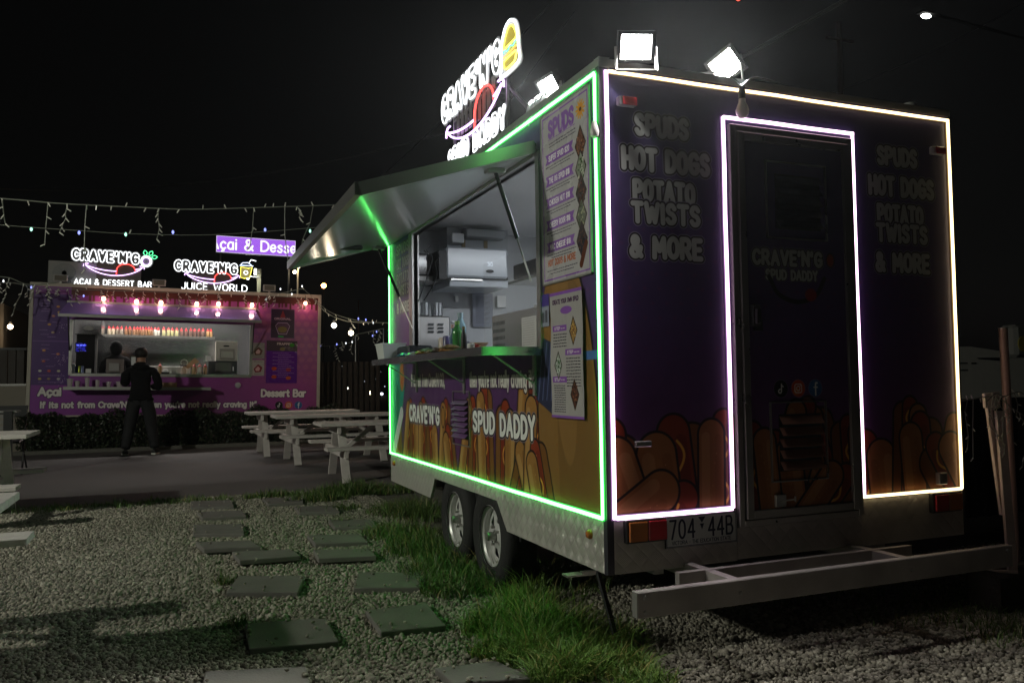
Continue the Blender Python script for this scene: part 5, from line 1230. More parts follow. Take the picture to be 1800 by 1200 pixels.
for k in range(12): a = k*math.pi/6; c.line([[(.435,.775),(.435+.042*math.cos(a),.775+.042*math.sin(a))]], .006, srgb('d9a030'))
c.ell(.435,.775,.026,.03,srgb('d9952a')); c.ell(.435,.775,.012,.010,srgb('5a3a20'))
dashes(c, .09, .38, .70, .010, srgb('3a3040')); dashes(c, .09, .38, .685, .010, srgb('3a3040'))
for k, (t_, fcs) in enumerate((('SUPER SPUD $20',('6b4530','a07050','4a2a1a')),('THE OG SPUD $18',('8a9080','d0d0c0','3a5a2a')),('CHICKEN NUT $18',('4a3a3a','7a5040','2a2a2a')),('CHEESY ROOR $18',('6a7060','b0b090','40503a')),('MAC CHEESE $18',('3a3038','6a4a3a','2a2028')))):
    y = .60-k*.112; menuheader(c, .045, .36, y, .052, t_); dashes(c, .05, .37, y-.014, .008, srgb('3a3040')); dashes(c, .10, .32, y-.028, .008, srgb('3a3040')); food(c, .43, y+.01, .075, fcs)
c.text('HOT DOGS & MORE', .06, .085, .028, .004, srgb('b06a50'), width=.30); dashes(c, .05, .38, .06, .008, srgb('3a3040')); dashes(c, .09, .34, .045, .008, srgb('3a3040')); c.line([[(.42,.05),(.47,.14)]], .018, srgb('5a3020'))
def wallprint(c, y0, z0, y1, z1, name, rough, x=TX-.006, bump=0, label=None, w2=None):
    # y0 = far edge (left as seen), y1 = near edge
    N = 10; mb = MB()
    for j in range(N+1):
        zz = z0+(z1-z0)*j/N
        off = 0 if w2 is None else w2*math.sin(j*1.1)*.5-abs(w2)
        mb.v += [(x+off, y0, zz), (x+off*.6, y1, zz)]
    for j in range(N): mb.f.append((2*j, 2*j+2, 2*j+3, 2*j+1))
    o = mb.build('menu_poster', img_mat(name, c, rough, bump=bump), tr, uv=lambda p: ((y0-p[1])/(y0-y1), (p[2]-z0)/(z1-z0)))
    if label: o['label'] = label
    return o
wallprint(c, 3.722, 1.668, 3.212, 2.50, 'spuds_menu', .22, bump=.06, label='tall white and violet spuds menu')
mb = MB()
for a, b in [((TX-.010,3.722,1.66),(TX-.002,3.730,2.508)),((TX-.010,3.204,1.66),(TX-.002,3.212,2.508)),((TX-.010,3.204,2.50),(TX-.002,3.73,2.508)),((TX-.010,3.204,1.66),(TX-.002,3.73,1.668))]: mb.box(a, b)
mb.build('menu_frame', ALU, tr)
c = Canvas(.335, .59, 1000, srgb('adaaa8')); c.rect(0,.575,.335,.59,VIO); c.rect(0,0,.335,.012,VIO)
c.text('CREATE YOUR OWN SPUD', .03, .535, .018, .0026, srgb('4a3050'), width=.27); c.ell(.17,.50,.06,.018,VIO)
for (x, y, w_) in ((.02,.405,.15),(.16,.29,.16),(.02,.165,.15)): c.rect(x, y, x+w_, y+.028, VIO); c.text('STEP' if w_ else '', x+.02, y+.008, .012, .0018, srgb('e0d8e0'), width=.06); dashes(c, x+.09, x+w_-.02, y+.013, .008, srgb('e0d8e0'))
for k in range(5): dashes(c, .03, .17, .39-k*.014, .008, srgb('2a2430'))
for k in range(10): dashes(c, .17, .31, .275-k*.014, .008, srgb('2a2430'))
for k in range(12): dashes(c, .03, .15, .15-k*.011, .007, srgb('2a2430'))
food(c, .24, .40, .055, ('a08050','d9b060','7a5030')); food(c, .085, .245, .055, ('a0a8a0','d0d8d0','2a5a2a')); food(c, .245, .11, .06, ('5a3a30','8a5a40','30201a'))
wallprint(c, 3.625, 1.02, 3.292, 1.612, 'create_your_own_menu', .06, bump=.35, w2=.006, x=TX-.012, label='narrow glossy menu curling at the bottom')
c = Canvas(.10, .16, 600, srgb('8f94a4')); c.rect(.0,.10,.1,.16,srgb('4a3a8a')); c.rect(.02,.02,.045,.07,srgb('4a4a55')); c.rect(.055,.02,.08,.08,srgb('4a4a55'))
wallprint(c, 3.765, 1.46, 3.665, 1.62, 'small_notice', .3, label='small blue and white notice')
# interior
il = bpy.data.lights.new('interior_lamp', 'AREA'); il.shape = 'RECTANGLE'; il.size = 1.2; il.size_y = .10; il.energy = 30; il.color = (.88,.94,1)
o = bpy.data.objects.new('interior_lamp', il); COL.objects.link(o); o.parent = tr; o.location = (2.9-TX, 4.6-TY, TZ1-.10)
mb = MB(); mb.box((2.3,4.52,TZ1-.09),(3.5,4.68,TZ1-.061)); mb.build('ceiling_lamp', led('cool_diffuser', (.9,.95,1), 1.6), tr)
il = bpy.data.lights.new('interior_lamp', 'POINT'); 
CT = HZ0-.06
mb = MB(); mb.box((TX+.04,3.3,CT-.03),(TX+.55,6.78,CT)); mb.build('inner_counter', STEEL, tr)
mb = MB(); mb.box((TX+.56,6.3,CT-.30),(3.7,6.84,CT-.04)); mb.build('end_bench', STEEL, tr)
def ibox(mb, u0, v0, u1, v1, y0, y1, bev=.006):
    a, b = RP(u0, v1, y0), RP(u1, v0, y0); mb.box((a[0], y0, a[2]), (b[0], y1, b[2]), bev); return a, b
r = thing('wall_oven', 'large white enamel appliance hung high on the end wall inside the hatch', 'oven', RP(830,505,6.45))
GE = mat('pale_grey_enamel', (.46,.49,.53), .2)
mb = MB(); ibox(mb, 785, 438, 893, 486, 6.30, 6.84, .015); mb.build('body', GE, r)
mb = MB(); ibox(mb, 790, 489, 893, 503, 6.36, 6.84); mb.build('lower_drawer', GE, r); mb = MB(); ibox(mb, 787, 486, 893, 489, 6.33, 6.84, 0); mb.build('shadow_gap', BLACK, r)
mb = MB(); ibox(mb, 793, 490, 848, 492, 6.33, 6.355, 0); mb.build('handle', ALU, r)
p = RP(861,477,6.295); mb = MB(); mb.lathe([(.035,0),(.035,-.004),(0,-.004)], (0,0,0), 18, 'y'); mb.v = [(p[0]+x,p[1]+y,p[2]+z*.4) for x,y,z in mb.v]; mb.build('badge', BLACK, r)
p0 = RP(859,463,6.29); mb = MB()
for pl_ in strokes('30', p0[0]-.01, p0[2]-.02, .028, width=.045): mb.tube([(a, 6.292, b) for a, b in pl_], .0025, 4)
mb.build('temperature_digits', led('pale_digits', (.8,.9,1), .7), r)
mb = MB(); ibox(mb, 772, 440, 786, 490, 6.31, 6.84, 0); mb.build('side_panel', BLACK, r)
r = thing('microwave', 'dark microwave with grey trim on a high shelf left of the white appliance', 'microwave', RP(752,495,6.6))
mb = MB(); ibox(mb, 733, 446, 772, 484, 6.5, 6.84); mb.build('body', DARKM, r); mb = MB(); ibox(mb, 733, 485, 772, 494, 6.49, 6.84); mb.build('control_strip', ALUD, r); mb = MB(); ibox(mb, 736, 450, 765, 481, 6.485, 6.499, 0); mb.build('door', mat('dark_brown_glass', (.03,.02,.018), .12), r)
r = thing('vent_hood', 'pale boxed duct with brown tape strips under the ceiling inside the hatch', 'duct', RP(840,436,6.7))
mb = MB(); ibox(mb, 786, 402, 892, 437, 6.62, 6.84, 0); mb.build('duct', mat('pale_wall_panel', (.36,.38,.39), .5), r)
mb = MB(); ibox(mb, 795, 410, 816, 426, 6.5, 6.62); mb.build('junction_box', WHITEP, r)
for u in (815, 854): mb = MB(); ibox(mb, u-3, 422, u+3, 438, 6.605, 6.615, 0); mb.build('tape_strip', mat('brown_tape', (.22,.17,.08), .5), r)
mb = MB(); ibox(mb, 820, 405, 890, 416, 6.45, 6.6, .01); mb.build('pipe_cover', mat('grey_pipe_cover', (.22,.23,.24), .4), r)
c = Canvas(.3, .5, 300, srgb('7c7f8a')); 
for k in range(26): dashes(c, .05, .25-(k%5)*.02, .45-k*.016, .008, srgb('3a3c48'))
a, b = RP(831,574,6.82), RP(866,516,6.82)
mb = MB(); mb.add([(a[0],6.82,a[2]),(b[0],6.82,a[2]),(b[0],6.82,b[2]),(a[0],6.82,b[2])], [(0,1,2,3)]); o = mb.build('wall_notice', img_mat('typed_notice', c, .6), uv=lambda p: ((p[0]-a[0])/(b[0]-a[0]), (p[2]-a[2])/(b[2]-a[2]))); tag(o, 'long typed paper notice taped to the steel wall inside the hatch', 'notice')
# steel cups
for k, (u, lb) in enumerate(((747,'left steel cup on the louvred steel box inside the hatch'),(765,'middle dark steel cup on the louvred steel box inside the hatch'),(771,'right steel cup on the louvred steel box inside the hatch'))):
    p = RP(u, 556, 6.4+.08*k); mb = MB(); mb.lathe([(.028,0),(.033,.005),(.036,.11),(.033,.11),(.028,.01),(0,.01)], (p[0],p[1],p[2]), 14); o = mb.build('steel_cup', STEEL, smooth=True); tag(o, lb, 'cup', 'steel cups inside the near trailer')
r = thing('warming_box', 'louvred stainless box behind the cardboard on the counter', 'box', RP(760,612,6.35))
mb = MB(); ibox(mb, 732, 556, 791, 612, 6.32, 6.6, .01); mb.build('casing', ALUD, r)
for row_ in range(3):
    for u in (757, 774): mb = MB(); a, b = RP(u-5, 570+row_*6.5+2.5, 6.315), RP(u+5, 570+row_*6.5-1, 6.315); mb.prism([(a[0],6.318,a[2]),(b[0],6.318,a[2]),(b[0],6.30,b[2]),(a[0],6.30,b[2])], (0,.003,.004)); mb.build('louvre', STEEL, r)
mb = MB(); p = RP(794,566,6.4); mb.lathe([(.012,0),(.012,.05),(0,.05)], (p[0],p[1],p[2]), 10, 'x'); mb.build('knob', WHITEP, r)
def cbox(name, label, cat, u0, v0, u1, v1, x, dx, m, bev=.006):
    a, b = SP(u0, v1, x), SP(u1, v0, x); mb = MB(); mb.box((x, b[1], HZ0+.001), (x+dx, a[1], b[2]), bev); o = mb.build(name, m); tag(o, label, cat); return o
p = SP(762,600,1.9)
r = thing('cardboard_box', 'open brown cardboard box on the counter behind the snacks', 'box', (1.9, p[1], CT))
mb = MB(); mb.box((1.80,5.55,CT),(2.1,5.95,CT+.11)); mb.build('carton', CARD, r)
for q, dz in (((1.80,5.55),.05),((1.80,5.75),.03)): mb = MB(); mb.prism([(1.80,q[1],CT+.111),(2.05,q[1],CT+.111),(2.07,q[1]-.06,CT+.111+dz),(1.82,q[1]-.06,CT+.111+dz)], (0,.003,.003)); mb.build('flap', CARD, r)
# glass guard and display warmer
mb = MB(); a = SP(867,500,1.80); mb.box((1.80,3.95,CT+.0),(1.806,4.85,CT+.62)); o = mb.build('glass_guard', mat('smudged_glass', (.9,.92,.95), .08, alpha=.05)); tag(o, 'clear glass guard standing on the counter in the hatch', 'glass guard')
r = thing('food_warmer', 'perforated steel food warmer with papers taped on it behind the glass', 'food warmer', (1.87,4.4,CT))
WM = mat('warmer_steel', (.2,.185,.175), .35, .6)
mb = MB(); ya, yb = SP(865,600,1.86)[1], 3.84; zt_ = SP(900,548,1.86)[2]; mb.box((1.86,yb,CT+.002),(2.2,ya,zt_),.006); mb.build('casing', WM, r)
mb = MB()
for j in range(5):
    for i in range(9):
        y = ya-.03-i*.022; z = CT+.05+j*.046; mb.box((1.8575,y-.008,z),(1.8595,y,z+.022))
o_ = mb.build('perforations', BLACK, r); o_['kind'] = 'stuff'
for k, (y0, z0, y1, z1) in enumerate(((4.38,CT+.07,4.17,CT+.25),(4.16,CT+.13,4.05,CT+.26),(4.36,CT+.02,4.18,CT+.068))):
    c = Canvas(y0-y1, z1-z0, 500, srgb('b4b0ac'))
    for q in range(int((z1-z0)/.014)): dashes(c, .015, (y0-y1)*.85, z1-z0-.012-q*.013, .006, srgb('6a6468'), op=.6)
    mb = MB(); mb.add([(1.8565,y0,z0),(1.8565,y1,z0),(1.8565,y1,z1),(1.8565,y0,z1)], [(0,1,2,3)]); mb.build('taped_paper', img_mat('taped_paper_%d'%k, c, .6), r, uv=lambda p: ((y0-p[1])/(y0-y1), (p[2]-z0)/(z1-z0)))
mb = MB(); mb.box((1.9,3.9,zt_+.0005),(2.2,4.3,zt_+.02)); mb.build('lid', ALUD, r)
r = thing('wall_shelf', 'steel wall shelf with a dark box, upper right inside the hatch', 'shelf', RP(925,500,5.2))
mb = MB(); a, b = RP(893,508,5.6), RP(944,498,5.6); mb.box((a[0],4.9,b[2]-.02),(b[0]+.25,5.6,b[2])); mb.build('shelf_board', ALU, r); mb = MB(); mb.beam((b[0]-.05,5.0,b[2]-.02),(b[0]+.22,5.3,b[2]-.2),.015,.015); mb.build('bracket', ALUD, r)
a, b = RP(893,497,5.5), RP(938,472,5.5)
mb = MB(); mb.box((a[0],5.0,RP(893,498,5.6)[2]+.001),(b[0],5.4,b[2]),.006); o = mb.build('storage_box', mat('dark_carton', (.07,.06,.065), .5)); tag(o, 'dark carton on the wall shelf, upper right inside the hatch', 'box')
mb = MB()
for (pp) in ([(757,432),(750,440),(760,452),(756,470),(748,495),(735,530)],[(768,440),(772,450),(765,462),(768,480),(762,500),(745,528)],[(745,440),(752,448),(749,455),(755,462),(750,475)]):
    mb.tube(catmull(np.array([RP(u, v, 6.1) for u, v in pp]), 4), .0045, 5)
o = mb.build('cable_bundle', BLACK); tag(o, 'loose black cables hanging in the far corner of the hatch', 'cable')
# on the shelf
SHZ = 1.3625
def bottle2(u, x, h, rr, m, label, cat, capm, name='bottle', taper=.45):
    p = SP(u, 620, x); y = p[1]; r = thing(name, label, cat, (x, y, SHZ))
    mb = MB(); mb.lathe([(rr*.9,0),(rr,.008),(rr,h*.62),(rr*.9,h*.72),(rr*taper,h*.86),(rr*taper,h*.90)], (x,y,SHZ), 18); mb.build('body', m, r, smooth=True)
    mb = MB(); mb.lathe([(rr*taper*1.15,h*.89),(rr*taper*1.15,h),(0,h)], (x,y,SHZ), 14); mb.build('cap', capm, r, smooth=True); return r, y
GRB = mat('green_bottle_glass', (.05,.20,.06), .1, coat=.6)
bottle2(804, 1.60, .20, .030, GRB, 'green glass bottle in front of the clear bottle on the counter', 'bottle', mat('lime_cap', (.15,.3,.08), .4))
bottle2(810, 1.70, .27, .036, mat('pale_blue_clear_plastic', (.16,.26,.30), .12, coat=.4), 'tall pale blue water bottle at the middle of the hatch counter', 'bottle', mat('grey_blue_cap', (.2,.28,.32), .4))
bottle2(796, 1.63, .19, .020, mat('teal_tube', (.03,.08,.14), .3), 'slim blue tube with pink cap beside the green bottle', 'tube', mat('pink_cap', (.42,.25,.22), .4), 'tube')
bottle2(815.5, 1.60, .16, .017, BLACK, 'slim black bottle right of the green bottle', 'bottle', mat('brass_cap', (.25,.18,.08), .3, .8))
# plastic tub, black box
p = SP(672, 635, 1.50)
r = thing('plastic_tub', 'translucent white plastic tub at the far end of the serving shelf', 'tub', (1.50, 6.0, SHZ))
a = RP(657,609,6.02); 
mb = MB(); mb.prism([(1.425,5.93,SHZ),(1.565,5.93,SHZ),(1.565,6.12,SHZ),(1.425,6.12,SHZ)], (0,0,.003))
q0 = [(1.425,5.93),(1.565,5.93),(1.565,6.12),(1.425,6.12)]; q1 = [(1.408,5.91),(1.582,5.91),(1.582,6.14),(1.408,6.14)]
vs = [(x,y,SHZ+.001) for x,y in q0]+[(x,y,SHZ+.115) for x,y in q1]; mb.add(vs, [(0,1,5,4),(1,2,6,5),(2,3,7,6),(3,0,4,7)])
vs = [(x*.96+1.495*.04,y*.96+6.025*.04,SHZ+.004) for x,y in q0]+[(x*.96+1.495*.04,y*.96+6.025*.04,SHZ+.114) for x,y in q1]; mb.add(vs, [(0,4,5,1),(1,5,6,2),(2,6,7,3),(3,7,4,0)])
mb.build('tub_wall', mat('milky_plastic', (.55,.58,.55), .35), r); mb = MB(); mb.tube([(1.405,5.908,SHZ+.116),(1.585,5.908,SHZ+.116),(1.585,6.142,SHZ+.116),(1.405,6.142,SHZ+.116)], .004, 6, closed=True); mb.build('rim', MATS['milky_plastic'], r)
r = thing('card_reader_case', 'black box with pale edge behind the snack packets on the shelf', 'box', (1.62, 5.85, SHZ))
mb = MB(); mb.box((1.52,5.62,SHZ),(1.70,5.98,SHZ+.09),.012); mb.build('case', mat('black_leatherette', (.015,.017,.02), .4), r); mb = MB(); mb.box((1.505,5.985,SHZ),(1.72,6.0,SHZ+.10),.003); mb.build('edge', mat('pinkish_edge', (.3,.22,.24), .4), r)
# snack packets
PK_ = [(712,'blue',(.05,.17,.42)),(727,'silver and blue',(.45,.5,.6)),(742,'amber',(.42,.20,.03)),(756,'gold',(.38,.24,.05)),(770,'dark brown',(.10,.05,.02)),(783,'orange',(.5,.22,.04)),(791,'gold and black',(.28,.18,.06)),(752,'green',(.10,.25,.08))]
for k, (u, nm, cc) in enumerate(PK_):
    xx = 1.46+.03*(k%2); y = SP(u, 625, xx)[1]; mb = MB(); n_ = 7
    for i in range(n_):
        for j in range(n_):
            a, b = i/(n_-1)-.5, j/(n_-1)-.5; puff = .022*math.cos(a*3.1)*math.cos(b*3.1)+.004*math.sin(a*19+k)*math.cos(b*15)
            mb.v.append((xx+a*.11, y+b*.17, SHZ+.014+puff+(.012 if k > 5 else 0)))
    for i in range(n_):
        for j in range(n_):
            a, b = i/(n_-1)-.5, j/(n_-1)-.5; puff = .010*math.cos(a*3.1)*math.cos(b*3.1)
            mb.v.append((xx+a*.11, y+b*.17, SHZ+.012-puff+(.012 if k > 5 else 0)))
    N2 = n_*n_
    for i in range(n_-1):
        for j in range(n_-1):
            q = i*n_+j; mb.f.append((q, q+1, q+n_+1, q+n_)); mb.f.append((N2+q, N2+q+n_, N2+q+n_+1, N2+q+1))
    for i in range(n_-1): 
        for (q, w_) in ((i, i+1), ((n_-1)*n_+i, (n_-1)*n_+i+1)): mb.f.append((q, w_, w_+N2, q+N2))
        for (q, w_) in ((i*n_, (i+1)*n_), (i*n_+n_-1, (i+1)*n_+n_-1)): mb.f.append((q, w_, w_+N2, q+N2))
    o = mb.build('snack_packet', mat('foil_%d'%k, cc, .18, .55, noise=.6, nscale=45), smooth=True); tag(o, nm+' foil snack packet lying on the serving shelf', 'snack packet', 'snack packets on the serving shelf')
for (u, x, r1, h, cc, lb, nm, ct) in ((818,1.80,.030,.10,(.10,.10,.11),'short dark cup behind the slim black bottle on the counter','cup','cup'),(828,1.62,.022,.055,(.5,.5,.48),'small white sauce pot right of the bottles on the counter','sauce_pot','pot'),
        (836,1.66,.022,.05,(.35,.04,.03),'small red sauce pot on the counter','sauce_pot','pot'),(786,1.66,.028,.13,(.06,.05,.12),'dark blue can left of the slim tube on the counter','drink_can','can'),(778,1.70,.028,.13,(.35,.28,.22),'beige tin behind the snack packets','tin','tin'),
        (848,1.72,.045,.03,(.4,.4,.4),'shallow steel dish on the counter near the food warmer','dish','dish')):
    y = SP(u, 620, x)[1]; mb = MB(); mb.lathe([(r1*.85,0),(r1,h*.1),(r1,h*.94),(r1*.8,h),(r1*.7,h*.96),(0,h*.95)], (x,y,SHZ+.001), 16); o = mb.build(nm, mat('clutter_'+nm+str(u), cc, .35), smooth=True); tag(o, lb, ct)
y = SP(842,600,1.82)[1]
o = MB().box((1.80,y-.12,CT+.001),(1.95,y+.06,CT+.09),.006).build('napkin_box', PAPER); tag(o, 'low white box of napkins behind the glass on the counter', 'box')
p = RP(795,520,6.83)
for k, (u0, v0, u1, v1) in enumerate(((734,500,742,552),(800,520,806,530),(874,520,890,540))):
    a, b = RP(u0,v1,6.80), RP(u1,v0,6.80); o = MB().box((a[0],6.80,a[2]),(b[0],6.835,b[2]),.003).build('wall_fitting', (WHITEP, ALU, PAPER)[k]); tag(o, ('narrow white conduit on the end wall inside the hatch','small round steel fitting on the end wall inside the hatch','small paper note on the end wall right of the typed notice')[k], 'fitting')
# hanging bulb, dome lamp, cables
bp_ = RP(1305,196,3.06)
r = thing('light_bulb', 'unlit white globe bulb hanging in front of the trailer above the door', 'light bulb', bp_)
mb = MB(); mb.lathe([(0,-.030),(.018,-.027),(.029,-.012),(.031,.004),(.025,.022),(.017,.040),(.015,.058)], bp_, 20); mb.build('glass', mat('opal_bulb', (.62,.58,.57), .2), r, smooth=True)
mb = MB(); mb.lathe([(.016,.057),(.017,.09),(.014,.10),(.014,.118),(.004,.125)], bp_, 14); mb.build('socket', BLACK, r)
mb = MB(); mb.tube(catmull(np.array([(bp_[0],bp_[1],bp_[2]+.12),(bp_[0]-.06,3.10,2.595),(bp_[0]-.2,3.16,2.60),(bp_[0]-.3,3.2,2.598)]), 5), .004, 6); mb.tube(catmull(np.array([(bp_[0],bp_[1],bp_[2]+.12),(bp_[0]+.12,3.10,2.60),(bp_[0]+.35,3.14,2.597)]), 5), .004, 6); mb.build('cord', BLACK, r)
q = RP(1598,194,3.3); mb = MB(); mb.lathe([(.05,-.03),(.05,.01),(.035,.035),(0,.045)], q, 16); o = mb.build('security_camera', mat('grey_dome', (.3,.3,.29), .35), smooth=True); tag(o, 'small grey dome on the right end of the trailer roof', 'dome camera')
q = SP(1045,232,TX-.02); mb = MB(); mb.lathe([(0,-.03),(.018,-.02),(.022,0),(.014,.03),(.01,.045)], q, 12); o = mb.build('light_bulb', MATS['opal_bulb'], smooth=True); tag(o, 'small unlit bulb hanging at the corner beside the spuds menu', 'light bulb')
# white crumpled cable wrap under the floodlight
mb = MB()
for k in range(9):
    b0_ = Vector(SP(958,182,1.76)); P = [b0_+Vector((rnd.uniform(-.02,.02), .14-k*.02+rnd.uniform(-.02,.02), .03)), b0_+Vector((-.03, .12-k*.02, rnd.uniform(0,.03))), b0_+Vector((-.05+rnd.uniform(-.02,.02), .18-k*.012, -.05-rnd.uniform(0,.05)))]
    mb.tube(catmull(np.array(P), 3), [.012,.014,.016,.013,.011,.009,.006][:7], 6)
o = mb.build('plastic_wrap', mat('crumpled_plastic', (.55,.6,.62), .3)); tag(o, 'crumpled white plastic lying on the roof edge below the floodlight', 'plastic wrap')

# ------------------------------------------------------------------ picnic tables
def picnic(L=1.8, W_=.74, H=.70, bh=.44, bo=.60):
    t = thing('picnic_table', '', 'picnic table')
    for k in range(5):
        y = -W_/2+k*W_/5+W_/10; MB().box((0,y-W_/10+.003,H-.036),(L,y+W_/10-.003,H+rnd.uniform(0,.003)),.004).build('top_plank', PAINTW, t)
    for s_ in (-1, 1):
        for q in range(2):
            y = s_*(bo+.065+q*.125); MB().box((0,y-.06,bh-.036),(L,y+.06,bh),.004).build('bench_plank', PAINTW, t)
    for x in (.27, L-.27):
        for s_ in (-1, 1):
            mb = MB(); mb.beam((x,s_*.16,H-.04),(x,s_*.56,.0),.045,.095,(1,0,0)); mb.build('leg', PAINTW, t)
        MB().box((x-.070,-W_/2+.03,H-.13),(x-.024,W_/2-.03,H-.037),.004).build('top_support', PAINTW, t)
        MB().box((x-.070,-bo-.24,bh-.13),(x-.024,bo+.24,bh-.037),.004).build('bench_support', PAINTW, t)
        mb = MB(); d_ = 1 if x < L/2 else -1; mb.beam((x+d_*.03,0,bh-.10),(x+d_*.44,0,H-.05),.045,.07,(0,1,0)); mb.build('brace', PAINTW, t)
    return t
P0 = picnic()
P0.location = (1.66, 10.1+.37, padz(10.3)); P0.rotation_euler = (0,0,-.02)
P0['label'] = 'nearest picnic table of the three, its foot in the grass clump'; P0['group'] = 'picnic tables'
dup(P0, 'middle picnic table of the three between the trailers', (1.39, 12.4+.37, padz(12.4)), (0,0,.02))
dup(P0, 'farthest picnic table of the three, in front of the social icons', (1.12, 13.9+.37, padz(13.9)), (0,0,.01))
dup(P0, 'far bench end of a near picnic table poking in at the lower left edge', (RP(55,905,4.95)[0]-1.80, 4.22, .0), (0,0,.0))
P1 = picnic(1.8, .85, .775, .37, .66); P1.location = (-3.0, 8.92, 0); P1['group'] = 'picnic tables'; P1['label'] = 'picnic table with green lit edges cut off by the left edge of the photo'

# ------------------------------------------------------------------ hedge, fences, chair
HM = leafmat('dark_hedge_leaf', (.012,.02,.010), (.04,.055,.026), .45)
def leaves(name, pts, size, m, label, cat):
    N = len(pts); a = nr.randn(N, 3); a /= np.linalg.norm(a, axis=1)[:,None]; b = np.cross(a, nr.randn(N, 3)); b /= np.linalg.norm(b, axis=1)[:,None]
    s = size*nr.uniform(.6, 1.4, N)[:,None]; V = np.stack([pts-a*s, pts-b*s*.5, pts+a*s, pts+b*s*.5], 1).reshape(-1, 3)
    me = bpy.data.meshes.new(name); me.vertices.add(len(V)); me.vertices.foreach_set('co', V.astype(np.float32).ravel()); me.loops.add(N*4); me.loops.foreach_set('vertex_index', np.arange(N*4, dtype=np.int32)); me.polygons.add(N)
    me.polygons.foreach_set('loop_start', np.arange(0, N*4, 4, dtype=np.int32)); me.polygons.foreach_set('loop_total', np.full(N, 4, np.int32))
    at = me.attributes.new('tone', 'FLOAT', 'POINT'); at.data.foreach_set('value', np.repeat(nr.rand(N), 4).astype(np.float32)); me.update(); me.materials.append(m)
    o = bpy.data.objects.new(name, me); COL.objects.link(o); return o
hx0, hx1 = -2.45, 3.2; hz0 = padz(16.4)
N = 26000; x = nr.uniform(hx0, hx1, N); top = .62+.05*np.sin(x*5)+.04*np.sin(x*13+1); z = nr.rand(N)**.85; fr = nr.rand(N)**2.2
y = 16.22+.08*np.sin(x*4+2)*np.cos(z*7)+.03*np.sin(x*23)+fr*.5
pts = np.c_[x, y, hz0+.04+z*top]
hr = thing('hedge', 'low dark leafy hedge along the foot of the dessert trailer', 'hedge', (.4,16.4,hz0))
o = leaves('foliage', pts, .026, HM, '', ''); o.parent = hr; o.matrix_parent_inverse = Matrix.Translation(-hr.location)
mb = MB()
for k in range(60):
    x_ = hx0+.05+k*(hx1-hx0-.1)/59; mb.tube([(x_,16.5,hz0),(x_+rnd.uniform(-.08,.08),16.48,hz0+.5)], .008, 4)
o_ = mb.build('stem', mat('hedge_wood', (.05,.035,.02), .9), hr); o_['kind'] = 'stuff'
MB().box((hx0-.05,16.12,hz0-.03),(hx1,16.2,hz0+.055),.01).build('garden_edging', mat('pale_stone_edging', (.2,.19,.17), .9, noise=.4, nscale=12, bump=.6, bscale=30)).update({}) if False else None
o = MB().box((hx0-.05,16.10,hz0-.03),(3.3,16.19,hz0+.06),.015).build('garden_edging', mat('pale_stone_edging', (.13,.125,.11), .9, noise=.4, nscale=12, bump=.8, bscale=30)); tag(o, 'rough pale stone edging at the foot of the hedge', 'edging')
o = MB().box((-2.3,16.75,.10),(2.7,18.7,.72)).build('trailer_base', DARKM); tag(o, 'dark chassis skirt under the dessert trailer behind the hedge', 'trailer base')
# left: low wall with dark fence on top
wl_ = mat('beige_render', (.26,.23,.19), .8, noise=.12, bump=.2, bscale=12)
o = MB().box((-7,17.0,0),(-2.42,17.2,1.22)).build('garden_wall', wl_); tag(o, 'beige rendered wall at the left edge of the photo', 'wall')
fn = thing('slat_fence', 'dark vertical board fence on top of the beige wall', 'fence', (-4.5,17.1,1.24))
FD = mat('dark_brown_fence', (.03,.02,.015), .6, noise=.3)
for k in range(34): x = -6.9+k*.131; MB().box((x,17.06,1.26),(x+.115,17.08,1.86)).build('board', FD, fn)
MB().box((-6.95,17.03,1.222),(-2.42,17.11,1.26)).build('rail', ALUD, fn); MB().box((-6.95,17.03,1.86),(-2.42,17.11,1.90)).build('rail', DARKM, fn)
# right of the dessert trailer: corrugated fence, gate posts
cf = thing('corrugated_fence', 'dark corrugated fence panel between the dessert trailer and the tables', 'fence', (3.2,17.2,.06))
for k in range(12): x = RP(552,700,17.0)[0]+k*.115; MB().prism([(x,17.0,.06),(x+.03,16.96,.06),(x+.07,16.96,.06),(x+.1,17.0,.06),(x+.1,17.02,.06),(x,17.02,.06)], (0,0,RP(560,636,17)[2]-.06)).build('sheet_rib', FD, cf)
MB().box((2.6,17.021,.5),(4.0,17.06,.55)).build('rail', FD, cf); MB().box((2.6,17.021,1.3),(4.0,17.06,1.35)).build('rail', FD, cf)
# folding chair at far left
ch = thing('folding_chair', 'black backed folding chair near the left edge behind the left picnic table', 'chair', (-2.6,13.5,.03))
cx, cy, c0 = RP(12,700,13.2)[0], 13.2, .03
mb = MB(); zb_, zt2 = RP(12,733,13.2)[2], RP(12,713,13.2)[2]
mb.prism([(cx-.22,cy,zb_),(cx+.23,cy,zb_),(cx+.26,cy,zt2),(cx-.22,cy,zt2)], (0,.03,0)); mb.build('backrest', BLACK, ch)
MB().box((cx-.22,cy-.42,.45),(cx+.22,cy-.02,.48),.01).build('seat', BLACK, ch)
for sx2 in (-.23, .24):
    mb = MB(); mb.tube([(cx+sx2,cy+.02,zt2),(cx+sx2,cy-.35,c0)], .012, 6); mb.build('leg', DARKM, ch); mb = MB(); mb.tube([(cx+sx2,cy-.4,.46),(cx+sx2,cy+.12,c0)], .012, 6); mb.build('leg', DARKM, ch)
r = thing('plastic_crate', 'grey slatted crate beside the folding chair at the left edge', 'crate', (RP(20,770,12.6)[0],12.6,.03))
a, b = RP(0,752,12.6), RP(25,722,12.6)
for k in range(4): MB().box((a[0]-.5,12.6,a[2]+k*.075-.1),(b[0],12.62,a[2]+k*.075-.05)).build('slat', mat('grey_slat', (.2,.19,.18), .5), r)
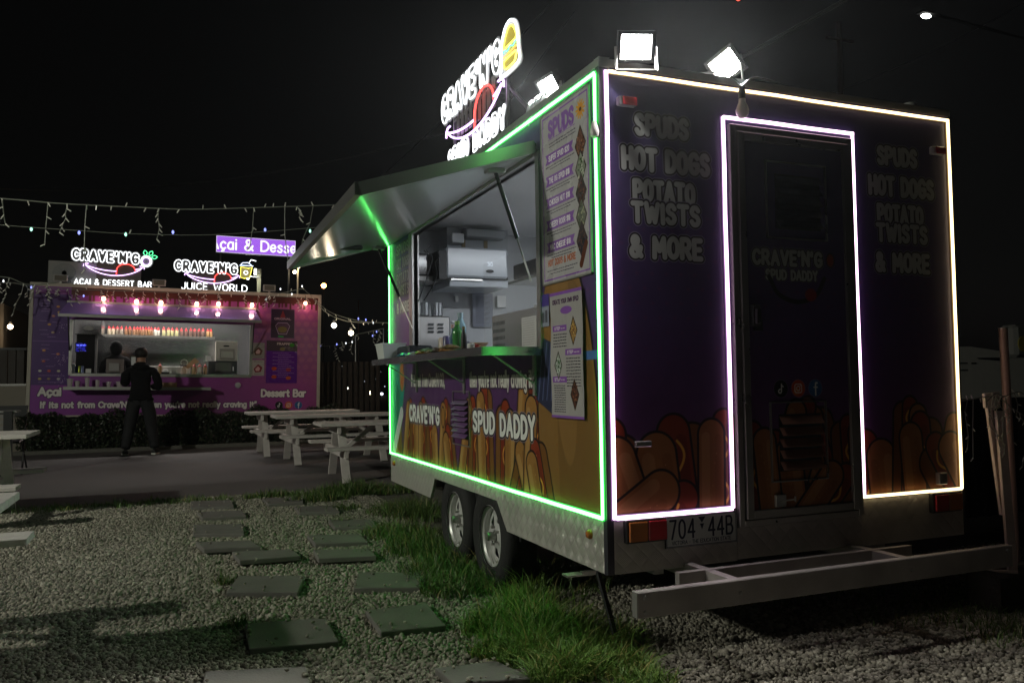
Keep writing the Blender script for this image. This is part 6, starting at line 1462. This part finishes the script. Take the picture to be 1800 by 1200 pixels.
MB().box((b[0]-.12,12.58,.03),(b[0]-.02,12.64,b[2])).build('upright', BLACK, r); MB().box((a[0]-.5,12.63,b[2]-.02),(b[0]+.02,13.0,b[2])).build('shelf', mat('grey_shelf', (.3,.29,.28), .5), r)
# building at the far left with wall lamp
o = MB().box((-60,58,0),(RP(16,600,60)[0],75,RP(10,572,60)[2]+1.2)).build('warehouse', mat('grey_warehouse', (.16,.15,.14), .8)); tag(o, 'pale low warehouse behind the wall at the left edge with a lit lamp', 'building')
def farlamp(u, v, y, col, st, r_, label, e=0, name='distant_lamp', pole=False):
    p = Vector(RP(u, v, y)); r = thing(name, label, 'lamp', p, group='distant lamps')
    mb = MB(); mb.lathe([(0,-r_),(r_*.75,-r_*.6),(r_,0),(r_*.75,r_*.6),(0,r_)], p, 12); mb.build('bulb', led('far_%d_%d'%(u, v), col, st), r, smooth=True)
    mb = MB(); mb.lathe([(r_*.5,r_*.8),(r_*.55,r_*1.8),(r_*.1,r_*2.4)], p, 8); mb.build('socket', BLACK, r)
    if e: lamp_point(r, p-Vector((0,r_*1.6,0)), e, col, r_)
    if pole: mb = MB(); mb.lathe([(.06,-p.z),(.05,-r_)], p, 8); mb.build('pole', DARKM, r)
    return r
farlamp(18,574,57,(1,.72,.42),14,.16,'warm wall lamp on the warehouse at the left edge', 60)
farlamp(587,572,15,(1,.84,.62),16,.048,'left of two warm globe bulbs hanging behind the tables', 5)
farlamp(617,585,15,(1,.80,.55),16,.048,'right of two warm globe bulbs hanging behind the tables', 5)
farlamp(569,502,80,(1,.42,.10),16,.26,'orange street lamp far away right of the dessert trailer', 0, pole=True)
farlamp(650,690,60,(1,.75,.45),12,.14,'low warm lamp far away between the tables and the large trailer', 0)
farlamp(613,682,60,(1,.95,.85),6,.10,'low white lamp far away behind the farthest table', 0)
farlamp(671,692,70,(.85,.9,1),6,.12,'low white lamp far away just left of the large trailer', 0)
farlamp(1298,-2,60,(1,.08,.03),5,.22,'red warning lamp at the top edge of the photo', 0)
# tiny city lights: too small and many to pick apart
mb = MB()
for k in range(22):
    p = RP(rnd.uniform(600,690), rnd.uniform(640,700), rnd.uniform(90,140)); s_ = rnd.uniform(.03,.07); mb.lathe([(0,-s_),(s_,0),(0,s_)], p, 4)
o = mb.build('city_lights', led('city_specks', (.8,.85,1), 1.5)); o['kind'] = 'stuff'; o['label'] = 'scattered tiny distant lights beyond the tables'
# street lamp upper right
sp = Vector(RP(1628,29,14)); r = thing('street_lamp', 'white street lamp head on a dark mast high at the upper right', 'street lamp', (sp.x+4.6,sp.y,0))
mb = MB(); mb.lathe([(0,-.06),(.13,-.05),(.20,0),(.16,.05),(0,.06)], (0,0,0), 16); mb.v = [(sp.x+x*.7,sp.y+y*.4,sp.z+z*.6) for x,y,z in mb.v]; mb.build('lens', led('street_lens', (1,1,.93), 26), r, smooth=True)
mb = MB(); mb.box((sp.x-.2,sp.y-.1,sp.z+.05),(sp.x+.35,sp.y+.1,sp.z+.10)); mb.tube([(sp.x+.3,sp.y,sp.z+.08),(sp.x+4.6,sp.y,sp.z-.1),(sp.x+4.6,sp.y,0)], .045, 8); mb.build('mast', mat('matt_black_mast', (.003,.003,.003), 1, spec=.05), r)


# off to the left: the yard's own light mast, seen only in the shadows and reflections it casts
ym = thing('light_mast', 'yard light mast standing left of the gravel, outside the frame', 'street lamp', (-7.4,5.4,0))
mb = MB(); mb.lathe([(.07,0),(.05,4.3)], (-7.4,5.4,0), 12); mb.box((-7.42,5.38,4.2),(-7.1,5.42,4.24)); mb.build('mast', DARKM, ym)
mb = MB(); mb.box((-7.20,5.15,4.12),(-7.14,5.65,4.42),.01); mb.build('housing', BLACK, ym)
mb = MB(); mb.box((-7.138,5.18,4.15),(-7.135,5.62,4.39)); mb.build('lens', led('mast_lens', (1,.95,.82), 20), ym)
l = bpy.data.lights.new('mast_lamp', 'AREA'); l.shape = 'RECTANGLE'; l.size = .44; l.size_y = .24; l.energy = 330; l.color = (.98,1,.85)
o = bpy.data.objects.new('mast_lamp', l); COL.objects.link(o); o.parent = ym
dv = Vector((8.5, 2.6, -3.4)).normalized(); o.location = (.29,0,4.27); o.rotation_euler = dv.to_track_quat('-Z', 'Y').to_euler()

# ------------------------------------------------------------------ people
def skinned(name, V, E, mats, region, parent, sub=2):
    me = bpy.data.meshes.new(name); me.from_pydata([v[:3] for v in V], E, []); o = bpy.data.objects.new('tmp', me); COL.objects.link(o)
    md = o.modifiers.new('skin', 'SKIN'); md.branch_smoothing = .6
    sv = me.skin_vertices[0].data
    for i, v in enumerate(V):
        r = v[3]; sv[i].radius = r if hasattr(r, '__len__') else (r, r); sv[i].use_root = (i == 0)
    ss = o.modifiers.new('sub', 'SUBSURF'); ss.levels = sub; ss.render_levels = sub
    dg = bpy.context.evaluated_depsgraph_get(); m2 = bpy.data.meshes.new_from_object(o.evaluated_get(dg)); bpy.data.objects.remove(o)
    m2.name = name; m2.materials.clear()
    for m in mats: m2.materials.append(m)
    for v in m2.vertices:
        if v.co.z < 1.50:
            c_ = v.co; v.co = c_+v.normal*(.007*math.sin(c_.z*34+c_.x*21+3*math.sin(c_.y*18))*math.sin(c_.x*16+c_.z*9)+.004*math.sin(c_.z*71+c_.y*40))
    for p in m2.polygons: p.use_smooth = True; p.material_index = region(p.center)
    o = bpy.data.objects.new(name, m2); COL.objects.link(o); o.parent = parent; return o
CLOTH = mat('black_cotton_jersey', (.009,.009,.010), .95, spec=.15, bump=.3, bscale=35)
TROU = mat('black_trousers', (.009,.009,.011), .8, bump=.3, bscale=25)
SKIN = mat('skin', (.32,.17,.11), .5)
HAIR = mat('dark_hair', (.008,.006,.005), .55, bump=.8, bscale=120)
def person(label, loc, rot, arms, hood=False, legw=.20, s=1.0, lean=0.0):
    r = thing('person', label, 'person', loc, (0,0,rot))
    V = [(0,0,.94,(.185,.135)),(0,.0,1.10,(.185,.135)),(0,.0+lean*.4,1.30,(.205,.145)),(0,.01+lean*.7,1.43,(.16,.105)),(0,.03+lean,1.52,(.062,.065)),(0,.05+lean,1.60,(.075,.085)),(0,.055+lean,1.68,(.082,.100)),(0,.045+lean,1.755,(.065,.078))]
    E = [(i,i+1) for i in range(7)]
    def chain(start, pts):
        k = start
        for p in pts: V.append(p); E.append((k, len(V)-1)); k = len(V)-1
        return k
    for s_ in (-1, 1):
        chain(0, [(s_*.10,0,.86,(.125,.135)),(s_*(.10+legw*.28),.015,.68,(.115,.12)),(s_*(.10+legw*.5),.02,.48,(.098,.098)),(s_*(.10+legw*.8),-.01,.26,(.092,.092)),(s_*(.10+legw),-.02,.09,(.075,.078))])
        a = arms[0 if s_ < 0 else 1]
        k = chain(3, [(s_*.175,0+lean*.6,1.415,.075),(s_*.235,0+lean*.5,1.33,.078),(a[0][0],a[0][1],a[0][2],.070),((a[0][0]+a[1][0])/2,(a[0][1]+a[1][1])/2,(a[0][2]+a[1][2])/2,.060),(a[1][0],a[1][1],a[1][2],.034)])
        w = Vector(a[1]); e = Vector(a[0]); d = (w-e).normalized(); sd = d.cross(Vector((0,0,1))).normalized()
        pm = w+d*.05; kp = chain(k, [(*pm,(.034,.018))])
        for f, (off, ln) in enumerate(((-.027,.060),(-.009,.072),(.009,.068),(.026,.052))):
            b = pm+sd*off+d*.035; m_ = b+d*ln*.55; t = m_+d*ln*.25+Vector((0,0,-ln*.45)); chain(kp, [(*b,.0095),(*m_,.0085),(*t,.0075)])
        b = w+d*.03-sd*s_*.035; chain(k, [(*b,.012),(*(b+d*.035-sd*s_*.015),.0095)])
    neckz = 1.545
    hands = [Vector(a[1]) for a in arms]
    def reg(c):
        if c.z > neckz: return 2
        for h, a in zip(hands, arms):
            d = (h-Vector(a[0])).normalized()
            if (c-h).dot(d) > -.005 and (c-h).length < .22: return 2
        return 0 if c.z > .90 else 1
    b = skinned('body', V, E, [CLOTH, TROU, SKIN], reg, r)
    hy = .05+lean
    # face: nose, ears, eyes, mouth
    fc_ = MB(); fc_.lathe([(0,0),(.011,.006),(.009,.03),(0,.042)], (0,hy+.098,1.638), 8); fc_.build('nose', SKIN, None, smooth=True).parent = r
    for s_ in (-1, 1):
        e_ = MB(); e_.lathe([(0,-.006),(.010,-.003),(.010,.003),(0,.006)], (s_*.032,hy+.086,1.672), 10, 'y'); e_.build('eye', mat('eye_white_dark', (.1,.08,.07), .2), None, smooth=True).parent = r
        e_ = MB(); e_.lathe([(0,-.006),(.017,-.004),(.02,.004),(0,.008)], (s_*.086,hy,1.655), 10, 'x'); e_.v = [(x,y,1.655+(z-1.655)*1.5) for x,y,z in e_.v]; e_.build('ear', SKIN, None, smooth=True).parent = r
    m_ = MB(); m_.tube([(-.022,hy+.090,1.60),(0,hy+.096,1.602),(.022,hy+.090,1.60)], .005, 6); m_.build('mouth', mat('lips', (.22,.08,.07), .5), None, smooth=True).parent = r
    # hair or hood as a rough cap over skull
    bm = bmesh.new(); bmesh.ops.create_icosphere(bm, subdivisions=4, radius=1)
    for v in bm.verts:
        p = v.co.copy(); nz = 1+.05*math.sin(p.x*17+1)*math.cos(p.z*19)+.04*math.sin(p.y*23+p.z*9)
        if hood: v.co = Vector((p.x*.122*nz**.4, hy-.02+p.y*.135, 1.655+p.z*.145*(1 if p.z > 0 else 1.15)))
        else: v.co = Vector((p.x*.102*nz, hy-.014+p.y*.112*nz, 1.697+p.z*.098*nz))
    kill = [v for v in bm.verts if ((v.co.y > hy+.055 and v.co.z < 1.73) or (v.co.z < (1.50 if hood else 1.615)))]
    bmesh.ops.delete(bm, geom=kill, context='VERTS'); me = bpy.data.meshes.new('hair'); bm.to_mesh(me); bm.free()
    for p in me.polygons: p.use_smooth = True
    me.materials.append(CLOTH if hood else HAIR); o = bpy.data.objects.new('hood' if hood else 'hair', me); COL.objects.link(o); o.parent = r; o.modifiers.new('solid', 'SOLIDIFY').thickness = .012
    # collar and hem
    if not hood:
        c_ = MB(); c_.tube([(.09*math.cos(t),.015+lean+.085*math.sin(t),1.50+.012*math.sin(t*2)) for t in np.linspace(0,2*math.pi,17)[:-1]], .024, 8, closed=True); c_.build('collar', CLOTH, None, smooth=True).parent = r
        c_ = MB(); c_.tube([(.10*math.cos(t),-.07+.05*math.sin(t),1.47+.05*math.cos(t)*0-.03*(1-abs(math.cos(t)))) for t in np.linspace(math.pi,2*math.pi,9)], .035, 8); c_.build('folded_hood', CLOTH, None, smooth=True).parent = r
    c_ = MB(); c_.tube([(.190*math.cos(t),.14*math.sin(t),.93+.006*math.sin(5*t)) for t in np.linspace(0,2*math.pi,25)[:-1]], .017, 8, closed=True); c_.build('hem', CLOTH, None, smooth=True).parent = r
    for s_ in (-1, 1):
        x = s_*(.10+legw); sh = MB(); prof = [(-.10,.034,.058),(-.06,.042,.07),(.0,.043,.075),(.06,.045,.055),(.12,.042,.04),(.165,.026,.028)]
        n = 10
        for (y, w_, h_) in prof:
            for k in range(n): t = 2*math.pi*k/n; sh.v.append((x+w_*math.cos(t)+s_*y*.25, y, .025+max(0, math.sin(t))*h_+.004))
        for i in range(len(prof)-1):
            for k in range(n): sh.f.append((i*n+k, i*n+(k+1)%n, (i+1)*n+(k+1)%n, (i+1)*n+k))
        sh.f += [tuple(range(n))[::-1], tuple((len(prof)-1)*n+k for k in range(n))]
        o_ = sh.build('shoe', mat('black_shoe', (.02,.02,.02), .6), None, smooth=True); o_.parent = r
        so = MB(); so.prism([(x+w_*q+s_*y*.25, y, 0) for q, seq in ((1,prof),(-1,prof[::-1])) for (y, w_, h_) in seq], (0,0,.028)); so2 = so.build('sole', mat('white_rubber_sole', (.7,.68,.64), .6), None); so2.parent = o_
    r.scale = (s, s, s); return r
cst = person('customer in black seen from behind, legs apart, standing at the dessert trailer counter', (-.49,15.25,padz(15.25)), -.05,
    (((-.265,.10,1.17),(-.13,.22,1.46)), ((.285,.06,1.12),(.12,.26,1.14))), legw=.13, s=1.0)
ph = MB(); ph.box((-.17,.22,1.50),(-.10,.232,1.64),.004); o_ = ph.build('phone', WHITEP); o_.location = cst.location+Vector((0,0,0)); o_.rotation_euler = (0,0,-.05); tag(o_, 'pale phone held up by the customer in black', 'phone')
person('vendor in a black hood standing inside the lit window of the dessert trailer', (RP(205,640,17.35)[0],17.35,.43), .3,
    (((-.28,.06,1.16),(-.12,.28,1.10)), ((.28,.06,1.16),(.12,.28,1.10))), hood=True, legw=.05, s=.90)

# ------------------------------------------------------------------ right side: fence, van, post and boards
fr = thing('steel_fence', 'dark ribbed steel fence behind the right edge of the large trailer', 'fence', (5.2,5.2,0))
FB = mat('dark_steel_sheet', (.03,.024,.022), .35, .4, noise=.2)
fy = 4.9; fx0 = RP(1600,708,fy)[0]; zt = RP(1700,707,fy)[2]
for k in range(26):
    x = fx0+k*.145
    MB().prism([(x,fy,.03),(x+.05,fy,.03),(x+.065,fy-.03,.03),(x+.09,fy-.03,.03),(x+.105,fy,.03),(x+.145,fy,.03),(x+.145,fy+.004,.03),(x,fy+.004,.03)], (0,0,zt-.04)).build('sheet_rib', FB, fr)
MB().box((fx0,fy-.035,zt-.01),(fx0+3.8,fy+.02,zt+.03)).build('top_rail', FB, fr)
vn = thing('parked_van', 'grey van barely visible in the dark behind the steel fence', 'van', (RP(1700,700,11.5)[0],11.5,0))
VM = mat('dusty_white_van_paint', (.6,.58,.54), .5, noise=.1)
yv = 11.3; vx = RP(1740,640,yv)[0]; zt = RP(1700,609,yv)[2]; zb = .45
prof = [(-3.2,zb),(-3.2,zt-.05),(-3.0,zt),(-.5,zt),(.1,zt-.06),(1.05,1.55),(1.75,1.35),(1.9,1.1),(1.95,zb)]
MB().prism([(vx+a,yv,b) for a,b in prof], (0,1.8,0)).build('body', VM, vn)
MB().prism([(vx-.35,yv-.004,1.50),(vx+.55,yv-.004,1.50),(vx+.35,yv-.004,zt-.28),(vx-.30,yv-.004,zt-.24)], (0,.002,0)).build('side_window', mat('van_glass', (.01,.01,.012), .1), vn)
for x in (-2.3, 1.1): 
    mb = MB(); mb.lathe([(.20,-.04),(.33,-.03),(.34,.1),(.33,.2)], (vx+x,yv+.02,.34), 24, 'y'); w_ = mb.build('tyre', RUBBER, vn, smooth=True); mb = MB(); mb.lathe([(0,-.03),(.2,-.035)], (vx+x,yv+.02,.34), 20, 'y'); mb.build('rim', ALUD, w_)
mb = MB(); mb.box((vx-.5,yv-.012,1.38),(vx-.38,yv-.002,1.41)); mb.build('door_handle', BLACK, vn)
for z in (zt-.33, 1.25): MB().box((vx-3.1,yv-.008,z),(vx-.6,yv-.002,z+.03)).build('side_moulding', mat('van_trim', (.08,.08,.08), .6), vn)
tk = thing('truck_cab', 'pale vehicle corner with yellow mark at the right edge behind the fence', 'truck', (RP(1795,650,9)[0],9,0))
p0 = RP(1788,628,9); MB().box((p0[0],9,p0[2]),(p0[0]+2.2,9.3,RP(1788,570,9)[2]),.05).build('cab', mat('pale_truck_paint', (.15,.15,.14), .5), tk)
p1 = RP(1796,604,8.98); mb = MB(); mb.lathe([(0,0),(.12,0),(.12,.012)], (p1[0]+.05,8.985,p1[2]), 16, 'y'); mb.build('yellow_mark', mat('yellow_patch', (.3,.25,.03), .6), tk)
# post and leaning boards
ez = 3.02
def R3(u, v, y=ez): return Vector(RP(u, v, y))
po = thing('steel_post', 'tall leaning pink lit post at the right edge of the photo', 'post', R3(1783,985,3.1))
mb = MB(); mb.tube([R3(1763,577,3.1), R3(1786,990,3.1)], .022, 16); mb.build('pipe', mat('pink_lit_pipe', (.5,.33,.30), .4, .3, noise=.2), po, smooth=True)  # the pinkish light on the pipe is put into its base colour
mb = MB(); mb.tube([R3(1763,575.5,3.1), R3(1763.2,578,3.1)], .0235, 16); mb.build('pipe_cap', ALU, po)
MB().box(R3(1783,992,3.1)+Vector((-.06,-.05,0)), R3(1783,992,3.1)+Vector((.06,.05,.012))).build('base_plate', ALUD, po)
eb = thing('board_stand', 'pale folded board stand leaning beside the post at the right edge', 'stand', R3(1765,1003))
PB = mat('pink_lit_white_board', (.68,.56,.53), .45, noise=.15, bump=.1)  # white boards, tinted to carry the pink light falling on them
for nm, q, y in (('head_plate', [(1731,692),(1757,688),(1759,716),(1733,717)], 3.00), ('narrow_wedge', [(1736,717),(1745,717),(1764,905),(1761,905)], 3.015), ('front_leg', [(1752,722),(1766,722),(1790,1004),(1775,1004)], 2.985), ('foot', [(1733,1001),(1790,1003),(1790,1008),(1758,1006)], 2.96)):
    mb = MB(); mb.prism([tuple(R3(u, v, y)) for u, v in q], (.004,.018,0)); mb.build(nm, PB, eb)
MB().box(Vector((R3(1735,1003).x,2.95,0)), R3(1792,1003)+Vector((.10,.12,-.002))).build('block', mat('concrete_block', (.05,.045,.04), .9, bump=.6), eb)

# ------------------------------------------------------------------ strings of lights and cables
WIRE = mat('pale_green_wire', (.20,.21,.18), .5); LEDU = mat('unlit_clear_led', (.7,.68,.62), .3)
def strand(label, pts, y, drops=0, dl=(.15,.55), lit=(), wr=.006, br=.008, name='icicle_lights', cat='string lights', seed=1, step=.16, bl=.05):
    rr = random.Random(seed); P = [Vector(RP(u, v, yy if (yy := (y if not hasattr(y, '__len__') else y[k])) else y)) for k, (u, v) in enumerate(pts)]
    C_ = [Vector(p) for p in catmull(np.array(P), 12)]
    r = thing(name, label, cat, P[0]); mb = MB(); mb.tube(C_, wr, 5)
    bb = MB(); L = [0]
    for a, b in zip(C_[:-1], C_[1:]): L.append(L[-1]+(b-a).length)
    def at(s_):
        for k in range(len(C_)-1):
            if L[k+1] >= s_: t = (s_-L[k])/max(1e-6, L[k+1]-L[k]); return C_[k].lerp(C_[k+1], t)
        return C_[-1]
    def stick(p, d): bb.tube([p, p+d], [br, br*.7], 5)
    s_ = .05
    while s_ < L[-1]:
        p = at(s_); stick(p, Vector((rr.uniform(-.6,.6),rr.uniform(-.3,.3),rr.choice((1,-1,-1)))).normalized()*bl)
        if drops and rr.random() < drops:
            n = rr.randint(2, 6); ln = rr.uniform(*dl); q = p; pts_ = [p]; sw = rr.uniform(-.35,.35)
            for k in range(n):
                q = q+Vector((sw*rr.uniform(.2,1.2)*ln/n+rr.uniform(-.02,.02), rr.uniform(-.02,.02), -ln/n)); pts_.append(q); stick(q, Vector((rr.choice((-1,1))*rr.uniform(.5,1),0,-rr.uniform(.2,1))).normalized()*bl)
            mb.tube(pts_, wr*.8, 4)
        s_ += step*rr.uniform(.6,1.6)
    o1 = mb.build('wire', WIRE, r); o2 = bb.build('bulbs', LEDU, r); o2['kind'] = 'stuff'
    for (u, v, c_) in lit:
        p = Vector(RP(u, v, y if not hasattr(y, '__len__') else y[0])); m2 = MB(); m2.lathe([(0,-.024),(.012,-.01),(.012,.01),(0,.024)], p, 8); m2.build('lit_bulb', led('spark_%s'%c_, {'g':(.4,1,.7),'b':(.25,.3,1),'w':(.9,.95,1)}[c_], 1.6), r, smooth=True)
    return r
strand('upper strand of unlit icicle lights across the dark sky at the left', [(-40,346),(40,352),(110,358),(230,364),(330,368),(450,365),(600,360)], 10, .55, (.15,.75), seed=3, wr=.007, br=.008)
strand('lower thin strand with a few tiny coloured lit bulbs at the left', [(-40,392),(60,400),(150,406),(230,411),(360,413),(480,406),(600,396)], 10, 0, lit=((55,403,'g'),(139,409,'b'),(221,412,'g'),(304,408,'b'),(466,404,'b'),(545,406,'g')), seed=5, wr=.004, step=.9)
strand('icicle lights hanging down toward the left end of the far trailer roof', [(-30,484),(15,488),(50,500),(100,497)], 15.5, .9, (.2,.5), lit=((6,494,'w'),(55,505,'b')), seed=8, br=.010, wr=.009)
strand('lower icicle cable left of the far trailer', [(-30,497),(20,497),(52,503)], 15.6, .6, (.1,.3), seed=9, br=.010, wr=.009)
strand('icicle lights along the roof edge of the far trailer', [(60,505),(150,509),(300,514),(450,519),(550,524)], 16.35, .75, (.08,.28), lit=((147,520,'b'),(468,526,'w')), seed=12, br=.008, wr=.007)
strand('tangle of fairy lights at the right end of the far trailer roof', [(468,519),(500,514),(530,508),(540,514),(552,524)], 16.3, .4, (.05,.2), lit=((493,508,'w'),(531,503,'w'),(513,517,'w')), seed=15, br=.009, wr=.007)
strand('upper light strand sagging from the far trailer toward the large trailer', [(552,524),(575,545),(600,556),(640,565),(690,568)], 15.5, 0, lit=((630,560,'b'),(643,562,'b'),(656,567,'w')), seed=17, wr=.007, step=.25)
strand('lower light strand sagging from the far trailer toward the large trailer', [(552,527),(572,548),(595,560),(625,566),(690,567)], 15.3, .2, (.05,.12), seed=18, wr=.007, step=.2)
strand('fairy lights on the distant frame behind the tables', [(618,603),(625,589),(650,583),(675,577)], 17, .5, (.05,.25), lit=((619,601,'w'),(655,590,'b'),(662,583,'b')), seed=21, wr=.008)
strand('fairy lights with tiny blue bulbs low behind the tables', [(560,608),(585,607),(610,603),(619,600)], 17, .6, (.1,.4), lit=((563,608,'b'),(592,605,'b'),(608,603,'w')), seed=22, wr=.005)
strand('unlit fairy light bundle draped over the board stand at the right edge', [(1688,704),(1712,701),(1738,697),(1762,703),(1778,716),(1815,740)], 2.94, .75, (.05,.34), seed=25, wr=.0028, br=.0032, step=.035, bl=.022)
strand('second tangle of unlit fairy lights on top of the board stand', [(1735,705),(1750,692),(1765,696),(1790,689),(1812,700)], 2.93, .55, (.05,.28), seed=27, wr=.0028, br=.0032, step=.03, bl=.022)
fr_ = thing('pipe_frame', 'thin distant pipe frame carrying fairy lights behind the tables', 'frame', RP(650,600,17.1))
mb = MB(); mb.tube([RP(625,640,17.1),RP(625,588,17.1),RP(674,577,17.1),RP(674,640,17.1)], .014, 6); mb.build('pipe', ALUD, fr_)
rp = thing('red_mast', 'thin distant mast behind the tables', 'mast', RP(652,720,50)*np.array([1,1,0])); mb = MB(); mb.tube([RP(630,700,50),RP(630,528,50)], .03, 6); mb.build('pole', mat('dim_red_brown', (.12,.05,.035), .7), rp)
def cable(label, a, b, ya, yb, r, sag=0, m=None):
    A, B = Vector(RP(*a, ya)), Vector(RP(*b, yb)); P = [A.lerp(B, t)-Vector((0,0,sag*4*t*(1-t))) for t in np.linspace(0,1,14)]
    mb = MB(); mb.tube(P, r, 6); o = mb.build('overhead_cable', m or mat('grey_cable', (.12,.12,.12), .6)); tag(o, label, 'cable')
cable('upper twin overhead cable rising right from the tilted floodlight', (1288,108), (1500,-10), 3.4, 3.2, .0045, .0)
cable('lower twin overhead cable rising right from the tilted floodlight', (1288,112), (1512,-12), 3.42, 3.22, .0045, .0)
cable('faint overhead cable crossing the sky at the upper left of the roof sign', (990,-20), (640,335), 30, 40, .03, .4)
cable('faint overhead cable from the left edge of the sky', (-20,330), (780,235), 40, 30, .025, .8)
cable('faint overhead cable between the roof sign and floodlight', (1010,20), (880,200), 26, 30, .025, 0)
cable('faint overhead cable over the right part of the trailer', (1815,-5), (1380,190), 30, 30, .02, .5)
up_ = thing('utility_pole', 'barely visible wooden utility pole in the sky above the trailer door', 'utility pole', RP(1474,700,30)*np.array([1,1,0])); 
mb = MB(); b_ = RP(1474,40,30); mb.lathe([(.16,-b_[2]),(.12,0)], b_, 10); mb.build('pole', mat('old_wood_pole', (.08,.05,.045), .9), up_); MB().box((b_[0]-.8,29.9,b_[2]-.9),(b_[0]+.8,30.02,b_[2]-.8)).build('crossarm', MATS['old_wood_pole'], up_)

# ------------------------------------------------------------------ damp night air
hz_ = MB().box((-30,-3,-1.05),(45,150,26)).build('haze'); hz_['kind'] = 'stuff'
hm = bpy.data.materials.new('damp_air'); hm.use_nodes = True; hn = hm.node_tree; hn.nodes.remove(hn.nodes['Principled BSDF'])
pv = hn.nodes.new('ShaderNodeVolumePrincipled'); pv.inputs['Color'].default_value = (.8,.85,.9,1); pv.inputs['Density'].default_value = .0003; pv.inputs['Anisotropy'].default_value = .8
hn.links.new(pv.outputs[0], hn.nodes['Material Output'].inputs['Volume']); hz_.data.materials.append(hm)
